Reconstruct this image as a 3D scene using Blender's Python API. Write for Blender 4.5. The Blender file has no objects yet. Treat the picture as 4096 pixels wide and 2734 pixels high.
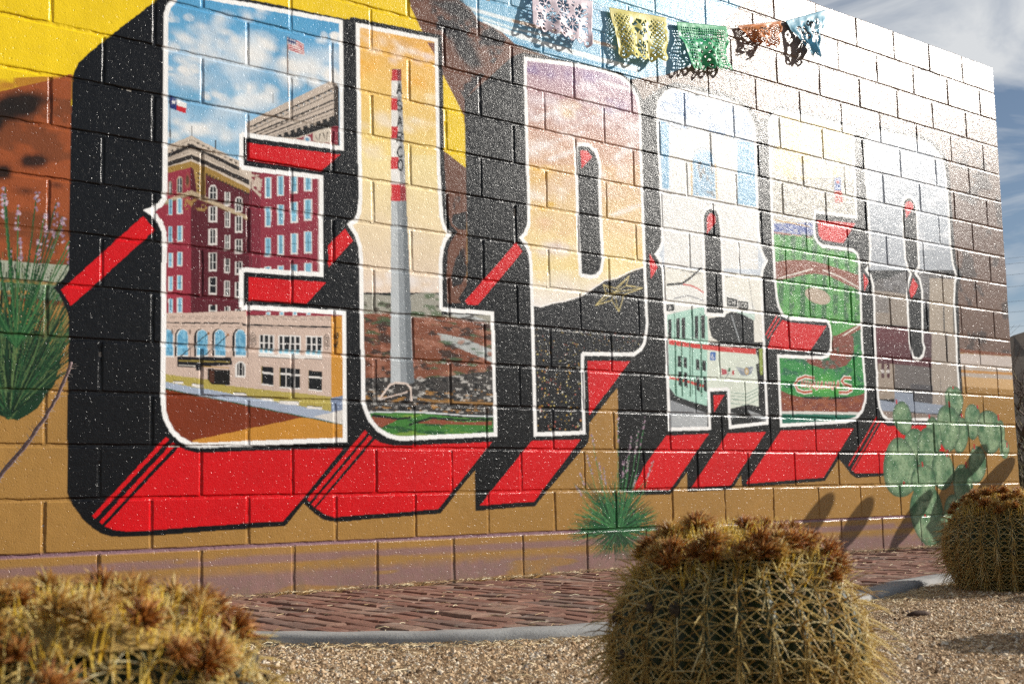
import bpy, bmesh, math, random
import numpy as np
from mathutils import Vector, Matrix
FINE_STEP = .74      # mural mesh step in picture pixels

# ------------------------------------------------------------------ camera, sky, sun, exposure
scene = bpy.context.scene
col = scene.collection
OX, OY, OZ = -1.46765, -4.56277, 0.36925
YAW, PITCH, ROLL = 0.64819, 0.09838, -0.023
def cam_axes():
    cy, sy, cp, sp = math.cos(YAW), math.sin(YAW), math.cos(PITCH), math.sin(PITCH)
    f = Vector((sy*cp, cy*cp, sp)); r = Vector((cy, -sy, 0)); u = r.cross(f)
    cr, sr = math.cos(ROLL), math.sin(ROLL)
    return r*cr+u*sr, -r*sr+u*cr, f
CR, CU, CF = cam_axes()
cam = bpy.data.cameras.new('camera'); camo = bpy.data.objects.new('camera', cam); col.objects.link(camo)
camo.matrix_world = Matrix(((CR.x, CU.x, -CF.x, OX), (CR.y, CU.y, -CF.y, OY), (CR.z, CU.z, -CF.z, OZ), (0, 0, 0, 1)))
cam.sensor_width = 36; cam.lens = 4723.87/4096*36; cam.shift_y = (1529.14-1367)/4096
cam.clip_start = .05; cam.clip_end = 5000
cam.dof.use_dof = True; cam.dof.focus_distance = 5.2; cam.dof.aperture_fstop = 9.0
scene.camera = camo

SUN_EL, SUN_AZ = 24.5, 24.5           # degrees; azimuth measured off the wall plane
SDIR = Vector((math.cos(math.radians(SUN_EL))*math.cos(math.radians(SUN_AZ)), -math.cos(math.radians(SUN_EL))*math.sin(math.radians(SUN_AZ)), math.sin(math.radians(SUN_EL))))
world = bpy.data.worlds.new('World'); scene.world = world; world.use_nodes = True
wn = world.node_tree.nodes; wl = world.node_tree.links; wn.clear()
wo = wn.new('ShaderNodeOutputWorld'); bg = wn.new('ShaderNodeBackground'); sky = wn.new('ShaderNodeTexSky')
sky.sky_type = 'NISHITA'; sky.sun_disc = False
sky.sun_elevation = math.radians(SUN_EL); sky.sun_rotation = math.radians(90+SUN_AZ)
sky.altitude = 1100; sky.air_density = 1.0; sky.dust_density = .6; sky.ozone_density = 1.2
tc = wn.new('ShaderNodeTexCoord'); mp = wn.new('ShaderNodeMapping'); mp.inputs['Scale'].default_value = (1.0, 1.6, 5.0); mp.inputs['Rotation'].default_value = (0, .35, .5); mp.inputs['Location'].default_value = (.35, .1, .2)
nz = wn.new('ShaderNodeTexNoise'); nz.inputs['Scale'].default_value = 2.6; nz.inputs['Detail'].default_value = 9; nz.inputs['Roughness'].default_value = .58; nz.inputs['Distortion'].default_value = .6
rp = wn.new('ShaderNodeValToRGB'); rp.color_ramp.elements[0].position = .44; rp.color_ramp.elements[1].position = .65
rp.color_ramp.elements[0].color = (.04, .04, .04, 1)
mx = wn.new('ShaderNodeMixRGB'); mx.inputs['Color2'].default_value = (9.6, 9.9, 10.2, 1)
wl.new(tc.outputs['Generated'], mp.inputs['Vector']); wl.new(mp.outputs['Vector'], nz.inputs['Vector']); wl.new(nz.outputs['Fac'], rp.inputs['Fac'])
wl.new(rp.outputs['Color'], mx.inputs['Fac']); wl.new(sky.outputs['Color'], mx.inputs['Color1']); wl.new(mx.outputs['Color'], bg.inputs['Color'])
bg.inputs['Strength'].default_value = .054
wl.new(bg.outputs['Background'], wo.inputs['Surface'])

sun = bpy.data.lights.new('sun', 'SUN'); sun.energy = 5.0; sun.angle = math.radians(.53); sun.color = (1, .955, .88)
suno = bpy.data.objects.new('sun', sun); col.objects.link(suno); suno.rotation_euler = SDIR.to_track_quat('Z', 'Y').to_euler(); suno.location = SDIR*60
scene.view_settings.view_transform = 'Standard'; scene.view_settings.look = 'None'; scene.view_settings.gamma = 1
scene.view_settings.use_curve_mapping = False
scene.view_settings.exposure = .44
scene.render.engine = 'CYCLES'
scene.cycles.max_bounces = 5; scene.cycles.diffuse_bounces = 3; scene.cycles.glossy_bounces = 2; scene.cycles.transparent_max_bounces = 6
scene.cycles.use_denoising = False

# ------------------------------------------------------------------ helpers
def tag(o, label=None, cat=None, group=None, kind=None):
    if label: o['label'] = label
    if cat: o['category'] = cat
    if group: o['group'] = group
    if kind: o['kind'] = kind
    return o
def empty(name, loc=(0, 0, 0)):
    o = bpy.data.objects.new(name, None); col.objects.link(o); o.location = loc; o.empty_display_size = .1; return o
def link(name, me, mat=None, parent=None, loc=None):
    if mat is not None and len(me.materials) == 0: me.materials.append(mat)
    o = bpy.data.objects.new(name, me); col.objects.link(o)
    if parent is not None: o.parent = parent
    if loc is not None: o.location = loc
    return o
def npmesh(name, V, F, smooth=False, colors=None):
    """V (n,3), F (m,k) one polygon size; colors (n,3) -> point attribute 'paint'"""
    V = np.asarray(V, np.float32); F = np.asarray(F, np.int32)
    me = bpy.data.meshes.new(name); k = F.shape[1]
    me.vertices.add(len(V)); me.vertices.foreach_set('co', V.ravel())
    me.loops.add(F.size); me.loops.foreach_set('vertex_index', F.ravel())
    me.polygons.add(len(F)); me.polygons.foreach_set('loop_start', np.arange(0, F.size, k, dtype=np.int32))
    me.update(calc_edges=True)
    me.polygons.foreach_set('use_smooth', np.full(len(F), smooth, bool))
    if colors is not None:
        a = me.attributes.new('paint', 'FLOAT_COLOR', 'POINT')
        c4 = np.ones((len(V), 4), np.float32); c4[:, :3] = colors; a.data.foreach_set('color', c4.ravel())
    me.update()
    return me
class MB:
    """collects polygons of mixed size"""
    def __init__(s): s.v = []; s.f = []
    def add(s, vs, fs):
        b = len(s.v); s.v += [tuple(x) for x in vs]; s.f += [tuple(i+b for i in q) for q in fs]
    def tube(s, pts, rad, n=6, cap=True):
        pts = [Vector(p) for p in pts]; rings = []; b = len(s.v); up = Vector((.3, .2, .93))
        for i, p in enumerate(pts):
            d = (pts[min(i+1, len(pts)-1)]-pts[max(i-1, 0)]).normalized()
            a = d.cross(up); a = a.normalized() if a.length > 1e-4 else Vector((1, 0, 0)); c = d.cross(a)
            r = rad[i] if isinstance(rad, (list, tuple)) else rad
            for k in range(n):
                t = 2*math.pi*k/n; s.v.append(tuple(p+a*(r*math.cos(t))+c*(r*math.sin(t))))
        for i in range(len(pts)-1):
            for k in range(n):
                s.f.append((b+i*n+k, b+i*n+(k+1) % n, b+(i+1)*n+(k+1) % n, b+(i+1)*n+k))
        if cap:
            s.f.append(tuple(b+k for k in range(n))[::-1]); e = b+(len(pts)-1)*n; s.f.append(tuple(e+k for k in range(n)))
    def mesh(s, name, smooth=False):
        me = bpy.data.meshes.new(name); me.from_pydata(s.v, [], s.f); me.update()
        if smooth: me.polygons.foreach_set('use_smooth', np.ones(len(me.polygons), bool))
        return me
class NT:
    """tiny node-graph helper for one principled material"""
    def __init__(s, name, rough=.7, spec=.4):
        s.m = bpy.data.materials.new(name); s.m.use_nodes = True; s.t = s.m.node_tree; s.n = s.t.nodes; s.l = s.t.links
        s.b = s.n['Principled BSDF']; s.b.inputs['Roughness'].default_value = rough; s.b.inputs['Specular IOR Level'].default_value = spec
        s.pos = None
    def P(s):
        if s.pos is None: s.pos = s.n.new('ShaderNodeNewGeometry').outputs['Position']
        return s.pos
    def noise(s, scale, detail=3, rough=.55, vec=None, dist=0, out='Fac'):
        n = s.n.new('ShaderNodeTexNoise'); n.inputs['Scale'].default_value = scale; n.inputs['Detail'].default_value = detail; n.inputs['Roughness'].default_value = rough; n.inputs['Distortion'].default_value = dist
        s.l.new(vec if vec is not None else s.P(), n.inputs['Vector']); return n.outputs[out]
    def ramp(s, fac, stops):
        r = s.n.new('ShaderNodeValToRGB'); e = r.color_ramp.elements
        while len(e) < len(stops): e.new(.5)
        for q, (p, c) in zip(e, stops): q.position = p; q.color = (c[0], c[1], c[2], 1) if not isinstance(c, (int, float)) else (c, c, c, 1)
        s.l.new(fac, r.inputs['Fac']); return r.outputs['Color']
    def mix(s, fac, a, b, mode='MIX'):
        m = s.n.new('ShaderNodeMixRGB'); m.blend_type = mode
        for v, i in ((fac, 'Fac'), (a, 'Color1'), (b, 'Color2')):
            if isinstance(v, (int, float)) and i == 'Fac': m.inputs[i].default_value = v
            elif isinstance(v, (tuple, list)): m.inputs[i].default_value = (*v, 1)
            else: s.l.new(v, m.inputs[i])
        return m.outputs['Color']
    def math(s, op, a, b=None):
        m = s.n.new('ShaderNodeMath'); m.operation = op
        for v, k in ((a, 0), (b, 1)):
            if v is None: continue
            if isinstance(v, (int, float)): m.inputs[k].default_value = v
            else: s.l.new(v, m.inputs[k])
        return m.outputs[0]
    def attr(s, name, out='Color'):
        a = s.n.new('ShaderNodeAttribute'); a.attribute_name = name; return a.outputs[out]
    def bump(s, h, dist, strength=1.0, prev=None):
        b = s.n.new('ShaderNodeBump'); b.inputs['Distance'].default_value = dist; b.inputs['Strength'].default_value = strength
        s.l.new(h, b.inputs['Height'])
        if prev is not None: s.l.new(prev, b.inputs['Normal'])
        return b.outputs['Normal']
    def set(s, **k):
        for n, v in k.items():
            i = s.b.inputs[n.replace('_', ' ')]
            if hasattr(v, 'is_output') or hasattr(v, 'links'): s.l.new(v, i)
            else: i.default_value = (*v, 1) if isinstance(v, (tuple, list)) and len(v) == 3 and i.type == 'RGBA' else v
        return s.m
def project(x, y, z):
    d = Vector((x-OX, y-OY, z-OZ)); w = d.dot(CF)
    if w < .05: return None
    return 512+1180.97*d.dot(CR)/w, 382.285-1180.97*d.dot(CU)/w, w     # px of the 1024 x 683 picture

# ------------------------------------------------------------------ mural, traced in wall millimetres (u along the wall, v up)
# ---- painter: rasterises the mural commands onto a wall canvas (numpy only)
PX = 2.5                      # mm per canvas cell
U0, V0, U1, V1 = -1300.0, 0.0, 6520.0, 3470.0
CW, CH = int((U1-U0)/PX), int((V1-V0)/PX)
def lin(h):
    c = np.array([int(h[i:i+2], 16)/255.0 for i in (0, 2, 4)])
    return np.where(c <= .04045, c/12.92, ((c+.055)/1.055)**2.4).astype(np.float32)
CAN = np.zeros((CH, CW, 3), np.float32)
CLIPS = []
def vnoise(x, y, seed):
    xi = np.floor(x).astype(np.int64); yi = np.floor(y).astype(np.int64)
    fx = x-xi; fy = y-yi
    fx = fx*fx*(3-2*fx); fy = fy*fy*(3-2*fy)
    def h(a, b):
        n = (a*374761393 + b*668265263 + seed*974634777) & 0x7fffffff
        n = ((n ^ (n >> 13))*1274126177) & 0x7fffffff
        return ((n ^ (n >> 16)) & 0xffff)/65535.0
    return (h(xi, yi)*(1-fx)+h(xi+1, yi)*fx)*(1-fy) + (h(xi, yi+1)*(1-fx)+h(xi+1, yi+1)*fx)*fy
def fbm(x, y, seed, n=4):
    s = 0; a = .5; t = 0
    for k in range(n):
        s = s+a*vnoise(x*2**k+17*k, y*2**k+31*k, seed+k); t += a; a *= .55
    return s/t
def polymask(polys):
    """even-odd mask of contours given as flat mm lists; returns (x0,y0,mask) in cells"""
    P = [np.array(p, float).reshape(-1, 2) for p in polys]
    Q = [np.stack([(p[:, 0]-U0)/PX, (p[:, 1]-V0)/PX], 1) for p in P]
    al = np.concatenate(Q)
    x0 = max(0, int(math.floor(al[:, 0].min()))-1); x1 = min(CW, int(math.ceil(al[:, 0].max()))+2)
    y0 = max(0, int(math.floor(al[:, 1].min()))-1); y1 = min(CH, int(math.ceil(al[:, 1].max()))+2)
    if x1 <= x0 or y1 <= y0: return None
    w, h = x1-x0, y1-y0
    T = np.zeros((h, w+1), np.int8)
    for q in Q:
        for (ax, ay), (bx, by) in zip(q, np.roll(q, -1, 0)):
            if ay == by: continue
            if ay > by: ax, ay, bx, by = bx, by, ax, ay
            r0 = max(y0, int(math.ceil(ay-.5))); r1 = min(y1-1, int(math.ceil(by-.5))-1)
            if r1 < r0: continue
            r = np.arange(r0, r1+1)
            xx = ax+(r+.5-ay)*(bx-ax)/(by-ay)
            ci = np.clip(np.ceil(xx-.5).astype(int)-x0, 0, w)
            np.add.at(T, (r-y0, ci), 1)
    m = (np.cumsum(T, 1)[:, :w] & 1).astype(np.float32)
    return x0, y0, m
def blend(x0, y0, m, col):
    if CLIPS:
        cx, cy, cm = CLIPS[-1]
        X0, Y0 = max(x0, cx), max(y0, cy); X1, Y1 = min(x0+m.shape[1], cx+cm.shape[1]), min(y0+m.shape[0], cy+cm.shape[0])
        if X1 <= X0 or Y1 <= Y0: return
        sl = (slice(Y0-y0, Y1-y0), slice(X0-x0, X1-x0))
        m = m[sl]*cm[Y0-cy:Y1-cy, X0-cx:X1-cx]
        if isinstance(col, np.ndarray) and col.ndim == 3: col = col[sl]
        x0, y0 = X0, Y0
    r = CAN[y0:y0+m.shape[0], x0:x0+m.shape[1]]
    r += (col-r)*m[..., None]
def poly(col, pts):
    k = polymask([pts])
    if k: blend(*k, lin(col))
def quadstroke(col, w, pts, taper=None):
    p = np.array(pts, float).reshape(-1, 2); c = lin(col)
    for i in range(len(p)-1):
        d = p[i+1]-p[i]; l = math.hypot(*d)
        if l < 1e-6: continue
        n = np.array([-d[1], d[0]])/l; e = d/l*min(w*.28, l*.5)
        wa = w if taper is None else w*(taper[0]+(taper[1]-taper[0])*i/(len(p)-1)); wb = w if taper is None else w*(taper[0]+(taper[1]-taper[0])*(i+1)/(len(p)-1))
        a, b = p[i]-e*(i > 0), p[i+1]+e*(i < len(p)-2)
        q = np.array([a+n*wa/2, b+n*wb/2, b-n*wb/2, a-n*wa/2])
        k = polymask([q.ravel()])
        if k: blend(*k, c)
def window(u0, v0, u1, v1):
    x0 = max(0, int((u0-U0)/PX)); x1 = min(CW, int((u1-U0)/PX)+1); y0 = max(0, int((v0-V0)/PX)); y1 = min(CH, int((v1-V0)/PX)+1)
    if x1 <= x0 or y1 <= y0: return None
    X, Y = np.meshgrid(U0+(np.arange(x0, x1)+.5)*PX, V0+(np.arange(y0, y1)+.5)*PX)
    return x0, y0, X, Y
def bladefan(cx, cy, n, angs, lens, w, cols, rnd, droop=.25, su=1.0):
    for k in range(n):
        a = rnd.uniform(*angs); l = rnd.uniform(*lens)
        b = a+rnd.uniform(-droop, droop)
        p = [cx+rnd.uniform(-8, 8), cy+rnd.uniform(-6, 6), cx+su*l*.5*math.cos(a), cy+l*.5*math.sin(a), cx+su*l*.5*(math.cos(a)+math.cos(b)), cy+l*.5*(math.sin(a)+math.sin(b))]
        quadstroke(rnd.choice(cols), w*rnd.uniform(.6, 1.3), p, (1.2, .35))
def blooms(u, v, du, dv, n, rnd, s=1.0):
    for k in range(n):
        t = rnd.random()
        cu, cv = u+du*t+rnd.uniform(-7, 7)*s, v+dv*t+rnd.uniform(-4, 4)*s
        r = rnd.uniform(3, 6.5)*s
        poly(rnd.choice(['A98C9E', 'C2AEB8', '8E7488', '9C8294']), [cu-r, cv, cu, cv-r, cu+r, cv+r*.3, cu, cv+r*1.2])
def paint(cmds):
    for c in cmds:
        o = c[0]
        if o == 'P': poly(c[1], c[2])
        elif o == 'Q':                      # soft-edged patch
            x0, y0, m = polymask([c[2]]); b = max(2, int(c[3]/PX)); m = np.pad(m, b*2)
            for ax in (0, 1):
                for _ in range(2):
                    q = np.cumsum(np.pad(m, [(b+1, b)] if 0 else [(b+1, b) if a_ == ax else (0, 0) for a_ in (0, 1)]), ax); n_ = m.shape[ax]
                    m = (np.take(q, np.arange(2*b+1, 2*b+1+n_), ax)-np.take(q, np.arange(0, n_), ax))/(2*b+1)
            X0, Y0 = x0-b*2, y0-b*2; cx, cy = max(0, -X0), max(0, -Y0); m = m[cy:, cx:]; X0 += cx; Y0 += cy
            m = m[:CH-Y0, :CW-X0]
            X, Y = np.meshgrid((X0+np.arange(m.shape[1]))*PX, (Y0+np.arange(m.shape[0]))*PX)
            blend(X0, Y0, (np.clip(m*1.1+(fbm(X/35., Y/28., 77)-.5)*.5*np.minimum(1, m*4), 0, 1)*c[4]).astype(np.float32), lin(c[1]))
        elif o == 'S': quadstroke(c[1], c[2], c[3])
        elif o == 'C':
            CLIPS.append(polymask(c[1]))
        elif o == 'X': CLIPS.pop()
        elif o == 'G':
            k = polymask([c[3]])
            v = np.array(c[3][1::2], float); a, b = lin(c[1]), lin(c[2])
            Y = V0+(k[1]+np.arange(k[2].shape[0])+.5)*PX
            t = np.clip((v.max()-Y)/(v.max()-v.min()), 0, 1)[:, None, None]
            blend(*k, np.broadcast_to(a*(1-t)+b*t, k[2].shape+(3,)))
        elif o == 'B':
            _, col, u, v, ru, rv, al = c
            ru = max(ru, 4); rv = max(rv, 4)
            k = window(u-ru*1.2, v-rv*1.2, u+ru*1.2, v+rv*1.2)
            if not k: continue
            x0, y0, X, Y = k
            d = np.hypot((X-u)/ru, (Y-v)/rv)
            if max(ru, rv) > 26: d = d+(fbm(X/60., Y/45., int(u)+7)-.5)*.9
            soft = 1.0 if max(ru, rv) > 26 else .35
            blend(x0, y0, (np.clip((1.05-d)/soft, 0, 1)*al).astype(np.float32), lin(col))
        elif o == 'N':
            _, col, pts, su, sv, thr, al, seed = c
            k = polymask([pts])
            if not k: continue
            x0, y0, m = k
            X, Y = np.meshgrid(U0+(x0+np.arange(m.shape[1]))*PX, V0+(y0+np.arange(m.shape[0]))*PX)
            n = fbm(X/su, Y/sv, seed)
            blend(x0, y0, (m*np.clip((n-thr)/.07, 0, 1)*al).astype(np.float32), lin(col))
        elif o == 'D':
            rnd = random.Random(c[4]); k = polymask([c[1]]); x0, y0, m = k; cols = c[3].split(',')
            vs = c[1][1::2]
            done = 0
            while done < c[2]:
                u = rnd.uniform(min(c[1][0::2]), max(c[1][0::2])); v = rnd.uniform(min(vs), max(vs))
                xi, yi = int((u-U0)/PX)-x0, int((v-V0)/PX)-y0
                done += 1
                if not (0 <= xi < m.shape[1] and 0 <= yi < m.shape[0]) or m[yi, xi] < .5: continue
                f = (v-min(vs))/(max(vs)-min(vs)); r = rnd.uniform(1.6, 3.6)*(1.35-.75*f)
                poly(rnd.choice(cols), [u-r, v-r*.8, u+r, v-r, u+r*.8, v+r, u-r, v+r*.9])
        elif o == 'Y':                      # red yucca in the middle
            rnd = random.Random(4); cu, cv = c[1]
            k = window(cu-300, cv-260, cu+300, cv+260)
            bladefan(cu, cv, 150, (math.radians(-160), math.radians(-20)), (110, 175), 5, ['1C4A2C', '163A24', '2E6A3C', '10301E'], rnd, .25, 1.5)
            bladefan(cu, cv, 340, (math.radians(-15), math.radians(195)), (120, 215), 5.5, ['1C4A2C', '163A24', '2F6E40', '10301E', '4C8A50'], rnd, .25, 1.55)
            bladefan(cu, cv+30, 120, (math.radians(50), math.radians(130)), (150, 280), 5, ['1C4A2C', '2F6E40', '163A24'], rnd, .25, 1.6)
            for du, h in ((-150, 250), (-118, 330), (-95, 420), (-70, 300), (-48, 270), (20, 500), (40, 300), (75, 410), (95, 240), (110, 450), (140, 500), (170, 300), (60, 330), (-170, 200)):
                du *= 1.6; h *= 1.15
                quadstroke('3E7A48', 4, [cu+du*.15, cv, cu+du*.7, cv+h*.55, cu+du, cv+h])
                blooms(cu+du*.82, cv+h*.75, du*.18, h*.27, 16, rnd, .9)
        elif o == 'Z':                      # big green brush at the left edge
            rnd = random.Random(9); cu, cv = c[1]
            poly('173520', [cu-260, cv+170, cu-120, cv+20, cu+10, cv-20, cu+80, cv+30, cu+140, cv+120, cu+165, cv+230, cu+60, cv+330, cu-120, cv+330, cu-240, cv+260])
            bladefan(cu-20, cv-10, 820, (math.radians(54), math.radians(136)), (240, 640), 4.2, ['1A3A24', '152E1B', '2A5632', '0D2214', '4E6A40', '34492C', '6A7244'], rnd, .18)
            bladefan(cu-20, cv+0, 300, (math.radians(40), math.radians(145)), (200, 430), 4.2, ['1A3A24', '152E1B', '2A5632', '0D2214', '566E42'], rnd, .2)
            for k in range(34):
                a = math.radians(rnd.uniform(62, 118)); h = rnd.uniform(600, 860)
                u, v = cu-10+h*math.cos(a), cv+h*math.sin(a)
                quadstroke(rnd.choice(['24522E', '1C4426', '3A6A3C']), 5, [cu, cv+250, (cu+u)/2, (cv+250+v)/2-5, u, v])
                blooms(u-12*math.cos(a), v-90*math.sin(a), 14*math.cos(a), 95*math.sin(a), 12, rnd, 1.1)
        elif o == 'E':                      # prickly pear pad
            _, ax, ay, bx, by, w = c
            cx, cy = (ax+bx)/2, (ay+by)/2; l = math.hypot(bx-ax, by-ay)/2; dx, dy = (bx-ax)/l/2, (by-ay)/l/2; r = max(l, w)*1.1
            x0, y0, X, Y = window(cx-r, cy-r, cx+r, cy+r)
            s = ((X-cx)*dx+(Y-cy)*dy)/l; t = (-(X-cx)*dy+(Y-cy)*dx)/(w/2)
            t = t*(1+.16*s)
            d = np.hypot(s, t)
            n = fbm(X/60., Y/60., int(ax) & 255)
            n = np.clip((n-.5)*2.2+.45, 0, 1)
            base = lin('4A7452')*(1-n[..., None])+lin('97B08A')*n[..., None]
            rim = np.clip((d-.78)/.2, 0, 1)[..., None]
            base = base*(1-rim*.8)+lin('2C4A36')*rim*.8
            g = (np.abs(((s*l)/34.) % 1-.5) < .09) & (np.abs(((t*w/2+10*np.floor(s*l/34.))/30.) % 1-.5) < .12)
            base = np.where(g[..., None], lin('3E4E3A'), base)
            blend(x0, y0, np.clip((1-d)/.025, 0, 1).astype(np.float32), base.astype(np.float32))
    return CAN
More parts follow.
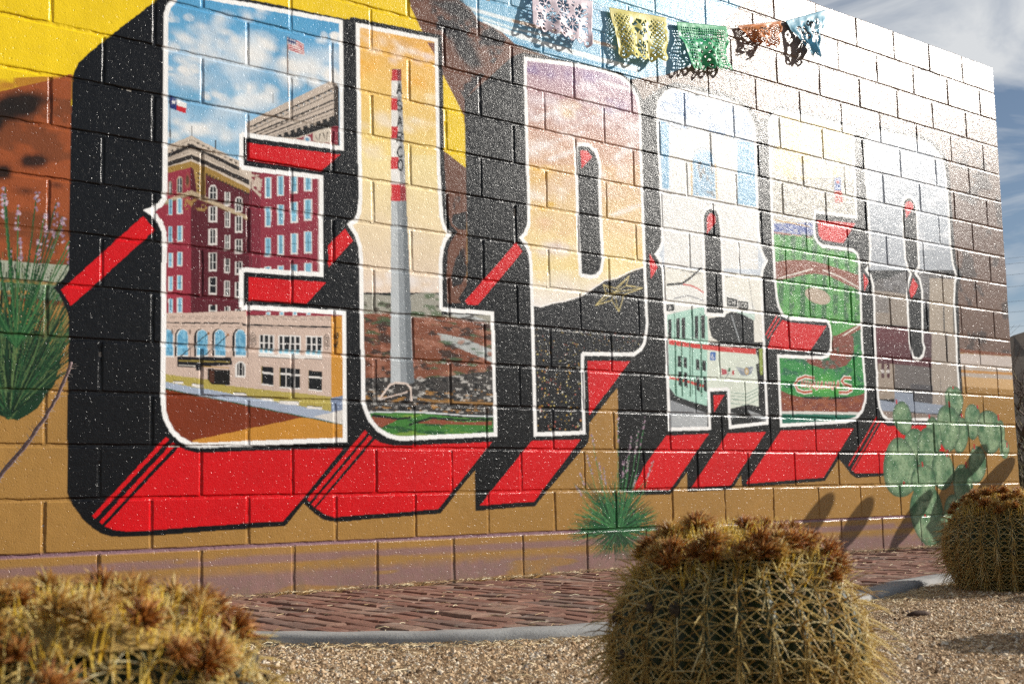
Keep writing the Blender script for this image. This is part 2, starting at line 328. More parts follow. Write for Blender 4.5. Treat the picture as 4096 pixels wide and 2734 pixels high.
MURAL = [
('P','A27A40',[-3000,0,6600,0,6600,3500,-3000,3500]),
('P','7A4224',[-1099,1797,-386,1931,-209,2010,-122,2059,-111,1300,-1080,1217]),
('P','7A4224',[-3000,1140,60,1140,60,2400,-3000,2400]),
('P','7A5440',[2275,2432,6842,3313,6614,1418,2232,1147]),
('P','7A4224',[3093,1623,6834,2004,6749,1314,5838,1299,3074,1253]),
('P','7A6254',[1384,3089,7657,6166,7140,2156,1367,1992]),
('P','EDCB18',[-1154,3455,1467,4653,1429,2731,1435,2700,1516,2579,1507,2136,-123,1849,-125,2053,-209,2010,-386,1931,-1098,1746]),
('P','7FB4D2',[1689,3955,3942,4790,3993,3452,3667,3186,3399,2914,3318,2805,3107,2699,3068,2633,2855,2612,2450,2624,2037,2654,1979,2695,1905,2711,1832,2723,1807,2750,1775,2777,1717,2801]),
('P','8FC4DC',[1785,2894,3338,3287,3207,3077,2293,2942]),
('S','D9E4E8',21.4,[1761,2773,2041,2771,2364,2782,2745,2783]),
('S','C9DEE6',13.2,[1800,2743,2039,2731,2289,2742]),
('S','DDE6E8',26.9,[1858,2715,2039,2703,2361,2693,2902,2693]),
('S','4C9CC4',10.9,[2005,2661,2360,2663,2820,2664]),
('S','B9A38E',16.3,[2041,2771,2398,2784,2704,2786]),
('N','5C86B0',[2646,3168,3870,3642,3667,3186,3318,2805,2812,2786],160,60,0.55,0.5,3),
('P','6B4534',[1429,2731,1717,2801,1775,2777,1807,2750,1832,2723,1905,2711,1979,2695,2038,2662,2103,2626,2066,2455,1748,2204,1727,1300,1575,1287,1598,2411,1498,2597,1435,2700]),
('N','191A1F',[1448,2735,1738,2806,2025,2654,1741,2302,1628,2454],150,110,0.53,0.95,5),
('Q','17181C',[1526,2754,1710,2799,1781,2766,1825,2721,1740,2696,1650,2713,1575,2734],16,0.95),
('Q','17181C',[1648,2620,1713,2645,1802,2583,1853,2499,1786,2463,1704,2523],16,0.95),
('N','22191A',[1634,1933,1739,1949,1730,1304,1620,1295],60,110,0.6,0.9,6),
('P','171618',[1654,1724,1692,1734,1734,1750,1735,1659,1684,1658,1653,1681]),
('P','1B1718',[1669,1514,1701,1554,1710,1518,1734,1478,1730,1446,1697,1390,1647,1375,1642,1427]),
('P','7E6A5E',[2804,2616,3110,2706,3318,2805,3399,2914,3981,3260,7430,4403,7268,3153,2796,2433]),
('N','4A3A34',[3189,2722,4816,3390,6949,3488,6829,2501,3803,2572],260,120,0.6,0.6,9),
('P','6E564A',[5689,2627,7253,3032,7033,1328,5446,1326]),
('N','7E6A5E',[5595,2858,7289,3317,7191,2550,5543,2325],200,120,0.42,0.9,10),
('N','3B3230',[5757,2708,7057,2921,6858,1337,5617,1319],150,110,0.58,0.8,11),
('P','C3B6AE',[5831,1295,6601,1310,6592,1238,5823,1223]),
('P','B5A79B',[5823,1223,6592,1238,6581,1142,5814,1136]),
('P','BE8A4A',[5819,1181,6587,1194,6584,1174,5817,1162]),
('P','C9A372',[5814,1136,6581,1142,6571,1067,5807,1068]),
('N','A0522A',[-801,1874,-121,2049,-112,1319,-784,1248],200,160,0.45,0.75,13),
('Q','17140F',[-498,1859,-385,1903,-327,1933,-268,1949,-216,1943,-175,1944,-200,1930,-234,1913,-255,1875,-306,1842,-360,1820,-390,1775,-495,1724],14,0.95),
('B','17140F',-357,1874,108,48,0.7),
('Q','231812',[-311,1670,-292,1703,-264,1703,-247,1717,-224,1705,-204,1700,-212,1673,-263,1657,-303,1655],10,0.95),
('Q','17140F',[-493,1626,-357,1655,-340,1649,-343,1603,-492,1581],12,0.95),
('B','1D1510',-289,1567,54,23,0.8),
('B','1D1510',-176,1603,37,19,0.7),
('P','A4AB98',[-700,1264,-374,1292,-210,1294,-121,1298,-120,1198,-372,1212,-699,1193]),
('P','B98A3C',[-699,1191,-372,1223,-121,1227,-120,1219,-372,1212,-698,1184]),
('P','7A8F74',[-698,1184,-372,1212,-120,1219,-120,1156,-371,1159,-697,1135]),
('P','B98F55',[-698,1151,-268,1185,-267,1170,-697,1137]),
('Q','8C6C6C',[-1700,-60,6900,-60,6900,90,-1700,90],14,0.9),
('Q','8C6C6C',[-1700,130,6900,130,6900,163,-1700,163],7,0.85),
('P','8A6A72',[-3000,196,6600,196,6600,211,-3000,211]),
('N','A27A40',[-3000,0,6600,0,6600,168,-3000,168],420,60,0.56,0.8,17),
('Z',[-311,718],[-656,1516,-130,1650]),
('P','07080C',[208,2435,194,2415,7,2223,-66,2143,-99,2101,-115,2066,-123,2034,-125,1666,-124,1495,-124,1282,-137,1253,-165,1224,-182,1205,-160,1182,-144,1154,-128,1113,-122,1080,-121,1001,-124,876,-119,431,-113,411,-97,382,-77,354,-60,331,-28,301,6,277,48,263,102,259,201,259,644,275,772,280,787,289,862,373,910,331,947,306,989,292,1052,289,1300,302,1557,312,1753,505,1759,505,1754,319,1971,328,2115,334,2136,357,2466,648,2475,675,2478,747,2673,934,2679,922,2666,406,2756,376,2905,374,3032,375,3059,393,3166,494,3164,387,3510,395,3530,407,3595,474,3600,409,3820,414,4333,435,4476,567,4527,528,4586,474,4638,452,4921,462,5362,471,5814,799,5835,920,5854,1040,5853,1372,5877,1771,5939,1842,5871,1919,5860,2191,5857,2510,5845,2634,5787,2713,5659,2770,5472,2784,5073,2762,4971,2731,4859,2653,4834,2724,4112,2721,4011,2687,3949,2614,3892,2588,3777,2682,3648,2695,3501,2699,3187,2681,3095,2639,2933,2528,2904,2573,2843,2627,2776,2652,2437,2645,2105,2618,2035,2582,1737,2303,1739,1949,1737,1627,1736,1458,1729,1388,1680,1321,1698,1301,1618,1294,1618,1456,1626,1552,1645,1596,1684,1643,1647,1670,1629,1721,1619,1851,1613,2028,1615,2449,1613,2598,1110,2573,1090,2556,648,2537,506,2527,287,2527,224,2468]),
('P','EDCB18',[1616,2401,1732,2226,1736,2218,1738,1964,1614,2028]),
('P','EDCB18',[1088,2569,1115,2576,1102,2556]),
('P','CE0A14',[160,1525,210,1476,-115,1140,-152,1199]),
('P','CE0A14',[610,1901,1052,1919,956,1830,610,1828]),
('P','CE0A14',[613,1323,976,1333,883,1233,613,1226]),
('P','CE0A14',[259,646,272,637,-15,331,-25,344]),
('P','CE0A14',[288,625,300,615,13,310,1,319]),
('P','CE0A14',[314,607,341,596,386,586,432,585,645,594,1055,606,864,398,767,300,644,299,200,281,102,281,60,287,22,302]),
('P','CE0A14',[1074,1585,1113,1535,990,1402,988,1498]),
('P','CE0A14',[1165,689,1179,677,892,377,880,389]),
('P','CE0A14',[1188,666,1202,655,912,355,900,369]),
('P','CE0A14',[1216,649,1249,632,1305,623,1392,623,1861,644,1546,332,1244,320,1009,310,967,321,921,351]),
('P','CE0A14',[2034,1632,2072,1592,2005,1519,1791,1299,1732,1297,1718,1314]),
('P','CE0A14',[2477,1067,2775,1080,2480,789]),
('P','CE0A14',[2101,651,2416,663,2107,355,1971,351,1781,344]),
('P','CE0A14',[2942,1676,3001,1606,2945,1535]),
('P','CE0A14',[3396,921,3487,927,3398,827]),
('P','CE0A14',[3019,690,3349,706,3035,401,2757,402,2865,542]),
('P','CE0A14',[3499,710,3821,723,3508,419,3196,411]),
('P','CE0A14',[4385,2041,4762,2067,4629,1924,4425,1922,4390,1946]),
('P','CE0A14',[4011,1391,4087,1380,4424,1384,4253,1219,3873,1213,3906,1285]),
('S','CE0A14',10.4,[3965,1413,3856,1289]),
('S','CE0A14',10.5,[3987,1399,3872,1272]),
('P','CE0A14',[3955,733,4636,758,4322,456,3821,435,3634,427]),
('P','CE0A14',[4820,1751,4873,1705,4820,1635]),
('S','CE0A14',10.9,[4881,834,4570,526]),
('S','CE0A14',10.9,[4902,809,4598,498]),
('P','CE0A14',[4925,800,4991,780,5408,792,5680,797,5534,495,4930,480,4631,481,4612,495]),
('C',[[239,2254,239,2379,251,2419,267,2442,287,2475,330,2499,648,2521,1072,2548,1072,1940,647,1925,591,1923,591,1799,647,1800,967,1813,965,1356,646,1343,591,1341,591,1201,646,1205,1075,1216,1074,634,645,617,409,605,358,609,313,631,278,663,251,710,239,754,237,892,238,1024,238,1318,241,1430,237,1470,223,1504,200,1528,161,1550,200,1570,225,1591,238,1613,240,1676,239,1721]]),
('G','0E8FC6','9CC3DC',[140,2542,1138,2803,1126,1700,148,1569]),
('B','F1EEE8',339,2297,53,25,0.5981740348367763),
('B','F1EEE8',416,2327,55,22,0.4113389906088026),
('B','F1EEE8',512,2363,55,20,0.5781548776219205),
('B','F1EEE8',483,2370,61,38,0.41223599321342147),
('B','F1EEE8',313,2311,58,27,0.4866397588522453),
('B','F1EEE8',409,2366,36,29,0.5983248965527402),
('B','F1EEE8',363,2343,35,29,0.5159126458361943),
('B','F1EEE8',312,2292,46,32,0.4743625063578871),
('B','F1EEE8',552,2344,33,27,0.6885937630333073),
('B','F1EEE8',665,2294,34,24,0.6424246073453073),
('B','F1EEE8',604,2301,43,35,0.5623806067742931),
('B','F1EEE8',562,2328,47,30,0.603054228433113),
('B','F1EEE8',676,2297,53,32,0.44388425957726485),
('B','F1EEE8',416,2305,47,28,0.48300522266524903),
('B','F1EEE8',647,2321,53,27,0.3583503276992737),
('B','F1EEE8',493,2314,49,43,0.5860678940710545),
('B','F1EEE8',454,2253,59,37,0.6673077774641464),
('B','F1EEE8',612,2294,45,43,0.686665328264379),
('B','F1EEE8',289,2249,26,21,0.4877160912324162),
('B','F1EEE8',261,2266,36,16,0.3702992883140089),
('B','F1EEE8',411,2279,37,19,0.4917204421632486),
('B','F1EEE8',275,2242,36,20,0.522375556860447),
('B','F1EEE8',358,2285,35,21,0.39038029785471373),
('B','F1EEE8',256,2229,28,22,0.5636438400766445),
('B','F1EEE8',365,2250,27,24,0.43338631681522816),
('B','F1EEE8',401,2259,21,15,0.3650960823699412),
('B','F1EEE8',406,2280,32,17,0.45217289514871783),
('B','F1EEE8',602,2345,55,30,0.5065946704478052),
('B','F1EEE8',656,2288,74,46,0.5804158834529008),
('B','F1EEE8',701,2352,47,29,0.5768402054749854),
('B','F1EEE8',834,2334,78,48,0.5668819185591389),
('B','F1EEE8',626,2306,71,48,0.8930241068965696),
('B','F1EEE8',553,2292,67,39,0.5594503327643725),
('B','F1EEE8',680,2364,81,49,0.7351284630538506),
('B','F1EEE8',623,2282,63,49,0.8778209419062264),
('B','F1EEE8',692,2339,66,38,0.5516272879077639),
('B','F1EEE8',804,2220,81,54,0.826451823001467),
('B','F1EEE8',913,2308,66,55,0.783262912740039),
('B','F1EEE8',905,2298,66,35,0.7332864081370669),
('B','F1EEE8',786,2283,52,36,0.9102640516090621),
('B','F1EEE8',856,2284,82,32,0.7682899472214053),
('B','F1EEE8',629,2251,81,33,0.5773535553817478),
('B','F1EEE8',935,2235,58,56,0.731131147713635),
('B','F1EEE8',824,2273,88,47,0.9341180483506678),
('B','F1EEE8',903,2281,61,33,0.5442084070318243),
('B','F1EEE8',1044,2261,48,25,0.450203271698282),
('B','F1EEE8',1010,2276,58,27,0.7965629261720957),
('B','F1EEE8',907,2234,55,28,0.6922373487998746),
('B','F1EEE8',1015,2295,50,36,0.569484474497326),
('B','F1EEE8',1047,2270,61,27,0.49191056648614456),
('B','F1EEE8',1046,2262,47,22,0.5387229201595205),
('B','F1EEE8',1002,2286,64,32,0.540393443946219),
('B','F1EEE8',1008,2283,64,38,0.6815930225636606),
('B','F1EEE8',1005,2261,59,39,0.46278989117641234),
('B','F1EEE8',361,2215,39,17,0.3839705010766723),
('B','F1EEE8',369,2221,36,16,0.35841142091559647),
('B','F1EEE8',312,2207,33,29,0.28095049028741137),
('B','F1EEE8',342,2186,47,25,0.34917011866269504),
('B','F1EEE8',490,2248,46,21,0.2860637708393594),
('B','F1EEE8',322,2198,43,18,0.39540004091561654),
('B','F1EEE8',423,2216,37,17,0.26490029249155816),
('B','F1EEE8',339,2183,33,21,0.3963904658769097),
('B','F1EEE8',387,2212,43,27,0.3110241276805382),
('B','F1EEE8',293,1880,29,31,0.43407410722030115),
('B','F1EEE8',297,1879,32,30,0.5836535051089587),
('B','F1EEE8',343,1917,32,33,0.43582624937623593),
('B','F1EEE8',294,1936,33,25,0.7608257201646513),
('B','F1EEE8',326,1936,33,36,0.4252354722808875),
('B','F1EEE8',381,1930,46,24,0.676520228642389),
('B','F1EEE8',353,1909,53,29,0.4568551916084186),
('B','F1EEE8',257,1875,40,21,0.7784177299151198),
('B','F1EEE8',371,1908,53,23,0.5426786954851138),
('B','F1EEE8',496,1940,36,40,0.4025740216324494),
('B','F1EEE8',507,1906,34,33,0.6466600170734473),
('B','F1EEE8',386,1921,54,30,0.6900261474328837),
('B','F1EEE8',416,1936,34,32,0.7695319145649182),
('B','F1EEE8',531,1919,45,37,0.4406677750317914),
('B','F1EEE8',451,1912,56,30,0.43508495322638824),
('B','F1EEE8',445,1943,40,38,0.47979328843593816),
('B','F1EEE8',611,1925,34,30,0.5966846947048391),
('B','F1EEE8',381,1917,61,23,0.6387382567044336),
('B','F1EEE8',320,2160,27,14,0.6346624379750619),
('B','F1EEE8',357,2159,20,18,0.46472048406773253),
('B','F1EEE8',274,2130,35,12,0.6510563630502019),
('B','F1EEE8',325,2163,22,20,0.509890902870407),
('B','F1EEE8',337,2154,19,21,0.6938446371539168),
('B','F1EEE8',378,2165,17,12,0.3968903844671968),
('B','F1EEE8',374,2176,24,22,0.4600273317347577),
('B','F1EEE8',317,2159,18,18,0.6454237641816657),
('B','F1EEE8',261,2155,24,12,0.5238112245157919),
('B','F1EEE8',675,2113,67,32,0.6031365092249085),
('B','F1EEE8',713,2147,52,36,0.7171907490079811),
('B','F1EEE8',577,2112,35,39,0.6773753930164956),
('B','F1EEE8',562,2062,67,36,0.6462250818314283),
('B','F1EEE8',594,2136,51,23,0.4760833051191717),
('B','F1EEE8',617,2139,49,31,0.7369708514074129),
('B','F1EEE8',694,2111,51,36,0.5829319526398231),
('B','F1EEE8',627,2073,69,40,0.6831238485991799),
('B','F1EEE8',637,2129,43,23,0.7065151545641628),
('B','F1EEE8',480,2075,34,15,0.30325813292702036),
('B','F1EEE8',463,2088,37,22,0.4804371116183199),
('B','F1EEE8',494,2077,22,19,0.34868019671666656),
('B','F1EEE8',552,2114,38,14,0.5060836512280625),
('B','F1EEE8',457,2081,38,13,0.31823540885669066),
('B','F1EEE8',554,2095,21,27,0.5840139056229812),
('B','F1EEE8',420,2073,22,17,0.48643558448142965),
('B','F1EEE8',428,2063,20,15,0.5447092944762173),
('B','F1EEE8',467,2082,32,19,0.41537441732246233),
('B','F1EEE8',982,2437,31,21,0.4742896695494942),
('B','F1EEE8',978,2456,22,20,0.45208520910390276),
('B','F1EEE8',1023,2464,23,16,0.7350626042013193),
('B','F1EEE8',1035,2474,23,13,0.748513891679376),
('B','F1EEE8',1066,2451,35,20,0.779729366718254),
('B','F1EEE8',1063,2471,35,17,0.7020015405109605),
('B','F1EEE8',1028,2457,25,16,0.5255045463301303),
('B','F1EEE8',961,2427,33,22,0.676369060422115),
('B','F1EEE8',1027,2445,20,19,0.5773599819421051),
('B','F1EEE8',238,2356,25,20,0.25422304531206463),
('B','F1EEE8',257,2359,25,13,0.33684662561539114),
('B','F1EEE8',274,2362,16,13,0.3802926172549398),
('B','F1EEE8',269,2378,28,17,0.22994071120180265),
('B','F1EEE8',294,2370,17,17,0.2246052691263325),
('B','F1EEE8',267,2383,18,21,0.2807351597894509),
('B','F1EEE8',350,2391,25,20,0.3373767001720591),
('B','F1EEE8',238,2360,25,12,0.21893449984044394),
('B','F1EEE8',336,2385,18,15,0.24363758040180628),
('B','F1EEE8',671,2500,45,19,0.4965848629157058),
('B','F1EEE8',476,2408,41,30,0.49995405854152986),
('B','F1EEE8',521,2447,43,21,0.3158285642868652),
('B','F1EEE8',518,2419,47,29,0.3058478018373968),
('B','F1EEE8',662,2471,31,24,0.3549688318550985),
('B','F1EEE8',488,2428,33,25,0.48255434202780156),
('B','F1EEE8',604,2463,48,33,0.3725641313180532),
('B','F1EEE8',666,2499,28,19,0.48451619741502033),
('B','F1EEE8',613,2449,32,24,0.4717661828837528),
('B','E6EAEC',503,2302,114,54,0.2972176827929533),
('B','E6EAEC',604,2333,85,58,0.2992048982097209),
('B','E6EAEC',342,2257,115,67,0.36782542924742484),
('B','E6EAEC',425,2300,67,70,0.2917058205513959),
('B','E6EAEC',403,2225,80,79,0.3640404957069628),
('B','E6EAEC',640,2322,73,71,0.28322305712395024),
('B','E6EAEC',460,2348,62,55,0.22816967793833234),
('B','E6EAEC',449,2251,125,57,0.24927690424100954),
('B','E6EAEC',429,2349,72,65,0.36378861776570554),
('B','E6EAEC',1008,2373,142,53,0.3295692130530059),
('B','E6EAEC',991,2344,105,50,0.4412594071301746),
('B','E6EAEC',1041,2380,76,64,0.34171353414100025),
('B','E6EAEC',922,2331,110,49,0.27283845794720063),
('B','E6EAEC',552,2226,98,66,0.43551604774864505),
('B','E6EAEC',669,2277,94,81,0.29416399463612886),
('B','E6EAEC',661,2264,110,53,0.2639104517900157),
('B','E6EAEC',898,2294,108,43,0.28108114343998314),
('B','E6EAEC',563,2252,123,81,0.4154785755686943),
('B','E6EAEC',391,2139,117,59,0.2445853416771392),
('B','E6EAEC',543,2198,73,44,0.36634672093438353),
('B','E6EAEC',590,2137,75,75,0.4210907591789483),
('B','E6EAEC',334,2130,100,78,0.43038407827815794),
('B','E6EAEC',607,2127,76,66,0.3212793769096259),
('B','E6EAEC',487,2133,72,77,0.23307037464909147),
('B','E6EAEC',341,2124,120,44,0.35502149672773975),
('B','E6EAEC',642,2147,126,57,0.3234860229228873),
('B','E6EAEC',355,2122,79,42,0.44667447983591124),
('B','E6EAEC',440,1925,79,71,0.22879161459051076),
('B','E6EAEC',682,1957,110,69,0.27030760092435724),
('B','E6EAEC',601,1950,65,70,0.32400816879874833),
('B','E6EAEC',554,2011,99,38,0.23936138219592568),
('B','E6EAEC',273,1964,86,44,0.2692659288271135),
('B','E6EAEC',599,1935,81,46,0.39203827478654213),
('B','E6EAEC',474,1963,73,51,0.334511446705565),
('B','E6EAEC',306,1975,80,44,0.23759568143128018),
('B','E6EAEC',351,1904,103,38,0.40643309679830014),
('B','E6EAEC',641,2087,96,47,0.34396347570938596),
('B','E6EAEC',698,2092,85,63,0.24119780640466684),
('B','E6EAEC',702,2101,86,54,0.235291348083243),
('B','E6EAEC',518,2039,94,58,0.4103752419580454),
('B','E6EAEC',528,2059,78,44,0.27689913675923955),
('B','E6EAEC',857,2090,74,50,0.3824080983877412),
('B','E6EAEC',787,2062,69,66,0.39668388888261236),
('B','E6EAEC',582,2088,71,41,0.4224576655637351),
('B','E6EAEC',477,2001,55,58,0.3223664343117037),
('B','E6EAEC',770,2241,59,44,0.28261975884548024),
('B','E6EAEC',1092,2294,92,61,0.3363565226379923),
('B','E6EAEC',929,2305,91,33,0.30676189261552955),
('B','E6EAEC',808,2220,71,46,0.34387874249568123),
('B','E6EAEC',1084,2250,70,60,0.38474535697242707),
('B','E6EAEC',1023,2238,60,41,0.33366792119084376),
('B','E6EAEC',863,2275,58,60,0.4433275653051588),
('B','E6EAEC',1099,2272,73,42,0.31579686262822804),
('B','E6EAEC',749,2268,71,43,0.3720717252386598),
('B','5FA9D2',271,2290,19,17,0.3433134547359655),
('B','5FA9D2',303,2329,26,25,0.25213338858114936),
('B','5FA9D2',203,2274,20,21,0.2834264749567662),
('B','5FA9D2',271,2286,22,21,0.1948806602048197),
('B','5FA9D2',352,2339,30,24,0.32956870008833955),
('B','5FA9D2',214,2277,35,17,0.3073836602925366),
('B','5FA9D2',234,2312,21,17,0.31959338561440553),
('B','5FA9D2',271,2285,37,16,0.2508480825674355),
('B','5FA9D2',209,2288,30,20,0.19050554600905986),
('B','5FA9D2',587,2136,23,26,0.2761393294250381),
('B','5FA9D2',641,2132,29,23,0.2758748928206595),
('B','5FA9D2',656,2130,39,19,0.20213364863892203),
('B','5FA9D2',548,2107,23,22,0.283635351822993),
('B','5FA9D2',533,2101,20,25,0.3221830271452313),
('B','5FA9D2',559,2109,36,15,0.29224165307912314),
('B','5FA9D2',544,2097,35,26,0.18436766823119166),
('B','5FA9D2',577,2117,33,16,0.33036155636911735),
('B','5FA9D2',668,2148,23,23,0.24625844865115581),
('B','5FA9D2',343,2086,24,16,0.30388246247870215),
('B','5FA9D2',349,2050,20,18,0.18021451340166228),
('B','5FA9D2',276,2052,19,15,0.2887297766114165),
('B','5FA9D2',328,2075,31,23,0.17613728294366066),
('B','5FA9D2',370,2062,26,15,0.3425122876361867),
('B','5FA9D2',295,2074,20,24,0.2806520554892059),
('B','5FA9D2',370,2061,30,26,0.24124351601146185),
('B','5FA9D2',329,2049,31,24,0.27603662541993335),
('B','5FA9D2',354,2087,23,17,0.1889635959616348),
('B','5FA9D2',749,2439,24,20,0.2925381837206092),
('B','5FA9D2',886,2482,33,14,0.25066804681650207),
('B','5FA9D2',809,2446,34,24,0.25096192429914094),
('B','5FA9D2',774,2438,40,19,0.19175504485598002),
('B','5FA9D2',835,2468,40,22,0.2636683022423744),
('B','5FA9D2',846,2476,22,15,0.3398331324439239),
('B','5FA9D2',895,2491,43,21,0.19303212425068392),
('B','5FA9D2',898,2478,44,24,0.1914672739642797),
('B','5FA9D2',855,2459,43,19,0.2675559983865863),
('P','C4B6A8',[602,1985,666,2030,1011,2254,1046,2242,1043,1957,647,1941,608,1934]),
('P','3A3028',[1017,2246,1050,2235,1050,1958,1025,1959,1024,2224]),
('S','26211F',5.6,[620,1971,1023,2221]),
('S','55504A',3.4,[620,1953,1023,2198]),
('S','2A2522',6.7,[620,1936,1029,2169]),
('S','7A7068',4.5,[631,1929,1029,2153]),
('S','312B28',5.6,[654,1929,1035,2131]),
('S','857A70',3.4,[689,1935,1035,2111]),
('S','2B2724',7.7,[637,1978,645,1983]),
('S','5C7E96',4.4,[647,1978,652,1981]),
('S','4A423B',5.5,[637,1930,648,1938]),
('S','2B2724',7.7,[661,1994,669,1998]),
('S','5C7E96',4.4,[672,1993,676,1996]),
('S','4A423B',5.5,[661,1945,673,1953]),
('S','2B2724',7.7,[686,2009,694,2014]),
('S','5C7E96',4.4,[697,2009,701,2012]),
('S','4A423B',5.5,[686,1961,698,1968]),
('S','2B2724',7.8,[711,2025,719,2029]),
('S','5C7E96',4.4,[722,2024,726,2027]),
('S','4A423B',5.5,[711,1976,723,1984]),
('S','2B2724',7.8,[736,2040,744,2045]),
('S','5C7E96',4.5,[747,2040,751,2043]),
('S','4A423B',5.6,[736,1991,748,1999]),
('S','2B2724',7.8,[761,2056,770,2061]),
('S','5C7E96',4.5,[772,2056,777,2059]),
('S','4A423B',5.6,[761,2007,773,2015]),
('S','2B2724',7.8,[787,2072,795,2077]),
('S','5C7E96',4.5,[797,2072,802,2075]),
('S','4A423B',5.6,[787,2023,798,2030]),
('S','2B2724',7.9,[812,2088,821,2093]),
('S','5C7E96',4.5,[823,2088,828,2091]),
('S','4A423B',5.6,[812,2038,824,2046]),
('S','2B2724',7.9,[838,2104,847,2109]),
('S','5C7E96',4.5,[849,2104,854,2107]),
('S','4A423B',5.6,[838,2054,850,2062]),
('S','2B2724',7.9,[864,2120,873,2125]),
('S','5C7E96',4.5,[875,2120,880,2123]),
('S','4A423B',5.7,[864,2070,876,2078]),
('S','2B2724',8.0,[890,2136,899,2141]),
('S','5C7E96',4.6,[901,2136,906,2139]),
('S','4A423B',5.7,[890,2086,902,2094]),
('S','2B2724',8.0,[916,2153,925,2158]),
('S','5C7E96',4.6,[927,2152,932,2156]),
('S','4A423B',5.7,[916,2102,928,2110]),
('S','2B2724',8.0,[943,2169,951,2174]),
('S','5C7E96',4.6,[954,2169,959,2172]),
('S','4A423B',5.7,[942,2119,955,2127]),
('S','2B2724',8.0,[969,2186,978,2191]),
('S','5C7E96',4.6,[981,2186,986,2189]),
('S','4A423B',5.7,[969,2135,982,2143]),
('S','2B2724',8.1,[996,2202,1005,2208]),
('S','5C7E96',4.6,[1007,2202,1013,2206]),
('S','4A423B',5.8,[996,2152,1008,2160]),
('P','1B1918',[721,1945,1028,2096,1043,2054,830,1959]),
('B','BDB0A2',741,1947,7,9,0.9),
('B','BDB0A2',772,1963,7,10,0.9),
('B','BDB0A2',803,1978,7,10,0.9),
('B','BDB0A2',834,1994,7,10,0.9),
('B','BDB0A2',865,2009,7,10,0.9),
('B','BDB0A2',897,2025,7,10,0.9),
('B','BDB0A2',929,2041,7,10,0.9),
('B','BDB0A2',961,2057,7,10,0.9),
('B','BDB0A2',994,2073,7,10,0.9),
('P','8C2F3E',[836,1955,1022,2045,1044,2049,1043,1963]),
('P','CFC4B4',[918,2001,1009,2039,1008,1966,918,1959]),
('S','4A4038',4.5,[930,1989,940,1968]),
('S','4A4038',4.6,[953,1999,947,1967]),
('S','4A4038',4.6,[968,2007,977,1979]),
('S','4A4038',4.6,[990,2013,985,1976]),
('B','E6E8E8',890,1964,19,15,1),
('B','5E8FB0',890,1962,12,10,1),
('S','6A5040',4.5,[796,2410,800,2137]),
('P','EDE6E2',[797,2407,839,2404,877,2393,880,2341,844,2343,800,2349]),
('S','B02A3C',4.8,[797,2400,841,2398,877,2387]),
('S','B02A3C',4.8,[798,2391,841,2388,877,2379]),
('S','B02A3C',4.8,[798,2382,842,2379,878,2371]),
('S','B02A3C',4.8,[799,2373,842,2369,878,2362]),
('S','B02A3C',4.8,[799,2364,843,2359,879,2354]),
('S','B02A3C',4.8,[799,2355,843,2350,879,2346]),
('P','1E3468',[797,2407,839,2404,837,2379,799,2377]),
('B','E8E8EE',800,2400,3,2,0.9),
('B','E8E8EE',811,2399,3,2,0.9),
('B','E8E8EE',821,2398,3,2,0.9),
('B','E8E8EE',832,2397,3,2,0.9),
('B','E8E8EE',800,2385,3,2,0.9),
('B','E8E8EE',810,2384,3,2,0.9),
('B','E8E8EE',821,2383,3,2,0.9),
('B','E8E8EE',832,2382,3,2,0.9),
('S','3A3330',3.1,[267,2053,271,1827]),
('P','1B2E6E',[269,2045,298,2035,297,1985,270,1989]),
('P','EFEDEA',[297,2035,341,2022,340,2001,297,2007]),
('P','C5202C',[297,2007,340,2002,336,1979,297,1985]),
('P','F2F0EE',[284,2027,287,2021,295,2022,289,2016,291,2009,284,2012,278,2006,280,2014,274,2018,281,2020]),
('S','4A4440',2.8,[725,2137,727,2094]),
('S','4A4440',2.9,[893,2239,894,2185]),
('S','4A4440',2.9,[1020,2305,1021,2245]),
('P','93303F',[154,1730,358,1786,361,1134,159,1119]),
('P','561A24',[358,1786,621,1703,620,1154,361,1134]),
('P','8E2E3E',[616,1779,1021,1838,1016,1326,615,1309]),
('P','7A2635',[616,1779,668,1785,667,1314,615,1309]),
('P','B69A98',[941,1826,955,1827,951,1320,937,1319]),
('S','3A1820',2.2,[624,1763,624,1349]),
('P','C9BBAB',[172,1780,257,1830,361,1889,569,1816,626,1797,626,1763,621,1698,523,1730,361,1779,257,1725,173,1676]),
('P','241E1B',[257,1795,361,1855,569,1789,569,1772,361,1837,257,1778]),
('P','AFA294',[257,1778,361,1837,595,1758,595,1749,361,1820,257,1763]),
('P','2B2420',[257,1761,361,1810,616,1740,616,1718,361,1791,257,1742]),
('P','9B7B3C',[361,1779,428,1766,618,1702,618,1681,423,1733,362,1752]),
('P','9B7B3C',[257,1740,361,1781,362,1756,257,1715]),
('B','241C12',427,1736,5,6,0.9),
('B','241C12',441,1731,5,6,0.9),
('B','241C12',455,1727,5,6,0.9),
('B','241C12',469,1723,5,6,0.9),
('B','241C12',483,1718,5,6,0.9),
('B','241C12',497,1714,5,6,0.9),
('B','241C12',512,1710,5,6,0.9),
('B','241C12',526,1705,5,6,0.9),
('B','241C12',540,1701,5,6,0.9),
('B','241C12',554,1696,5,6,0.9),
('B','241C12',569,1692,5,6,0.9),
('B','241C12',583,1688,5,6,0.9),
('B','241C12',598,1683,5,6,0.9),
('B','241C12',612,1679,5,6,0.9),
('S','3A322C',8.5,[383,1864,393,1861]),
('S','54483E',6.3,[383,1785,392,1782]),
('S','3A322C',8.5,[407,1856,416,1853]),
('S','54483E',6.4,[407,1779,416,1776]),
('S','3A322C',8.5,[430,1848,440,1845]),
('S','54483E',6.4,[431,1773,440,1770]),
('S','3A322C',8.5,[454,1840,464,1837]),
('S','54483E',6.4,[455,1767,464,1764]),
('S','3A322C',8.6,[479,1832,489,1828]),
('S','54483E',6.4,[479,1761,488,1758]),
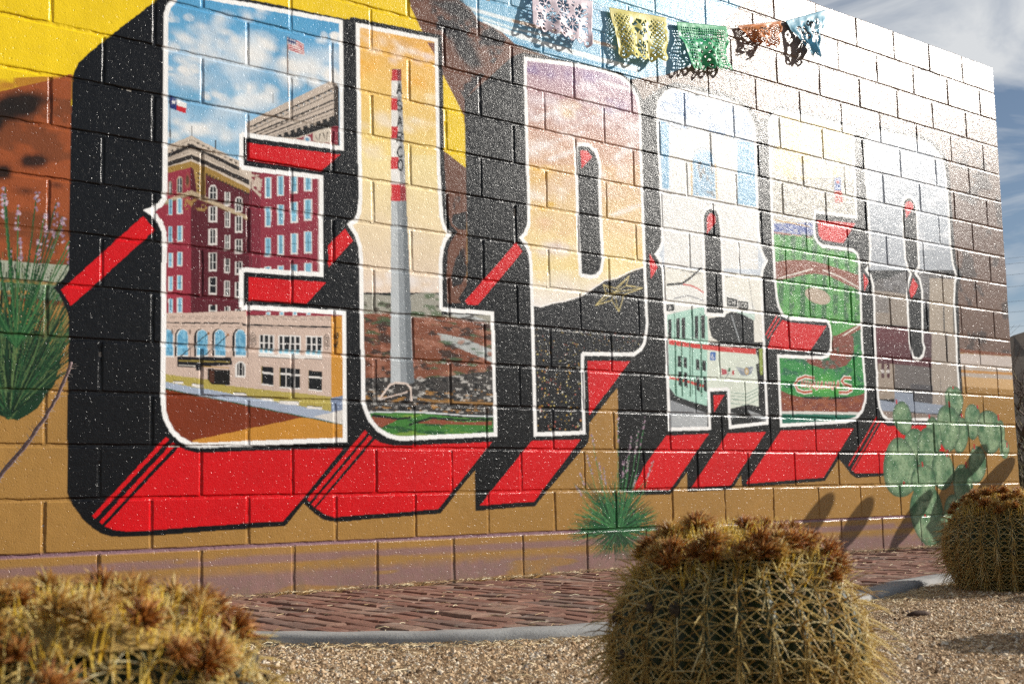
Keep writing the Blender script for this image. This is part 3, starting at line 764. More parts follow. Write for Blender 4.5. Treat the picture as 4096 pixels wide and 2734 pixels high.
('S','3A322C',8.6,[503,1824,513,1820]),
('S','54483E',6.4,[503,1754,512,1752]),
('S','3A322C',8.6,[527,1815,538,1812]),
('S','54483E',6.4,[527,1748,537,1746]),
('S','3A322C',8.6,[552,1807,562,1804]),
('S','54483E',6.5,[552,1742,561,1740]),
('S','3A322C',8.7,[577,1799,587,1795]),
('S','54483E',6.5,[577,1736,586,1733]),
('S','3A322C',7.3,[274,1810,284,1816]),
('S','3A322C',7.3,[297,1823,307,1828]),
('S','3A322C',7.4,[320,1835,330,1841]),
('S','3A322C',7.4,[344,1848,353,1853]),
('S','8A7E70',2.1,[257,1812,361,1872,569,1804]),
('S','3A3634',3.2,[361,1887,361,1930]),
('S','3A3634',3.2,[465,1851,465,1888]),
('S','3A3634',3.2,[562,1821,562,1842]),
('B','A88A54',344,1699,14,37,0.95),
('B','3A2C1C',344,1699,7,23,0.8),
('P','A5864A',[371,1749,419,1740,419,1645,384,1650]),
('B','2B2014',395,1733,9,6,0.8),
('B','2B2014',395,1715,9,6,0.8),
('B','2B2014',395,1698,9,6,0.8),
('B','2B2014',395,1681,9,6,0.8),
('B','2B2014',395,1663,9,6,0.8),
('P','B3A084',[249,1601,361,1660,403,1647,611,1583,611,1567,401,1627,361,1641,249,1582]),
('S','6A5428',3.2,[249,1586,361,1639,401,1625,611,1565]),
('N','A5864A',[325,1618,433,1632,428,1579,335,1576],18,18,0.5,0.8,21),
('N','C9BBAB',[621,1767,679,1771,668,1670,626,1704],14,14,0.45,0.9,22),
('P','DADAD6',[264,1609,283,1612,283,1546,264,1543]),
('P','86BFD8',[267,1609,280,1610,280,1549,267,1548]),
('S','35566A',2.3,[273,1608,274,1549]),
('S','35566A',2.3,[267,1577,280,1578]),
('P','DADAD6',[301,1618,323,1621,324,1555,301,1552]),
('P','86BFD8',[305,1617,320,1619,320,1559,305,1557]),
('S','35566A',2.3,[312,1617,312,1558]),
('S','35566A',2.3,[304,1585,320,1588]),
('P','DADAD6',[264,1496,283,1498,284,1433,265,1430]),
('P','86BFD8',[268,1495,280,1497,281,1436,268,1435]),
('S','35566A',2.3,[274,1494,274,1436]),
('S','35566A',2.3,[267,1464,281,1465]),
('P','DADAD6',[302,1504,324,1507,324,1441,302,1438]),
('P','86BFD8',[305,1504,320,1505,320,1445,305,1443]),
('S','35566A',2.3,[313,1503,313,1444]),
('S','35566A',2.3,[305,1472,321,1474]),
('P','DADAD6',[265,1388,284,1390,284,1331,265,1329]),
('P','86BFD8',[268,1387,281,1389,281,1335,268,1333]),
('S','35566A',2.3,[275,1386,275,1335]),
('S','35566A',2.3,[268,1359,281,1360]),
('P','DADAD6',[302,1396,324,1398,325,1339,303,1337]),
('P','86BFD8',[306,1395,321,1397,321,1343,306,1342]),
('S','35566A',2.3,[313,1394,313,1343]),
('S','35566A',2.3,[305,1367,322,1368]),
('P','DADAD6',[266,1292,285,1294,285,1234,266,1232]),
('P','86BFD8',[269,1291,282,1292,282,1237,269,1236]),
('S','35566A',2.2,[275,1290,275,1238]),
('S','35566A',2.2,[269,1262,282,1263]),
('P','DADAD6',[303,1299,325,1301,325,1241,303,1239]),
('P','86BFD8',[306,1298,321,1300,321,1245,306,1244]),
('S','35566A',2.3,[314,1297,314,1245]),
('S','35566A',2.3,[306,1269,322,1271]),
('P','DADAD6',[266,1201,285,1203,285,1142,267,1140]),
('P','86BFD8',[269,1201,282,1202,282,1145,270,1144]),
('S','35566A',2.2,[276,1199,276,1146]),
('S','35566A',2.2,[269,1171,282,1172]),
('P','DADAD6',[303,1208,325,1210,325,1148,303,1147]),
('P','86BFD8',[307,1207,322,1209,322,1153,307,1151]),
('S','35566A',2.2,[314,1206,314,1152]),
('S','35566A',2.2,[306,1178,322,1179]),
('P','B8A890',[279,1678,278,1680,277,1682,275,1684,272,1684,269,1683,267,1681,266,1679,265,1676,266,1628,279,1629]),
('P','1E2A34',[277,1677,276,1679,275,1681,274,1682,272,1682,270,1681,269,1680,268,1678,267,1676,267,1630,277,1631]),
('S','E2E2DE',2.3,[272,1681,272,1633]),
('S','E2E2DE',2.3,[268,1655,276,1656]),
('P','B8A890',[323,1699,322,1703,319,1707,316,1709,311,1709,307,1707,303,1704,301,1700,300,1695,300,1638,323,1641]),
('P','22303C',[320,1698,319,1701,317,1704,314,1705,311,1705,308,1704,305,1702,304,1699,303,1696,303,1642,320,1644]),
('S','E2E2DE',2.3,[311,1705,312,1644]),
('S','E2E2DE',2.3,[303,1673,320,1675]),
('P','DAD4CF',[472,1679,470,1685,466,1691,461,1694,454,1694,447,1692,441,1687,437,1681,436,1674,436,1628,472,1633]),
('P','17171C',[467,1678,466,1683,463,1687,459,1689,454,1689,449,1688,445,1684,442,1679,441,1674,441,1634,467,1637]),
('S','E2E2DE',2.3,[454,1691,454,1635]),
('S','E2E2DE',2.3,[439,1660,469,1664]),
('P','DAD4CF',[436,1601,472,1606,472,1538,436,1534]),
('P','17171C',[442,1600,466,1603,466,1545,442,1541]),
('S','E2E2DE',2.3,[454,1600,454,1541]),
('S','E2E2DE',2.3,[439,1568,469,1571]),
('P','DAD4CF',[436,1508,472,1512,472,1443,436,1439]),
('P','17171C',[442,1506,466,1509,466,1450,442,1447]),
('S','E2E2DE',2.3,[454,1507,454,1446]),
('S','E2E2DE',2.3,[439,1474,469,1477]),
('P','DAD4CF',[436,1407,472,1411,472,1334,437,1330]),
('P','17171C',[442,1405,467,1408,467,1340,442,1338]),
('S','E2E2DE',2.3,[454,1406,454,1337]),
('S','E2E2DE',2.3,[440,1369,469,1372]),
('P','DAD4CF',[437,1306,472,1310,473,1236,437,1233]),
('P','17171C',[442,1305,467,1307,467,1243,443,1241]),
('S','E2E2DE',2.3,[455,1305,455,1239]),
('S','E2E2DE',2.3,[440,1270,470,1273]),
('P','DAD4CF',[437,1189,473,1192,473,1143,437,1140]),
('P','17171C',[443,1188,467,1190,467,1149,443,1147]),
('S','E2E2DE',2.3,[455,1188,455,1146]),
('S','E2E2DE',2.3,[440,1165,470,1167]),
('P','DAD4CF',[505,1672,529,1675,529,1615,505,1612]),
('P','17171C',[509,1671,526,1673,526,1620,509,1618]),
('S','E2E2DE',2.3,[517,1670,517,1619]),
('S','E2E2DE',2.3,[508,1642,526,1645]),
('P','DAD4CF',[505,1589,529,1592,530,1524,505,1521]),
('P','17171C',[509,1588,526,1590,526,1528,509,1526]),
('S','E2E2DE',2.3,[517,1587,517,1527]),
('S','E2E2DE',2.3,[508,1555,526,1557]),
('P','DAD4CF',[505,1489,530,1492,530,1430,505,1428]),
('P','17171C',[509,1488,526,1490,526,1435,509,1433]),
('S','E2E2DE',2.3,[517,1487,517,1434]),
('S','E2E2DE',2.3,[508,1459,527,1461]),
('P','DAD4CF',[505,1390,530,1393,530,1332,505,1329]),
('P','17171C',[509,1389,526,1391,526,1336,509,1335]),
('S','E2E2DE',2.3,[517,1388,518,1335]),
('S','E2E2DE',2.3,[508,1360,527,1362]),
('P','DAD4CF',[505,1296,530,1298,530,1234,506,1232]),
('P','17171C',[509,1295,526,1296,526,1239,509,1237]),
('S','E2E2DE',2.3,[518,1294,518,1238]),
('S','E2E2DE',2.3,[509,1264,527,1266]),
('P','DAD4CF',[506,1188,530,1190,530,1147,506,1145]),
('P','17171C',[509,1187,526,1188,526,1151,509,1150]),
('S','E2E2DE',2.3,[518,1186,518,1151]),
('S','E2E2DE',2.3,[509,1167,527,1168]),
('P','DAD4CF',[586,1647,585,1653,581,1658,575,1661,569,1662,562,1660,557,1655,553,1649,552,1642,552,1593,586,1597]),
('P','17171C',[581,1646,580,1651,577,1655,574,1657,569,1657,564,1655,560,1652,558,1648,557,1643,557,1598,581,1602]),
('S','E2E2DE',2.4,[569,1658,569,1600]),
('S','E2E2DE',2.4,[555,1626,583,1630]),
('P','DAD4CF',[552,1575,586,1580,586,1509,552,1505]),
('P','17171C',[557,1574,580,1577,580,1515,557,1512]),
('S','E2E2DE',2.4,[569,1575,569,1512]),
('S','E2E2DE',2.4,[555,1540,583,1544]),
('P','DAD4CF',[552,1478,586,1482,586,1420,552,1416]),
('P','17171C',[557,1476,580,1479,580,1426,557,1424]),
('S','E2E2DE',2.3,[569,1477,569,1423]),
('S','E2E2DE',2.3,[555,1447,583,1450]),
('P','DAD4CF',[552,1382,586,1386,586,1329,552,1326]),
('P','17171C',[557,1381,580,1383,580,1336,557,1333]),
('S','E2E2DE',2.3,[569,1381,569,1333]),
('S','E2E2DE',2.3,[555,1355,583,1357]),
('P','DAD4CF',[552,1295,586,1298,586,1232,552,1229]),
('P','17171C',[557,1294,580,1296,580,1239,557,1237]),
('S','E2E2DE',2.3,[569,1294,569,1236]),
('S','E2E2DE',2.3,[555,1263,583,1265]),
('P','DAD4CF',[552,1182,586,1185,586,1151,552,1149]),
('P','17171C',[557,1181,580,1182,580,1157,557,1156]),
('S','E2E2DE',2.3,[569,1181,569,1155]),
('S','E2E2DE',2.3,[555,1166,582,1168]),
('P','E0DEDB',[687,1762,717,1767,717,1674,687,1670]),
('P','7FB9D2',[692,1761,712,1764,712,1680,692,1677]),
('S','35566A',2.4,[702,1761,702,1677]),
('S','35566A',2.4,[690,1717,714,1720]),
('P','E0DEDB',[687,1634,717,1638,716,1549,687,1546]),
('P','7FB9D2',[692,1633,712,1636,712,1555,692,1552]),
('S','35566A',2.4,[702,1633,702,1553]),
('S','35566A',2.4,[690,1590,713,1593]),
('P','E0DEDB',[687,1500,716,1504,716,1420,687,1417]),
('P','7FB9D2',[691,1499,712,1501,711,1426,691,1423]),
('S','35566A',2.4,[702,1499,701,1424]),
('S','35566A',2.4,[690,1459,713,1462]),
('P','E0DEDB',[686,1375,716,1378,716,1299,686,1296]),
('P','7FB9D2',[691,1373,711,1375,711,1304,691,1302]),
('S','35566A',2.4,[701,1373,701,1302]),
('S','35566A',2.4,[689,1336,713,1338]),
('P','E0DEDB',[746,1778,777,1783,777,1693,746,1688]),
('P','7FB9D2',[751,1777,772,1780,772,1698,751,1695]),
('S','35566A',2.4,[762,1777,761,1696]),
('S','35566A',2.4,[749,1734,774,1737]),
('P','E0DEDB',[746,1650,777,1654,776,1564,745,1560]),
('P','7FB9D2',[751,1649,772,1652,772,1569,750,1567]),
('S','35566A',2.4,[761,1649,761,1567]),
('S','35566A',2.4,[749,1605,773,1609]),
('P','E0DEDB',[745,1517,776,1521,776,1434,745,1430]),
('P','7FB9D2',[750,1516,771,1518,771,1439,750,1437]),
('S','35566A',2.4,[761,1516,760,1437]),
('S','35566A',2.4,[748,1474,773,1477]),
('P','E0DEDB',[745,1384,776,1387,775,1304,744,1301]),
('P','7FB9D2',[750,1382,771,1384,770,1310,749,1308]),
('S','35566A',2.4,[760,1382,760,1308]),
('S','35566A',2.4,[748,1343,772,1345]),
('P','E0DEDB',[809,1784,843,1789,842,1714,809,1709]),
('P','7FB9D2',[814,1783,837,1787,837,1720,814,1717]),
('S','35566A',2.4,[826,1784,826,1717]),
('S','35566A',2.4,[812,1747,839,1751]),
('P','E0DEDB',[808,1671,842,1675,842,1582,808,1578]),
('P','7FB9D2',[814,1669,837,1673,836,1588,813,1585]),
('S','35566A',2.4,[825,1670,825,1585]),
('S','35566A',2.4,[811,1625,839,1628]),
('P','E0DEDB',[808,1532,842,1536,841,1444,807,1440]),
('P','7FB9D2',[813,1531,836,1534,836,1450,813,1447]),
('S','35566A',2.4,[825,1531,824,1447]),
('S','35566A',2.4,[811,1487,838,1490]),
('P','E0DEDB',[807,1397,841,1400,840,1310,807,1307]),
('P','7FB9D2',[812,1395,835,1398,835,1316,812,1314]),
('S','35566A',2.4,[824,1396,823,1313]),
('S','35566A',2.4,[810,1352,837,1355]),
('P','E0DEDB',[873,1800,913,1806,912,1732,872,1726]),
('P','7FB9D2',[879,1799,906,1803,906,1739,879,1735]),
('S','35566A',2.5,[893,1800,892,1734]),
('S','35566A',2.5,[876,1764,909,1769]),
('P','E0DEDB',[872,1692,912,1697,911,1601,872,1596]),
('P','7FB9D2',[878,1690,906,1694,905,1608,878,1604]),
('S','35566A',2.5,[892,1691,891,1603]),
('S','35566A',2.5,[875,1644,908,1648]),
('P','E0DEDB',[871,1549,911,1554,910,1456,871,1452]),
('P','7FB9D2',[878,1548,905,1551,904,1463,877,1460]),
('S','35566A',2.4,[891,1548,891,1459]),
('S','35566A',2.4,[874,1501,907,1505]),
('P','E0DEDB',[870,1408,910,1413,909,1316,870,1313]),
('P','7FB9D2',[877,1407,904,1410,903,1323,876,1321]),
('S','35566A',2.4,[890,1407,890,1320]),
('S','35566A',2.4,[873,1361,906,1364]),
('P','C9B3A5',[191,1134,603,1179,603,1158,1062,1192,1058,823,192,884]),
('P','8E2E3E',[603,1180,1062,1210,1062,1190,603,1160]),
('P','E0DEDB',[691,1181,713,1182,713,1167,691,1167]),
('P','7FB9D2',[696,1181,708,1181,708,1171,696,1171]),
('P','E0DEDB',[753,1186,776,1187,776,1172,753,1171]),
('P','7FB9D2',[758,1186,771,1186,771,1176,758,1175]),
('P','E0DEDB',[814,1191,837,1192,837,1177,814,1176]),
('P','7FB9D2',[819,1191,832,1191,832,1180,819,1180]),
('P','E0DEDB',[880,1196,903,1197,903,1182,880,1181]),
('P','7FB9D2',[885,1196,898,1196,898,1185,885,1185]),
('S','8A7A70',1.6,[258,1129,587,1152,1049,1183]),
('S','8A7A70',1.6,[258,1122,587,1145,1049,1172]),
('S','8A7A70',1.6,[259,1089,587,1110,1048,1130]),
('S','17161A',5.2,[258,1104,587,1124]),
('S','17161A',6.5,[586,1118,1048,1140]),
('S','C9B3A5',9.2,[319,1114,314,1098]),
('S','2A2624',2.0,[319,1107,315,1096]),
('S','C9B3A5',9.3,[410,1121,406,1105]),
('S','2A2624',2.1,[410,1114,406,1102]),
('S','C9B3A5',9.4,[488,1127,484,1110]),
('S','2A2624',2.1,[488,1119,485,1108]),
('S','C9B3A5',9.5,[580,1133,575,1117]),
('S','2A2624',2.1,[580,1126,576,1114]),
('P','1E1C1E',[285,1052,283,1063,278,1072,269,1078,259,1079,250,1077,241,1070,236,1060,234,1049,235,968,286,970]),
('P','E3E0DC',[289,1052,287,1062,282,1071,274,1076,265,1077,256,1075,249,1068,244,1060,242,1049,242,968,289,971]),
('P','7DB6D2',[288,1052,286,1061,282,1069,275,1074,266,1075,258,1073,251,1067,247,1059,245,1050,246,968,288,971]),
('P','E3E0DC',[243,972,290,974,290,965,243,963]),
('N','3E86AE',[247,1064,285,1066,286,976,247,974],14,14,0.5,0.7,74),
('S','4F8AA8',1.6,[257,1066,257,974]),
('S','4F8AA8',1.6,[269,1067,270,975]),
('S','4F8AA8',1.6,[281,1068,281,976]),
('P','1E1C1E',[346,1056,344,1067,339,1076,330,1082,320,1084,310,1081,302,1074,296,1064,294,1053,295,971,347,974]),
('P','E3E0DC',[350,1056,348,1067,343,1075,335,1080,326,1082,317,1079,309,1073,304,1064,302,1053,303,971,350,974]),
('P','7DB6D2',[349,1056,348,1066,343,1073,336,1078,327,1079,319,1077,312,1071,308,1063,306,1054,306,971,350,974]),
('P','E3E0DC',[303,976,351,977,351,968,304,966]),
('N','3E86AE',[307,1068,346,1070,347,979,308,977],14,14,0.5,0.7,159),
('S','4F8AA8',1.6,[317,1070,318,978]),
('S','4F8AA8',1.6,[330,1071,331,978]),
('S','4F8AA8',1.6,[342,1072,342,979]),
('P','1E1C1E',[429,1062,427,1073,421,1082,412,1088,402,1089,392,1086,383,1079,378,1069,376,1058,376,975,429,978]),
('P','E3E0DC',[432,1062,430,1072,425,1080,417,1086,408,1087,399,1085,391,1078,385,1069,384,1059,384,976,433,978]),
('P','7DB6D2',[432,1062,430,1071,425,1079,418,1084,409,1085,401,1082,394,1077,389,1068,387,1059,388,976,432,978]),
('P','E3E0DC',[385,980,433,982,433,973,385,971]),
('N','3E86AE',[389,1073,429,1076,429,984,389,982],14,14,0.5,0.7,271),
('S','4F8AA8',1.6,[399,1076,399,982]),
('S','4F8AA8',1.6,[412,1077,413,983]),
('S','4F8AA8',1.6,[424,1078,424,984]),
('P','1E1C1E',[506,1067,504,1078,498,1087,489,1093,479,1095,468,1092,459,1085,454,1075,452,1063,452,979,506,982]),
('P','E3E0DC',[509,1067,508,1077,502,1086,494,1091,485,1092,475,1090,467,1083,462,1074,460,1064,460,980,510,983]),
('P','7DB6D2',[509,1067,507,1076,502,1084,495,1089,486,1090,477,1088,470,1082,465,1073,464,1064,464,980,509,983]),
('P','E3E0DC',[461,984,510,986,510,977,461,975]),
('N','3E86AE',[465,1078,506,1081,506,988,465,986],14,14,0.5,0.7,374),
('S','4F8AA8',1.7,[476,1081,476,986]),
('S','4F8AA8',1.7,[489,1082,489,987]),
('S','4F8AA8',1.7,[501,1083,501,988]),
('P','1E1C1E',[597,1072,595,1084,589,1093,580,1099,569,1101,558,1098,549,1091,543,1080,541,1069,541,984,597,987]),
('P','E3E0DC',[601,1073,599,1083,593,1092,585,1097,575,1099,565,1096,557,1089,552,1080,550,1069,550,985,600,988]),
('P','7DB6D2',[600,1073,598,1082,593,1090,585,1095,577,1096,568,1094,560,1088,555,1079,554,1070,554,985,600,988]),
('P','E3E0DC',[551,989,601,991,601,982,551,980]),
('N','3E86AE',[555,1084,597,1087,597,993,555,991],14,14,0.5,0.7,493),
('S','4F8AA8',1.7,[566,1087,566,991]),
('S','4F8AA8',1.7,[580,1088,580,992]),
('S','4F8AA8',1.7,[592,1089,592,993]),
('S','1E1C1E',4.1,[359,1018,359,969]),
('S','1E1C1E',4.2,[608,1033,608,982]),
('P','15141A',[305,971,535,977,538,948,410,935,405,916,383,919,382,928,305,927]),
('S','8A7A3C',7.2,[311,954,530,959]),
('S','B08A3C',5.2,[413,935,525,935]),
('S','D8D2C8',3.0,[311,937,381,935]),
('P','15120F',[433,927,530,924,530,862,496,862,496,836,450,837,450,866,433,868]),
('P','4A2A1C',[439,922,459,921,459,871,439,872]),
('S','15141A',3.6,[314,968,436,1073]),
('S','15141A',3.6,[412,973,521,1071]),
('B','8A5A2C',436,1072,6,6,1),
('B','8A5A2C',521,1072,6,6,1),
('P','E3E0DC',[598,944,596,953,591,960,584,964,575,966,566,963,559,958,554,950,552,942,552,897,598,899]),
('P','121318',[592,944,590,950,587,955,581,958,575,959,569,958,563,954,560,948,559,942,559,904,592,905]),
('S','E3E0DC',3.1,[568,960,568,901]),
('S','E3E0DC',3.1,[583,961,583,901]),
('P','E3E0DC',[659,1083,727,1085,727,1001,659,1000]),
('P','16181C',[664,1079,722,1081,722,1024,664,1022]),
('P','86C4DA',[664,1022,722,1024,722,1009,664,1007]),
('S','E3E0DC',7.4,[681,1085,681,1001]),
('S','E3E0DC',7.5,[705,1086,705,1002]),
('S','E3E0DC',3.2,[659,1047,727,1049]),
('P','E3E0DC',[748,1086,852,1091,851,1004,748,1001]),
('P','16181C',[753,1082,847,1086,847,1027,752,1023]),
('P','86C4DA',[752,1023,847,1027,847,1012,752,1008]),
('S','E3E0DC',7.5,[772,1088,772,1002]),
('S','E3E0DC',7.5,[803,1090,802,1004]),
('S','E3E0DC',7.6,[827,1091,827,1005]),
('S','E3E0DC',3.2,[748,1049,852,1053]),
('P','E3E0DC',[877,1092,957,1094,956,1006,876,1004]),
('P','16181C',[882,1087,952,1090,951,1030,881,1027]),
('P','86C4DA',[881,1027,951,1030,951,1014,881,1012]),
('S','E3E0DC',7.6,[904,1093,903,1006]),
('S','E3E0DC',7.7,[929,1095,928,1007]),
('S','E3E0DC',3.3,[876,1054,957,1056]),
('P','E6E2DC',[654,999,956,1007,956,992,654,988]),
('S','3A3634',2.2,[654,988,956,991]),
('P','111216',[671,949,725,946,725,871,671,877]),
('S','E3E0DC',7.4,[671,923,725,919]),
('S','E3E0DC',5.3,[670,874,726,869]),
('S','8A7A3C',3.2,[671,949,671,876]),
('P','111216',[754,947,848,946,847,861,753,866]),
('S','E3E0DC',7.5,[754,921,848,919]),
('S','E3E0DC',5.4,[752,863,849,859]),
('S','8A7A3C',3.2,[754,947,753,865]),
('S','E3E0DC',6.4,[782,946,782,863]),
('S','E3E0DC',6.4,[822,948,822,864]),
('P','111216',[889,942,954,939,953,856,888,862]),
('S','E3E0DC',7.6,[889,915,954,912]),
('S','E3E0DC',5.4,[887,859,955,854]),
('S','8A7A3C',3.2,[889,942,888,861]),
('S','3A322E',2.6,[645,1059,643,1040,636,1028,628,1028,622,1039,620,1057,622,1076,629,1088,636,1088,643,1077,645,1059]),
('S','3A322E',2.6,[640,1058,639,1047,635,1040,630,1039,626,1046,625,1058,626,1069,630,1076,635,1077,639,1070,640,1058]),
('S','3A322E',2.6,[636,1058,635,1053,633,1050,631,1050,630,1053,629,1058,630,1063,631,1066,633,1066,635,1063,636,1058]),
('S','3A322E',2.8,[991,1071,988,1052,981,1040,972,1039,966,1051,963,1070,966,1089,973,1102,981,1102,988,1091,991,1071]),
('S','3A322E',2.8,[985,1071,984,1059,979,1052,974,1051,970,1058,969,1070,970,1082,974,1090,980,1090,984,1083,985,1071]),
('S','3A322E',2.8,[981,1071,980,1065,978,1062,976,1062,974,1065,973,1070,974,1076,976,1079,978,1079,980,1076,981,1071]),
('B','5A4A40',284,1069,6,12,0.8),
('B','5A4A40',357,1074,6,12,0.8),
('P','C98E36',[1000,1187,1062,1190,1058,831,999,829]),
('N','3A2A14',[1014,1115,1037,1117,1034,1028,1013,1027],14,22,0.45,0.9,41),
('S','6A4A1C',3.3,[1001,1136,1049,1137]),
('P','AFA052',[192,905,260,897,433,882,451,863,496,862,999,832,998,753,193,853]),
('P','A3AFC2',[192,877,260,865,998,767,1057,754,1057,709,193,846]),
('P','7C8AA4',[998,827,1058,838,1058,776,998,764]),
('P','D6D2CC',[910,742,1058,776,1057,710]),
('P','E6E2DC',[288,871,331,869,331,859,288,862]),
('S','2A2622',2.5,[288,873,331,870]),
('P','E6E2DC',[367,862,414,860,414,849,367,852]),
('S','2A2622',2.5,[367,864,414,861]),
('P','E6E2DC',[545,833,603,831,603,821,545,824]),
('S','2A2622',2.6,[545,835,603,832]),
('P','E6E2DC',[669,816,724,814,724,803,669,807]),
('S','2A2622',2.6,[669,818,724,814]),
('P','E6E2DC',[752,806,842,804,842,789,752,792]),
('S','2A2622',2.7,[752,807,842,805]),
('P','E6E2DC',[881,787,952,785,952,773,881,776]),
('S','2A2622',2.7,[881,789,952,786]),
('P','7A3216',[179,849,260,838,873,739,379,634,307,591,181,590]),
('P','C68A34',[371,634,865,739,1057,710,1056,595,371,591]),
('S','14502E',4.1,[193,850,260,838,1057,710]),
('S','F6F6F4',40,[239,2254,239,2379,251,2419,267,2442,287,2475,330,2499,648,2521,1072,2548,1072,1940,647,1925,591,1923,591,1799,647,1800,967,1813,965,1356,646,1343,591,1341,591,1201,646,1205,1075,1216,1074,634,645,617,409,605,358,609,313,631,278,663,251,710,239,754,237,892,238,1024,238,1318,241,1430,237,1470,223,1504,200,1528,161,1550,200,1570,225,1591,238,1613,240,1676,239,1721,239,2254]),
('X',),
('C',[[1139,2552,1590,2577,1590,1927,1595,1837,1601,1706,1615,1661,1652,1631,1620,1593,1602,1549,1592,1479,1590,1272,1888,1276,1893,671,1351,644,1288,654,1226,685,1182,730,1159,779,1148,817,1146,1080,1144,1458,1139,1513,1121,1561,1084,1608,1124,1638,1138,1673,1144,1733,1144,1859]]),
('G','E39A18','F0D888',[1084,2575,1997,2791,1977,2067,1077,1922]),
('G','F0DC96','E0CDBC',[1077,1922,1977,2067,1958,1374,1071,1297]),
('B','F2EADC',1141,2498,42,18,0.44863052612758225),
('B','F2EADC',1203,2521,44,16,0.3085042429566019),
('B','F2EADC',1281,2550,44,15,0.4336161582164404),
('B','F2EADC',1258,2554,49,28,0.30917699491006606),
('B','F2EADC',1120,2508,47,20,0.364979819139184),
('B','F2EADC',1198,2550,29,21,0.4487436724145552),
('B','F2EADC',1161,2532,28,21,0.38693448437714567),
('B','F2EADC',1119,2494,37,24,0.3557718797684153),
('B','F2EADC',1312,2536,27,20,0.5164453222749804),
('B','F0E6DA',1432,2481,31,19,0.5506496634388348),
('B','F0E6DA',1378,2485,39,29,0.4820405200922513),
('B','F0E6DA',1340,2506,42,25,0.5169036243712397),
('B','F0E6DA',1442,2483,47,26,0.38047222249479845),
('B','F0E6DA',1208,2485,42,23,0.4140044765702135),
('B','F0E6DA',1417,2502,48,22,0.3071574237422346),
('B','F0E6DA',1278,2494,44,36,0.502343909203761),
('B','F0E6DA',1242,2443,53,31,0.5719780949692683),
('B','F0E6DA',1384,2480,40,36,0.5885702813694677),
('B','E9DCDC',1375,2438,34,24,0.4877160912324162),
('B','E9DCDC',1340,2456,46,19,0.3702992883140089),
('B','E9DCDC',1534,2476,48,22,0.4917204421632486),
('B','E9DCDC',1357,2430,47,23,0.522375556860447),
('B','E9DCDC',1465,2481,46,24,0.39038029785471373),
('B','E9DCDC',1332,2414,36,25,0.5636438400766445),
('B','E9DCDC',1473,2441,35,27,0.43338631681522816),
('B','E9DCDC',1520,2453,27,17,0.3650960823699412),
('B','E9DCDC',1527,2476,42,20,0.45217289514871783),
('B','EFC66A',1122,2285,39,20,0.319954528703877),
('B','EFC66A',1160,2247,52,31,0.36657845270709527),
('B','EFC66A',1193,2289,33,19,0.36432012977367495),
('B','EFC66A',1286,2277,54,32,0.358030685405772),
('B','EFC66A',1139,2259,50,32,0.5640152254083598),
('B','EFC66A',1087,2250,47,26,0.3533370522722353),
('B','EFC66A',1178,2297,57,33,0.4642916608761162),
('B','EFC66A',1137,2243,45,33,0.5544132264670903),
('B','EFC66A',1186,2280,46,25,0.3483961818364825),
('B','F3E2B8',1535,2248,47,29,0.5219695724219792),
('B','F3E2B8',1600,2295,38,30,0.49469236594107724),
('B','F3E2B8',1595,2290,38,19,0.4631282577707791),
('B','F3E2B8',1525,2282,31,19,0.5749036115425655),
('B','F3E2B8',1566,2282,48,17,0.48523575613983494),
('B','F3E2B8',1431,2264,48,18,0.3646443507674197),
('B','F3E2B8',1612,2256,33,30,0.4617670406612432),
('B','F3E2B8',1547,2277,51,25,0.5899692936951586),
('B','F3E2B8',1593,2281,35,18,0.3437105728622048),
('B','F1E2C8',1316,2100,51,26,0.30013551446552134),
('B','F1E2C8',1280,2117,61,28,0.531041950781397),
('B','F1E2C8',1171,2076,58,28,0.461491565866583),
('B','F1E2C8',1286,2137,53,37,0.3796563163315506),
('B','F1E2C8',1319,2110,65,27,0.3279403776574297),
('B','F1E2C8',1318,2102,50,22,0.3591486134396803),
('B','F1E2C8',1272,2128,68,32,0.360262295964146),
('B','F1E2C8',1278,2124,68,39,0.45439534837577367),
('B','F1E2C8',1275,2101,63,40,0.3085265941176082),
('B','F1E6D2',1442,2144,59,22,0.46076460129200675),
('B','F1E6D2',1454,2152,54,21,0.43009370509871575),
('B','F1E6D2',1368,2135,49,38,0.33714058834489363),
('B','F1E6D2',1412,2106,70,33,0.41900414239523404),
('B','F1E6D2',1636,2186,70,27,0.34327652500723127),
('B','F1E6D2',1382,2123,65,24,0.4744800490987398),
('B','F1E6D2',1534,2145,56,22,0.3178803509898698),
('B','F1E6D2',1407,2102,50,27,0.4756685590522916),
('B','F1E6D2',1479,2140,65,36,0.37322895321664584),
('B','EFE0C8',1121,1913,41,39,0.3255555804152258),
('B','EFE0C8',1127,1911,44,37,0.43774012883171903),
('B','EFE0C8',1191,1959,44,42,0.3268696870321769),
('B','EFE0C8',1124,1983,47,32,0.5706192901234884),
('B','EFE0C8',1169,1984,47,46,0.3189266042106656),
('B','EFE0C8',1244,1977,65,31,0.5073901714817917),
('B','EFE0C8',1205,1950,75,36,0.3426413937063139),
('B','EFE0C8',1071,1906,55,27,0.5838132974363398),
('B','EFE0C8',1231,1948,74,30,0.4070090216138353),
('B','F2E0A8',1495,1968,34,33,0.301930516224337),
('B','F2E0A8',1504,1939,32,28,0.4849950128050855),
('B','F2E0A8',1389,1951,52,25,0.5175196105746627),
('B','F2E0A8',1418,1964,32,27,0.5771489359236887),
('B','F2E0A8',1526,1950,42,31,0.3305008312738435),
('B','F2E0A8',1451,1944,53,25,0.32631371491979116),
('B','F2E0A8',1446,1970,38,32,0.3598449663269536),
('B','F2E0A8',1602,1956,32,25,0.44751352102862924),
('B','F2E0A8',1385,1948,58,19,0.47905369252832514),
('B','D9A860',1387,2513,32,14,0.543996375407196),
('B','D9A860',1428,2513,23,18,0.3983318434866279),
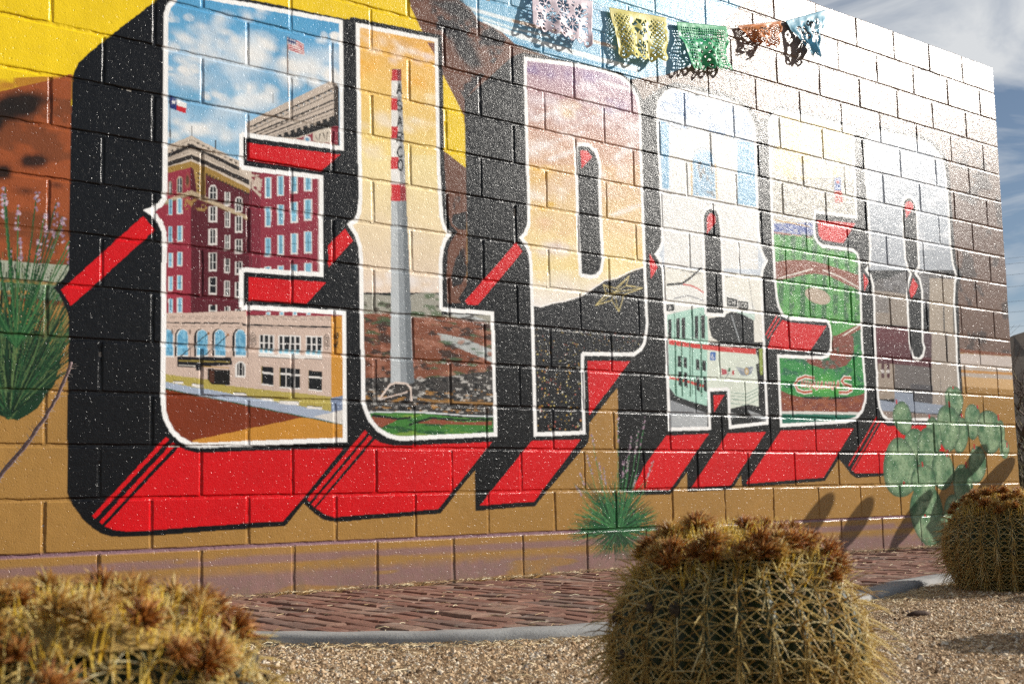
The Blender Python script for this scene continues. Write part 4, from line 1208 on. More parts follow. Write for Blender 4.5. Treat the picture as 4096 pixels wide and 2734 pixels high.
('B','D9A860',1333,2481,40,12,0.5580483111858873),
('B','D9A860',1392,2516,25,20,0.4370493453174917),
('B','D9A860',1405,2508,22,21,0.5947239747033572),
('B','D9A860',1453,2520,20,12,0.3401917581147402),
('B','D9A860',1448,2532,27,23,0.39430914148693513),
('B','D9A860',1383,2512,20,19,0.5532203692985705),
('B','D9A860',1319,2506,28,12,0.44898104958496443),
('B','E9A92E',1200,2358,57,26,0.45235238191868127),
('B','E9A92E',1232,2386,44,29,0.5378930617559857),
('B','E9A92E',1116,2355,30,31,0.5080315447623717),
('B','E9A92E',1103,2314,57,29,0.4846688113735712),
('B','E9A92E',1131,2374,43,18,0.35706247883937875),
('B','E9A92E',1151,2377,42,25,0.5527281385555596),
('B','E9A92E',1216,2356,43,29,0.4371989644798673),
('B','E9A92E',1158,2324,59,32,0.5123428864493849),
('B','E9A92E',1168,2370,36,18,0.5298863659231221),
('B','E9A92E',1490,2327,52,20,0.30325813292702036),
('B','E9A92E',1465,2344,56,30,0.4804371116183199),
('B','E9A92E',1511,2331,34,26,0.34868019671666656),
('B','E9A92E',1601,2384,59,20,0.5060836512280625),
('B','E9A92E',1456,2335,57,18,0.31823540885669066),
('B','E9A92E',1603,2358,33,36,0.5840139056229812),
('B','E9A92E',1400,2322,33,23,0.48643558448142965),
('B','E9A92E',1412,2309,30,21,0.5447092944762173),
('B','E9A92E',1472,2337,49,27,0.41537441732246233),
('B','EAD6B4',1153,1593,64,42,0.35571725216212063),
('B','EAD6B4',1144,1631,45,39,0.33906390682792703),
('B','EAD6B4',1238,1638,49,33,0.5512969531509895),
('B','EAD6B4',1263,1656,48,26,0.561385418759532),
('B','EAD6B4',1326,1605,73,40,0.5847970250386905),
('B','EAD6B4',1321,1645,74,34,0.5265011553832203),
('B','EAD6B4',1248,1623,52,33,0.3941284097475977),
('B','EAD6B4',1109,1578,68,45,0.5072767953165862),
('B','EAD6B4',1245,1599,42,38,0.4330199864565788),
('B','EBDCC4',1354,1557,66,45,0.38133456796809695),
('B','EBDCC4',1402,1561,67,30,0.5052699384230867),
('B','EBDCC4',1448,1562,43,28,0.5704389258824096),
('B','EBDCC4',1436,1600,74,38,0.34491106680270395),
('B','EBDCC4',1500,1577,46,39,0.33690790368949874),
('B','EBDCC4',1430,1613,47,46,0.4211027396841764),
('B','EBDCC4',1649,1612,68,45,0.5060650502580886),
('B','EBDCC4',1355,1566,65,27,0.3284017497606659),
('B','EBDCC4',1609,1601,48,35,0.3654563706027094),
('B','EDE8E6',1309,1398,51,20,0.5959018354988469),
('B','EDE8E6',1087,1330,47,31,0.5999448702498358),
('B','EDE8E6',1138,1364,48,21,0.3789942771442382),
('B','EDE8E6',1136,1336,53,30,0.36701736220487613),
('B','EDE8E6',1299,1370,35,25,0.42596259822611815),
('B','EDE8E6',1101,1348,37,26,0.5790652104333619),
('B','EDE8E6',1233,1369,54,34,0.4470769575816638),
('B','EDE8E6',1304,1397,32,20,0.5814194368980243),
('B','EDE8E6',1243,1353,36,25,0.5661194194605034),
('B','EDE8E6',1425,1371,49,29,0.42285471898496885),
('B','EDE8E6',1511,1394,59,20,0.39061311143989375),
('B','EDE8E6',1418,1393,62,26,0.5367725980736703),
('B','EDE8E6',1599,1402,70,37,0.5002256906724483),
('B','EDE8E6',1331,1364,56,26,0.36730065371688764),
('B','EDE8E6',1411,1384,63,27,0.4269369822369737),
('B','EDE8E6',1506,1348,45,21,0.5921653123578543),
('B','EDE8E6',1562,1363,55,25,0.3463528215338458),
('B','EDE8E6',1409,1371,35,34,0.5183647375921794),
('P','7A4430',[1525,2546,1571,2551,1570,2494]),
('P','9C9A8E',[1150,1296,1235,1304,1309,1302,1415,1316,1499,1337,1547,1336,1584,1323,1582,1235,1900,1259,1896,1126,1148,1080]),
('N','56684A',[1150,1291,1584,1338,1582,1229,1149,1197],60,30,0.52,0.85,51),
('N','3A2E26',[1150,1261,1583,1297,1582,1229,1149,1197],40,25,0.6,0.8,52),
('P','7E4A34',[1149,1207,1308,1224,1449,1214,1582,1229,1899,1216,1890,897,1145,869]),
('P','B9BDBC',[1625,1243,1757,1248,1860,1224,1706,1223]),
('P','AEB2B0',[1556,1150,1704,1134,1882,1087,1880,1023,1734,1068,1580,1111]),
('N','2A2420',[1149,1207,1900,1264,1892,950,1146,918],90,28,0.56,0.85,53),
('N','3E5A3A',[1150,1221,1900,1270,1892,950,1146,918],110,24,0.62,0.8,54),
('N','A5705A',[1149,1187,1899,1243,1892,950,1146,918],60,26,0.6,0.7,55),
('P','3B3836',[1146,919,1304,930,1432,929,1576,942,1700,963,1893,988,1887,777,1144,758]),
('N','BDBAB4',[1146,919,1892,967,1887,782,1144,763],26,12,0.6,0.9,56),
('N','141416',[1146,919,1892,967,1887,782,1144,763],30,16,0.57,0.9,57),
('N','A87A3C',[1145,860,1890,898,1887,782,1144,763],34,10,0.64,0.85,58),
('P','3F7A34',[1144,766,1453,771,1695,757,1887,761,1884,651,1143,642]),
('N','1E4A2A',[1144,766,1887,761,1884,651,1143,642],90,18,0.55,0.85,59),
('N','8CA840',[1144,766,1887,761,1884,651,1143,642],100,14,0.62,0.6,60),
('P','8A4A34',[1200,750,1336,738,1249,702,1194,721]),
('P','8A4A34',[1440,726,1524,745,1695,736,1860,742,1860,724,1572,721]),
('S','16181A',10.2,[1200,756,1336,743,1405,750]),
('S','16181A',9.4,[1393,717,1512,750,1695,745,1873,753]),
('S','D2D6D8',7.0,[1177,769,1453,776,1696,767,1887,766]),
('S','8F6A3A',10.6,[1442,838,1538,829,1875,826]),
('P','8E959A',[1327,2371,1379,2379,1426,909,1301,905]),
('P','B9BFC2',[1327,2371,1346,2374,1352,906,1301,905]),
('P','6E757A',[1365,2378,1379,2379,1426,909,1387,907]),
('P','E6E4E0',[1327,2371,1379,2382,1396,1831,1317,1819]),
('P','9A9C9E',[1358,2377,1379,2382,1396,1831,1365,1826]),
('P','C0202A',[1327,2371,1379,2382,1380,2327,1326,2316]),
('P','7A2026',[1358,2377,1379,2382,1380,2327,1359,2322]),
('P','C6242C',[1324,2234,1357,2240,1357,2180,1323,2174]),
('P','C6242C',[1322,2097,1358,2103,1358,2046,1321,2039]),
('P','C6242C',[1319,1952,1359,1958,1360,1900,1318,1894]),
('P','C6242C',[1317,1824,1396,1835,1399,1756,1316,1745]),
('P','8E2228',[1364,1831,1396,1835,1399,1756,1365,1752]),
('S','5A5E60',2.4,[1327,2371,1379,2379]),
('S','0C0D10',9.0,[1355,2257,1369,2307,1381,2262]),
('S','0C0D10',9.0,[1360,2276,1376,2279]),
('S','0C0D10',9.0,[1382,2225,1374,2230,1363,2228,1356,2217,1360,2206,1376,2204,1381,2193,1373,2182,1363,2180,1355,2186]),
('S','0C0D10',9.0,[1355,2101,1369,2151,1381,2106]),
('S','0C0D10',9.0,[1360,2120,1376,2123]),
('S','0C0D10',9.0,[1355,2026,1356,2074,1374,2077,1381,2069,1373,2054,1355,2051]),
('S','0C0D10',9.0,[1368,2053,1381,2030]),
('S','0C0D10',8.9,[1382,2000,1374,2008,1364,2006,1356,1991,1355,1972,1363,1958,1373,1960,1381,1971]),
('S','0C0D10',8.9,[1356,1929,1364,1944,1374,1946,1382,1933,1381,1914,1373,1898,1363,1897,1356,1910,1356,1929]),
('S','D9C8BC',9.1,[1240,829,1298,896,1327,906,1385,904,1408,885,1410,825]),
('S','C8B8AE',6.8,[1251,830,1390,867]),
('S','F6F6F4',40,[1139,2552,1590,2577,1590,1927,1595,1837,1601,1706,1615,1661,1652,1631,1620,1593,1602,1549,1592,1479,1590,1272,1888,1276,1893,671,1351,644,1288,654,1226,685,1182,730,1159,779,1148,817,1146,1080,1144,1458,1139,1513,1121,1561,1084,1608,1124,1638,1138,1673,1144,1733,1144,1859,1139,2552]),
('X',),
('C',[[2109,2599,2446,2635,2643,2646,2776,2637,2855,2598,2904,2533,2917,2444,2911,2127,2912,2068,2913,1765,2914,1436,2917,1288,2904,1217,2889,1176,2860,1139,2805,1108,2710,1103,2454,1091,2449,688,2114,673,2115,1140,2114,1533,2108,1583,2089,1624,2051,1659,2085,1691,2106,1738,2110,1838,2110,1950,2108,2005,2107,2240],[2455,2190,2526,2199,2571,2174,2592,2119,2594,2079,2588,2020,2589,1786,2594,1612,2580,1552,2553,1524,2515,1515,2455,1517,2449,1769,2450,2000]]),
('G','8268A0','D2A87E',[2039,2605,3077,2829,3046,2181,2022,2023]),
('G','D2A87E','F0DCA0',[2022,2023,3046,2181,3017,1591,2007,1491]),
('G','F0DCA0','EDE8E6',[2007,1491,3017,1591,3006,1370,2001,1291]),
('B','E9E4EA',2573,2524,81,30,0.4112446489502838),
('B','E9E4EA',2692,2563,84,26,0.2827955560435518),
('B','E9E4EA',2841,2609,85,24,0.3974814783650704),
('B','E9E4EA',2797,2617,94,46,0.28341224533422726),
('B','E9E4EA',2534,2540,89,33,0.33456483421091865),
('B','E9E4EA',2683,2609,55,35,0.41134836638000893),
('B','E9E4EA',2611,2579,54,35,0.3546899440123836),
('B','E9E4EA',2531,2517,70,39,0.3261242231210474),
('B','E9E4EA',2901,2588,52,33,0.4734082120853988),
('B','E6E0E8',2422,2361,51,29,0.5047621914855986),
('B','E6E0E8',2334,2368,63,42,0.4418704767512304),
('B','E6E0E8',2273,2400,69,37,0.47382832234030314),
('B','E6E0E8',2438,2364,78,38,0.3487662039535653),
('B','E6E0E8',2061,2371,68,34,0.3795041035226957),
('B','E6E0E8',2397,2392,78,33,0.2815609717637151),
('B','E6E0E8',2172,2383,72,52,0.46048191677011435),
('B','E6E0E8',2115,2309,86,45,0.5243132537218294),
('B','E6E0E8',2344,2360,66,52,0.5395227579220121),
('B','E9E2E6',2418,2355,68,43,0.44707308362971493),
('B','E9E2E6',2350,2387,93,33,0.3394410142878415),
('B','E9E2E6',2739,2420,100,41,0.4507437386496446),
('B','E9E2E6',2382,2340,95,40,0.47884426045540984),
('B','E9E2E6',2601,2430,93,43,0.357848606366821),
('B','E9E2E6',2333,2312,72,45,0.5166735200702576),
('B','E9E2E6',2616,2358,72,49,0.3972707904139592),
('B','E9E2E6',2711,2378,56,31,0.3346714088391128),
('B','E9E2E6',2726,2420,87,36,0.4144918205529914),
('B','C9A468',2361,2401,51,23,0.2932916513118872),
('B','C9A468',2410,2358,68,35,0.33603024831483735),
('B','C9A468',2453,2407,43,22,0.3339601189592021),
('B','C9A468',2574,2394,71,36,0.328194794955291),
('B','C9A468',2383,2372,65,37,0.5170139566243298),
('B','C9A468',2315,2361,62,30,0.3238922979162157),
('B','C9A468',2434,2416,74,37,0.4256006891364399),
('B','C9A468',2379,2353,59,37,0.5082121242614995),
('B','C9A468',2444,2397,61,29,0.31936316668344233),
('B','EDE6E6',2831,2322,74,40,0.478472108053481),
('B','EDE6E6',2934,2387,61,41,0.4534680021126542),
('B','EDE6E6',2927,2380,61,26,0.4245342362898809),
('B','EDE6E6',2817,2368,48,26,0.5269949772473518),
('B','EDE6E6',2881,2369,75,24,0.4447994431281821),
('B','EDE6E6',2671,2343,75,25,0.3342573215368014),
('B','EDE6E6',2952,2334,53,41,0.42328645393947295),
('B','EDE6E6',2851,2361,81,35,0.5408051858872288),
('B','EDE6E6',2924,2367,56,24,0.31506802512368776),
('B','C2A08E',2271,2168,54,24,0.27512422159339456),
('B','C2A08E',2233,2183,64,27,0.48678845488294736),
('B','C2A08E',2119,2144,62,27,0.4230339353777012),
('B','C2A08E',2239,2202,56,35,0.3480182899705881),
('B','C2A08E',2274,2177,68,26,0.30061201285264394),
('B','C2A08E',2273,2169,52,21,0.329219562319707),
('B','C2A08E',2225,2193,72,31,0.33024043796713387),
('B','C2A08E',2231,2190,71,37,0.41652906934445927),
('B','C2A08E',2227,2168,66,38,0.28281604460780757),
('B','EFE6E2',2197,2151,80,28,0.42236755118433955),
('B','EFE6E2',2213,2162,72,27,0.39425256300715616),
('B','EFE6E2',2099,2140,66,47,0.30904553931615253),
('B','EFE6E2',2156,2105,94,41,0.3840871305289646),
('B','EFE6E2',2459,2204,96,34,0.3146701479232954),
('B','EFE6E2',2117,2125,87,30,0.4349400450071782),
('B','EFE6E2',2321,2153,76,28,0.291390321740714),
('B','EFE6E2',2150,2100,67,34,0.4360295124646007),
('B','EFE6E2',2247,2147,88,44,0.3421265404485921),
('B','8A78A8',2685,2425,36,29,0.29842594871395706),
('B','8A78A8',2691,2424,39,28,0.40126178476240915),
('B','8A78A8',2748,2462,39,31,0.2996305464461622),
('B','8A78A8',2689,2478,41,24,0.5230676826131978),
('B','8A78A8',2729,2480,41,34,0.29234938719311016),
('B','8A78A8',2794,2478,56,23,0.46510765719164243),
('B','8A78A8',2760,2456,65,27,0.3140879442307878),
('B','8A78A8',2642,2418,48,20,0.5351621893166448),
('B','8A78A8',2782,2456,64,22,0.37309160314601575),
('B','6E5494',2269,2565,40,37,0.27676963987230896),
('B','6E5494',2279,2534,38,31,0.4445787617379951),
('B','6E5494',2144,2539,61,28,0.4743929763601075),
('B','6E5494',2178,2555,38,29,0.5290531912633814),
('B','6E5494',2306,2547,50,35,0.3029590953343566),
('B','6E5494',2217,2536,63,28,0.2991209053431419),
('B','6E5494',2211,2564,45,36,0.3298578857997075),
('B','6E5494',2396,2559,38,27,0.41022072760957684),
('B','6E5494',2139,2535,69,21,0.4391325514842981),
('B','8C78A8',2522,2587,61,24,0.4986633441232631),
('B','8C78A8',2602,2588,44,31,0.3651375231960756),
('B','8C78A8',2421,2532,77,21,0.5115442852537301),
('B','8C78A8',2533,2592,48,34,0.40062856654103407),
('B','8C78A8',2558,2579,42,36,0.5451636434780776),
('B','8C78A8',2649,2600,39,20,0.3118424449385118),
('B','8C78A8',2640,2619,53,39,0.3614500463630239),
('B','8C78A8',2515,2585,39,32,0.5071186718570231),
('B','8C78A8',2394,2574,52,21,0.41156596211955077),
('B','E8B83E',2214,2006,70,28,0.41465635009212454),
('B','E8B83E',2255,2035,55,32,0.493068639942987),
('B','E8B83E',2111,2006,37,35,0.46569558269884076),
('B','E8B83E',2095,1962,70,31,0.444279743759107),
('B','E8B83E',2130,2027,54,20,0.3273072722694305),
('B','E8B83E',2154,2029,52,28,0.5066674603425964),
('B','E8B83E',2234,2003,54,32,0.4007657174398784),
('B','E8B83E',2163,1971,72,35,0.46964764591193614),
('B','E8B83E',2175,2020,45,20,0.485729168762862),
('B','F0E6DC',2183,1876,70,25,0.2779866218497687),
('B','F0E6DC',2150,1899,76,38,0.44040068565012663),
('B','F0E6DC',2212,1880,46,32,0.3196235136569444),
('B','F0E6DC',2333,1941,79,24,0.463910013625724),
('B','F0E6DC',2137,1888,77,22,0.29171579145196647),
('B','F0E6DC',2335,1908,45,45,0.5353460801543994),
('B','F0E6DC',2062,1876,44,29,0.4458992857746439),
('B','F0E6DC',2079,1859,41,26,0.4993168532698659),
('B','F0E6DC',2159,1890,66,33,0.3807598825455905),
('B','D9BCA4',2286,1943,62,36,0.32607414781527727),
('B','D9BCA4',2279,1976,43,34,0.3108085812589332),
('B','D9BCA4',2369,1985,47,28,0.505355540388407),
('B','D9BCA4',2393,2001,46,22,0.514603300529571),
('B','D9BCA4',2452,1959,70,34,0.5360639396187996),
('B','D9BCA4',2449,1994,71,29,0.48262605910128537),
('B','D9BCA4',2378,1973,50,28,0.36128437560196464),
('B','D9BCA4',2244,1929,66,38,0.46500372904020404),
('B','D9BCA4',2374,1952,40,33,0.3969349875851973),
('B','E3C8B4',2593,1956,75,45,0.3495566873040889),
('B','E3C8B4',2648,1961,76,30,0.46316411022116283),
('B','E3C8B4',2700,1966,50,29,0.5229023487255422),
('B','E3C8B4',2688,2003,84,38,0.31616847790247865),
('B','E3C8B4',2759,1982,53,39,0.3088322450487072),
('B','E3C8B4',2680,2015,54,47,0.386010844710495),
('B','E3C8B4',2930,2024,78,45,0.46389296273658126),
('B','E3C8B4',2595,1965,74,27,0.3010349372806104),
('B','E3C8B4',2885,2012,55,35,0.33500167305248363),
('B','E3B42E',2265,1856,42,15,0.5462433492072765),
('B','E3B42E',2081,1796,39,23,0.5499494643956829),
('B','E3B42E',2124,1824,40,16,0.3474114207155517),
('B','E3B42E',2121,1802,44,23,0.3364325820211365),
('B','E3B42E',2257,1835,29,18,0.39046571504060834),
('B','E3B42E',2093,1811,31,20,0.5308097762305818),
('B','E3B42E',2202,1832,45,25,0.40982054444985855),
('B','E3B42E',2261,1856,26,15,0.5329678171565224),
('B','E3B42E',2211,1820,30,19,0.5189428011721281),
('B','DDB48C',2231,1740,67,37,0.38761682573622147),
('B','DDB48C',2348,1773,81,26,0.3580620188199026),
('B','DDB48C',2221,1767,84,33,0.4920415482341978),
('B','DDB48C',2469,1789,97,47,0.4585402164497443),
('B','DDB48C',2102,1726,76,33,0.33669226590714707),
('B','DDB48C',2211,1756,87,34,0.39135890038389254),
('B','DDB48C',2340,1715,62,27,0.5428182029946998),
('B','DDB48C',2417,1737,76,32,0.31749008640602533),
('B','DDB48C',2208,1739,49,43,0.4751676761261645),
('B','C9B4B4',2205,1603,71,24,0.48567954539443703),
('B','C9B4B4',2259,1617,38,19,0.38064705374968183),
('B','C9B4B4',2272,1644,54,25,0.5077401475103167),
('B','C9B4B4',2331,1641,75,20,0.4984674751214443),
('B','C9B4B4',2311,1655,63,30,0.5376766621217389),
('B','C9B4B4',2116,1609,67,31,0.3600298707385395),
('B','C9B4B4',2079,1581,51,37,0.3139419636705372),
('B','C9B4B4',2290,1611,71,19,0.3773530314282946),
('B','C9B4B4',2071,1591,46,37,0.37807797871173277),
('B','EEE6E2',2203,1598,47,23,0.4096167182382318),
('B','EEE6E2',2295,1620,52,24,0.3447952572054359),
('B','EEE6E2',2354,1636,62,34,0.5131350255829497),
('B','EEE6E2',2431,1650,45,34,0.43327437352112613),
('B','EEE6E2',2209,1598,68,35,0.33442645033433943),
('B','EEE6E2',2239,1643,72,23,0.47495367274902844),
('B','EEE6E2',2308,1614,55,35,0.4399807912848933),
('B','EEE6E2',2240,1636,53,37,0.31493063186413867),
('B','EEE6E2',2351,1616,41,23,0.4637176926942516),
('B','E0BC94',2799,1787,71,36,0.38322203230464036),
('B','E0BC94',2924,1841,53,30,0.3466202282403655),
('B','E0BC94',2668,1811,49,31,0.36054289438789094),
('B','E0BC94',2759,1827,48,28,0.424171713183015),
('B','E0BC94',2690,1778,84,33,0.30232356383839065),
('B','E0BC94',2818,1792,65,39,0.35723896516079134),
('B','E0BC94',2890,1795,87,47,0.3390313564839999),
('B','E0BC94',2749,1785,85,33,0.3130994631873813),
('B','E0BC94',2781,1837,81,24,0.3999874621564531),
('B','E9B83A',2943,1683,49,26,0.34645254805946873),
('B','E9B83A',2883,1666,51,21,0.3215789739595317),
('B','E9B83A',2833,1657,28,18,0.5362607546872126),
('B','E9B83A',2843,1693,35,26,0.36728142287883037),
('B','E9B83A',2837,1674,49,20,0.2974031454454691),
('B','E9B83A',2871,1703,28,16,0.4656955112533146),
('B','E9B83A',2806,1667,30,15,0.28141980002505457),
('B','E9B83A',2898,1670,32,17,0.2785695239509933),
('B','E9B83A',2886,1693,30,22,0.4399267267313276),
('B','F0D488',2195,1491,68,33,0.3344039456708233),
('B','F0D488',2411,1504,65,34,0.3399154999614579),
('B','F0D488',2141,1509,65,23,0.4932815310106654),
('B','F0D488',2219,1526,41,44,0.4781391317914643),
('B','F0D488',2441,1521,43,30,0.4118268874721731),
('B','F0D488',2178,1471,56,25,0.49981509688740655),
('B','F0D488',2181,1473,60,34,0.36930339157856545),
('B','F0D488',2305,1538,42,42,0.33958818313122857),
('B','F0D488',2408,1547,87,43,0.48256792415722655),
('B','F0DCA0',2838,1633,39,40,0.32566975256828457),
('B','F0DCA0',2567,1572,51,37,0.338728909746171),
('B','F0DCA0',2838,1622,65,39,0.4634466013059788),
('B','F0DCA0',2825,1595,40,38,0.4371278496279749),
('B','F0DCA0',2628,1608,73,31,0.5329469488966712),
('B','F0DCA0',2775,1573,62,34,0.4433892705818536),
('B','F0DCA0',2610,1557,50,35,0.5375244430297486),
('B','F0DCA0',2737,1623,73,33,0.32588280173968653),
('B','F0DCA0',2545,1578,37,38,0.4142269138483376),
('B','F2E8DC',2579,1412,99,28,0.4378074873935773),
('B','F2E8DC',2376,1429,53,30,0.3972577328150786),
('B','F2E8DC',2295,1428,47,27,0.47025225506735036),
('B','F2E8DC',2375,1430,86,35,0.29082749565353505),
('B','F2E8DC',2521,1437,84,42,0.5419521875842133),
('B','F2E8DC',2351,1408,66,40,0.4566463300438375),
('B','F2E8DC',2333,1462,71,44,0.4374176669318968),
('B','F2E8DC',2385,1420,56,30,0.3639383959410815),
('B','F2E8DC',2536,1471,54,29,0.28570662164094135),
('B','EBDCD6',2759,2083,46,41,0.3283762566490306),
('B','EBDCD6',2748,2130,71,23,0.46930528955852374),
('B','EBDCD6',2763,2088,57,38,0.5466749610355024),
('B','EBDCD6',2568,2075,77,35,0.3971570077352931),
('B','EBDCD6',2627,2056,40,35,0.5068950581783551),
('B','EBDCD6',2582,2089,49,31,0.37592427772811177),
('B','EBDCD6',2818,2086,52,39,0.2941428673301941),
('B','EBDCD6',2562,2065,70,36,0.5477939481632726),
('B','EBDCD6',2809,2128,71,40,0.30073856214807804),
('B','F0EDEE',2322,2346,40,14,0.5),
('B','F0EDEE',2362,2366,40,14,0.5),
('B','F0EDEE',2403,2386,41,14,0.5),
('B','F0EDEE',2444,2406,41,14,0.5),
('B','F0EDEE',2485,2427,41,14,0.5),
('B','F0EDEE',2527,2447,42,15,0.5),
('B','F0EDEE',2569,2468,42,15,0.5),
('B','F0EDEE',2612,2489,42,15,0.5),
('B','F0EDEE',2655,2510,43,15,0.5),
('B','F0EDEE',2352,2245,40,14,0.5),
('B','F0EDEE',2388,2265,40,14,0.5),
('B','F0EDEE',2425,2285,41,14,0.5),
('B','F0EDEE',2462,2304,41,14,0.5),
('B','F0EDEE',2499,2325,41,14,0.5),
('B','F0EDEE',2536,2345,42,14,0.5),
('B','F0EDEE',2574,2365,42,15,0.5),
('B','F0EDEE',2612,2386,42,15,0.5),
('B','F0EDEE',2651,2406,43,15,0.5),
('B','F0EDEE',2184,2138,39,14,0.5),
('B','F0EDEE',2221,2154,39,14,0.5),
('B','F0EDEE',2258,2170,39,14,0.5),
('B','F0EDEE',2296,2186,40,14,0.5),
('B','F0EDEE',2334,2203,40,14,0.5),
('B','F0EDEE',2372,2219,40,14,0.5),
('B','F0EDEE',2410,2235,40,14,0.5),
('B','F0EDEE',2449,2252,41,14,0.5),
('B','F0EDEE',2488,2269,41,14,0.5),
('B','F0EDEE',2712,2157,43,15,0.5),
('B','F0EDEE',2730,2172,43,15,0.5),
('B','F0EDEE',2749,2186,43,15,0.5),
('B','F0EDEE',2767,2202,43,15,0.5),
('B','F0EDEE',2786,2217,44,15,0.5),
('B','F0EDEE',2805,2232,44,15,0.5),
('B','F0EDEE',2824,2247,44,15,0.5),
('B','F0EDEE',2843,2262,44,15,0.5),
('B','F0EDEE',2862,2278,44,15,0.5),
('B','F0EDEE',2264,2086,39,14,0.5),
('B','F0EDEE',2284,2096,39,14,0.5),
('B','F0EDEE',2305,2106,40,14,0.5),
('B','F0EDEE',2326,2116,40,14,0.5),
('B','F0EDEE',2348,2126,40,14,0.5),
('B','F0EDEE',2369,2136,40,14,0.5),
('B','F0EDEE',2390,2146,40,14,0.5),
('B','F0EDEE',2412,2156,40,14,0.5),
('B','F0EDEE',2433,2166,41,14,0.5),
('B','F0EDEE',2172,2279,39,14,0.5),
('B','F0EDEE',2191,2289,39,14,0.5),
('B','F0EDEE',2209,2299,39,14,0.5),
('B','F0EDEE',2228,2309,39,14,0.5),
('B','F0EDEE',2247,2319,39,14,0.5),
('B','F0EDEE',2266,2329,39,14,0.5),
('B','F0EDEE',2284,2339,40,14,0.5),
('B','F0EDEE',2303,2349,40,14,0.5),
('B','F0EDEE',2322,2359,40,14,0.5),
('B','F0EDEE',2657,2572,43,15,0.5),
('B','F0EDEE',2680,2572,43,15,0.5),
('B','F0EDEE',2702,2571,43,15,0.5),
('B','F0EDEE',2724,2570,43,15,0.5),
('B','F0EDEE',2747,2570,44,15,0.5),
('B','F0EDEE',2770,2569,44,15,0.5),
('B','F0EDEE',2792,2568,44,15,0.5),
('B','F0EDEE',2815,2567,44,15,0.5),
('B','F0EDEE',2838,2566,44,15,0.5),
('B','F0EDEE',2681,1853,42,14,0.5),
('B','F0EDEE',2706,1863,43,14,0.5),
('B','F0EDEE',2731,1873,43,15,0.5),
('B','F0EDEE',2756,1883,43,15,0.5),
('B','F0EDEE',2781,1893,43,15,0.5),
('B','F0EDEE',2807,1904,44,15,0.5),
('B','F0EDEE',2832,1914,44,15,0.5),
('B','F0EDEE',2858,1924,44,15,0.5),
('B','F0EDEE',2883,1934,44,15,0.5),
('P','15161A',[2067,1329,2135,1323,2177,1318,2262,1345,2348,1363,2451,1397,2527,1441,2612,1492,2697,1511,2809,1563,2889,1589,2971,1606,2931,761,2049,742]),
('S','F2EEEA',6.6,[2135,1327,2177,1322,2262,1349,2348,1367,2451,1401,2527,1445,2612,1496,2697,1516,2809,1568,2890,1593]),
('D',[2139,1211,2639,1229,2897,1234,2884,958,2419,939,2425,706,2122,701],620,'D9C878,E9E6DA,CFA23C,B86A5A',5),
('S','C9B878',4.6,[2788,1538,2762,1482,2884,1481,2748,1434,2705,1340,2657,1395,2542,1359,2621,1426,2600,1473,2687,1461,2788,1538]),
('S','C9B878',3.5,[2678,1439,2788,1538]),
('S','C9B878',3.5,[2678,1439,2884,1481]),
('S','C9B878',3.5,[2678,1439,2705,1340]),
('S','C9B878',3.4,[2678,1439,2542,1359]),
('S','C9B878',3.5,[2678,1439,2600,1473]),
('S','C9B878',3.2,[2762,1482,2671,1433,2748,1434]),
('S','C9B878',3.2,[2657,1395,2671,1433,2621,1426]),
('S','F6F6F4',40,[2109,2599,2446,2635,2643,2646,2776,2637,2855,2598,2904,2533,2917,2444,2911,2127,2912,2068,2913,1765,2914,1436,2917,1288,2904,1217,2889,1176,2860,1139,2805,1108,2710,1103,2454,1091,2449,688,2114,673,2115,1140,2114,1533,2108,1583,2089,1624,2051,1659,2085,1691,2106,1738,2110,1838,2110,1950,2108,2005,2107,2240,2109,2599]),
('S','F6F6F4',40,[2455,2190,2526,2199,2571,2174,2592,2119,2594,2079,2588,2020,2589,1786,2594,1612,2580,1552,2553,1524,2515,1515,2455,1517,2449,1769,2450,2000,2455,2190]),
('X',),
('C',[[2455,2190,2526,2199,2571,2174,2592,2119,2594,2079,2588,2020,2589,1786,2594,1612,2580,1552,2553,1524,2515,1515,2455,1517,2449,1769,2450,2000]]),
('P','CE0A14',[2469,2170,2518,2175,2551,2148,2476,2075]),
('X',),
('C',[[3028,2372,3030,2496,3054,2556,3103,2610,3173,2645,3277,2660,3499,2666,3638,2661,3749,2649,3811,2601,3842,2533,3850,2448,3849,2270,3843,1907,3853,1811,3882,1761,3907,1734,3868,1681,3849,1615,3847,1420,3849,1247,3847,767,3512,734,3509,950,3371,942,3367,727,3034,715,3037,1197,3038,1297,3032,1507,3028,1597,3010,1643,2978,1676,3017,1717,3034,1756,3040,1903,3034,2054,3034,2146],[3376,1895,3376,1933,3398,1970,3434,1987,3478,1981,3499,1949,3504,1885,3506,1391,3370,1386,3376,1819]]),
('P','C9D2DC',[2954,2646,4046,2865,3954,1505,2897,1416]),
('N','7E9CC4',[3068,2640,3906,2806,3884,2464,3053,2324],90,60,0.5,0.8,71),
('N','EDF0F2',[3068,2640,3906,2806,3884,2464,3053,2324],120,60,0.6,0.8,72),
('P','E6E6E2',[3119,2437,3178,2410,3247,2416,3300,2438,3406,2443,3532,2439,3679,2438,3677,2243,3644,1702,3080,1643]),
('S','5A5A58',4.4,[3119,2437,3178,2410,3247,2416,3300,2438,3406,2443,3532,2439,3670,2437]),
('P','7FB0D0',[3061,2439,3127,2426,3109,2051,3042,2054]),
('P','86B4D2',[3684,2433,3854,2435,3838,2029,3664,2032]),
('P','8FB6D2',[3308,2255,3337,2308,3391,2329,3453,2326,3478,2282,3482,2053,3296,2046]),
('S','C9A86A',10.2,[3294,2241,3288,2045]),
('S','C9A86A',10.3,[3490,2259,3491,2048]),
('N','6A5A48',[3333,2247,3476,2256,3474,2064,3314,2055],30,40,0.55,0.8,73),
('S','8A9AA8',5.9,[3298,2248,3328,2312,3391,2339,3462,2334,3491,2278]),
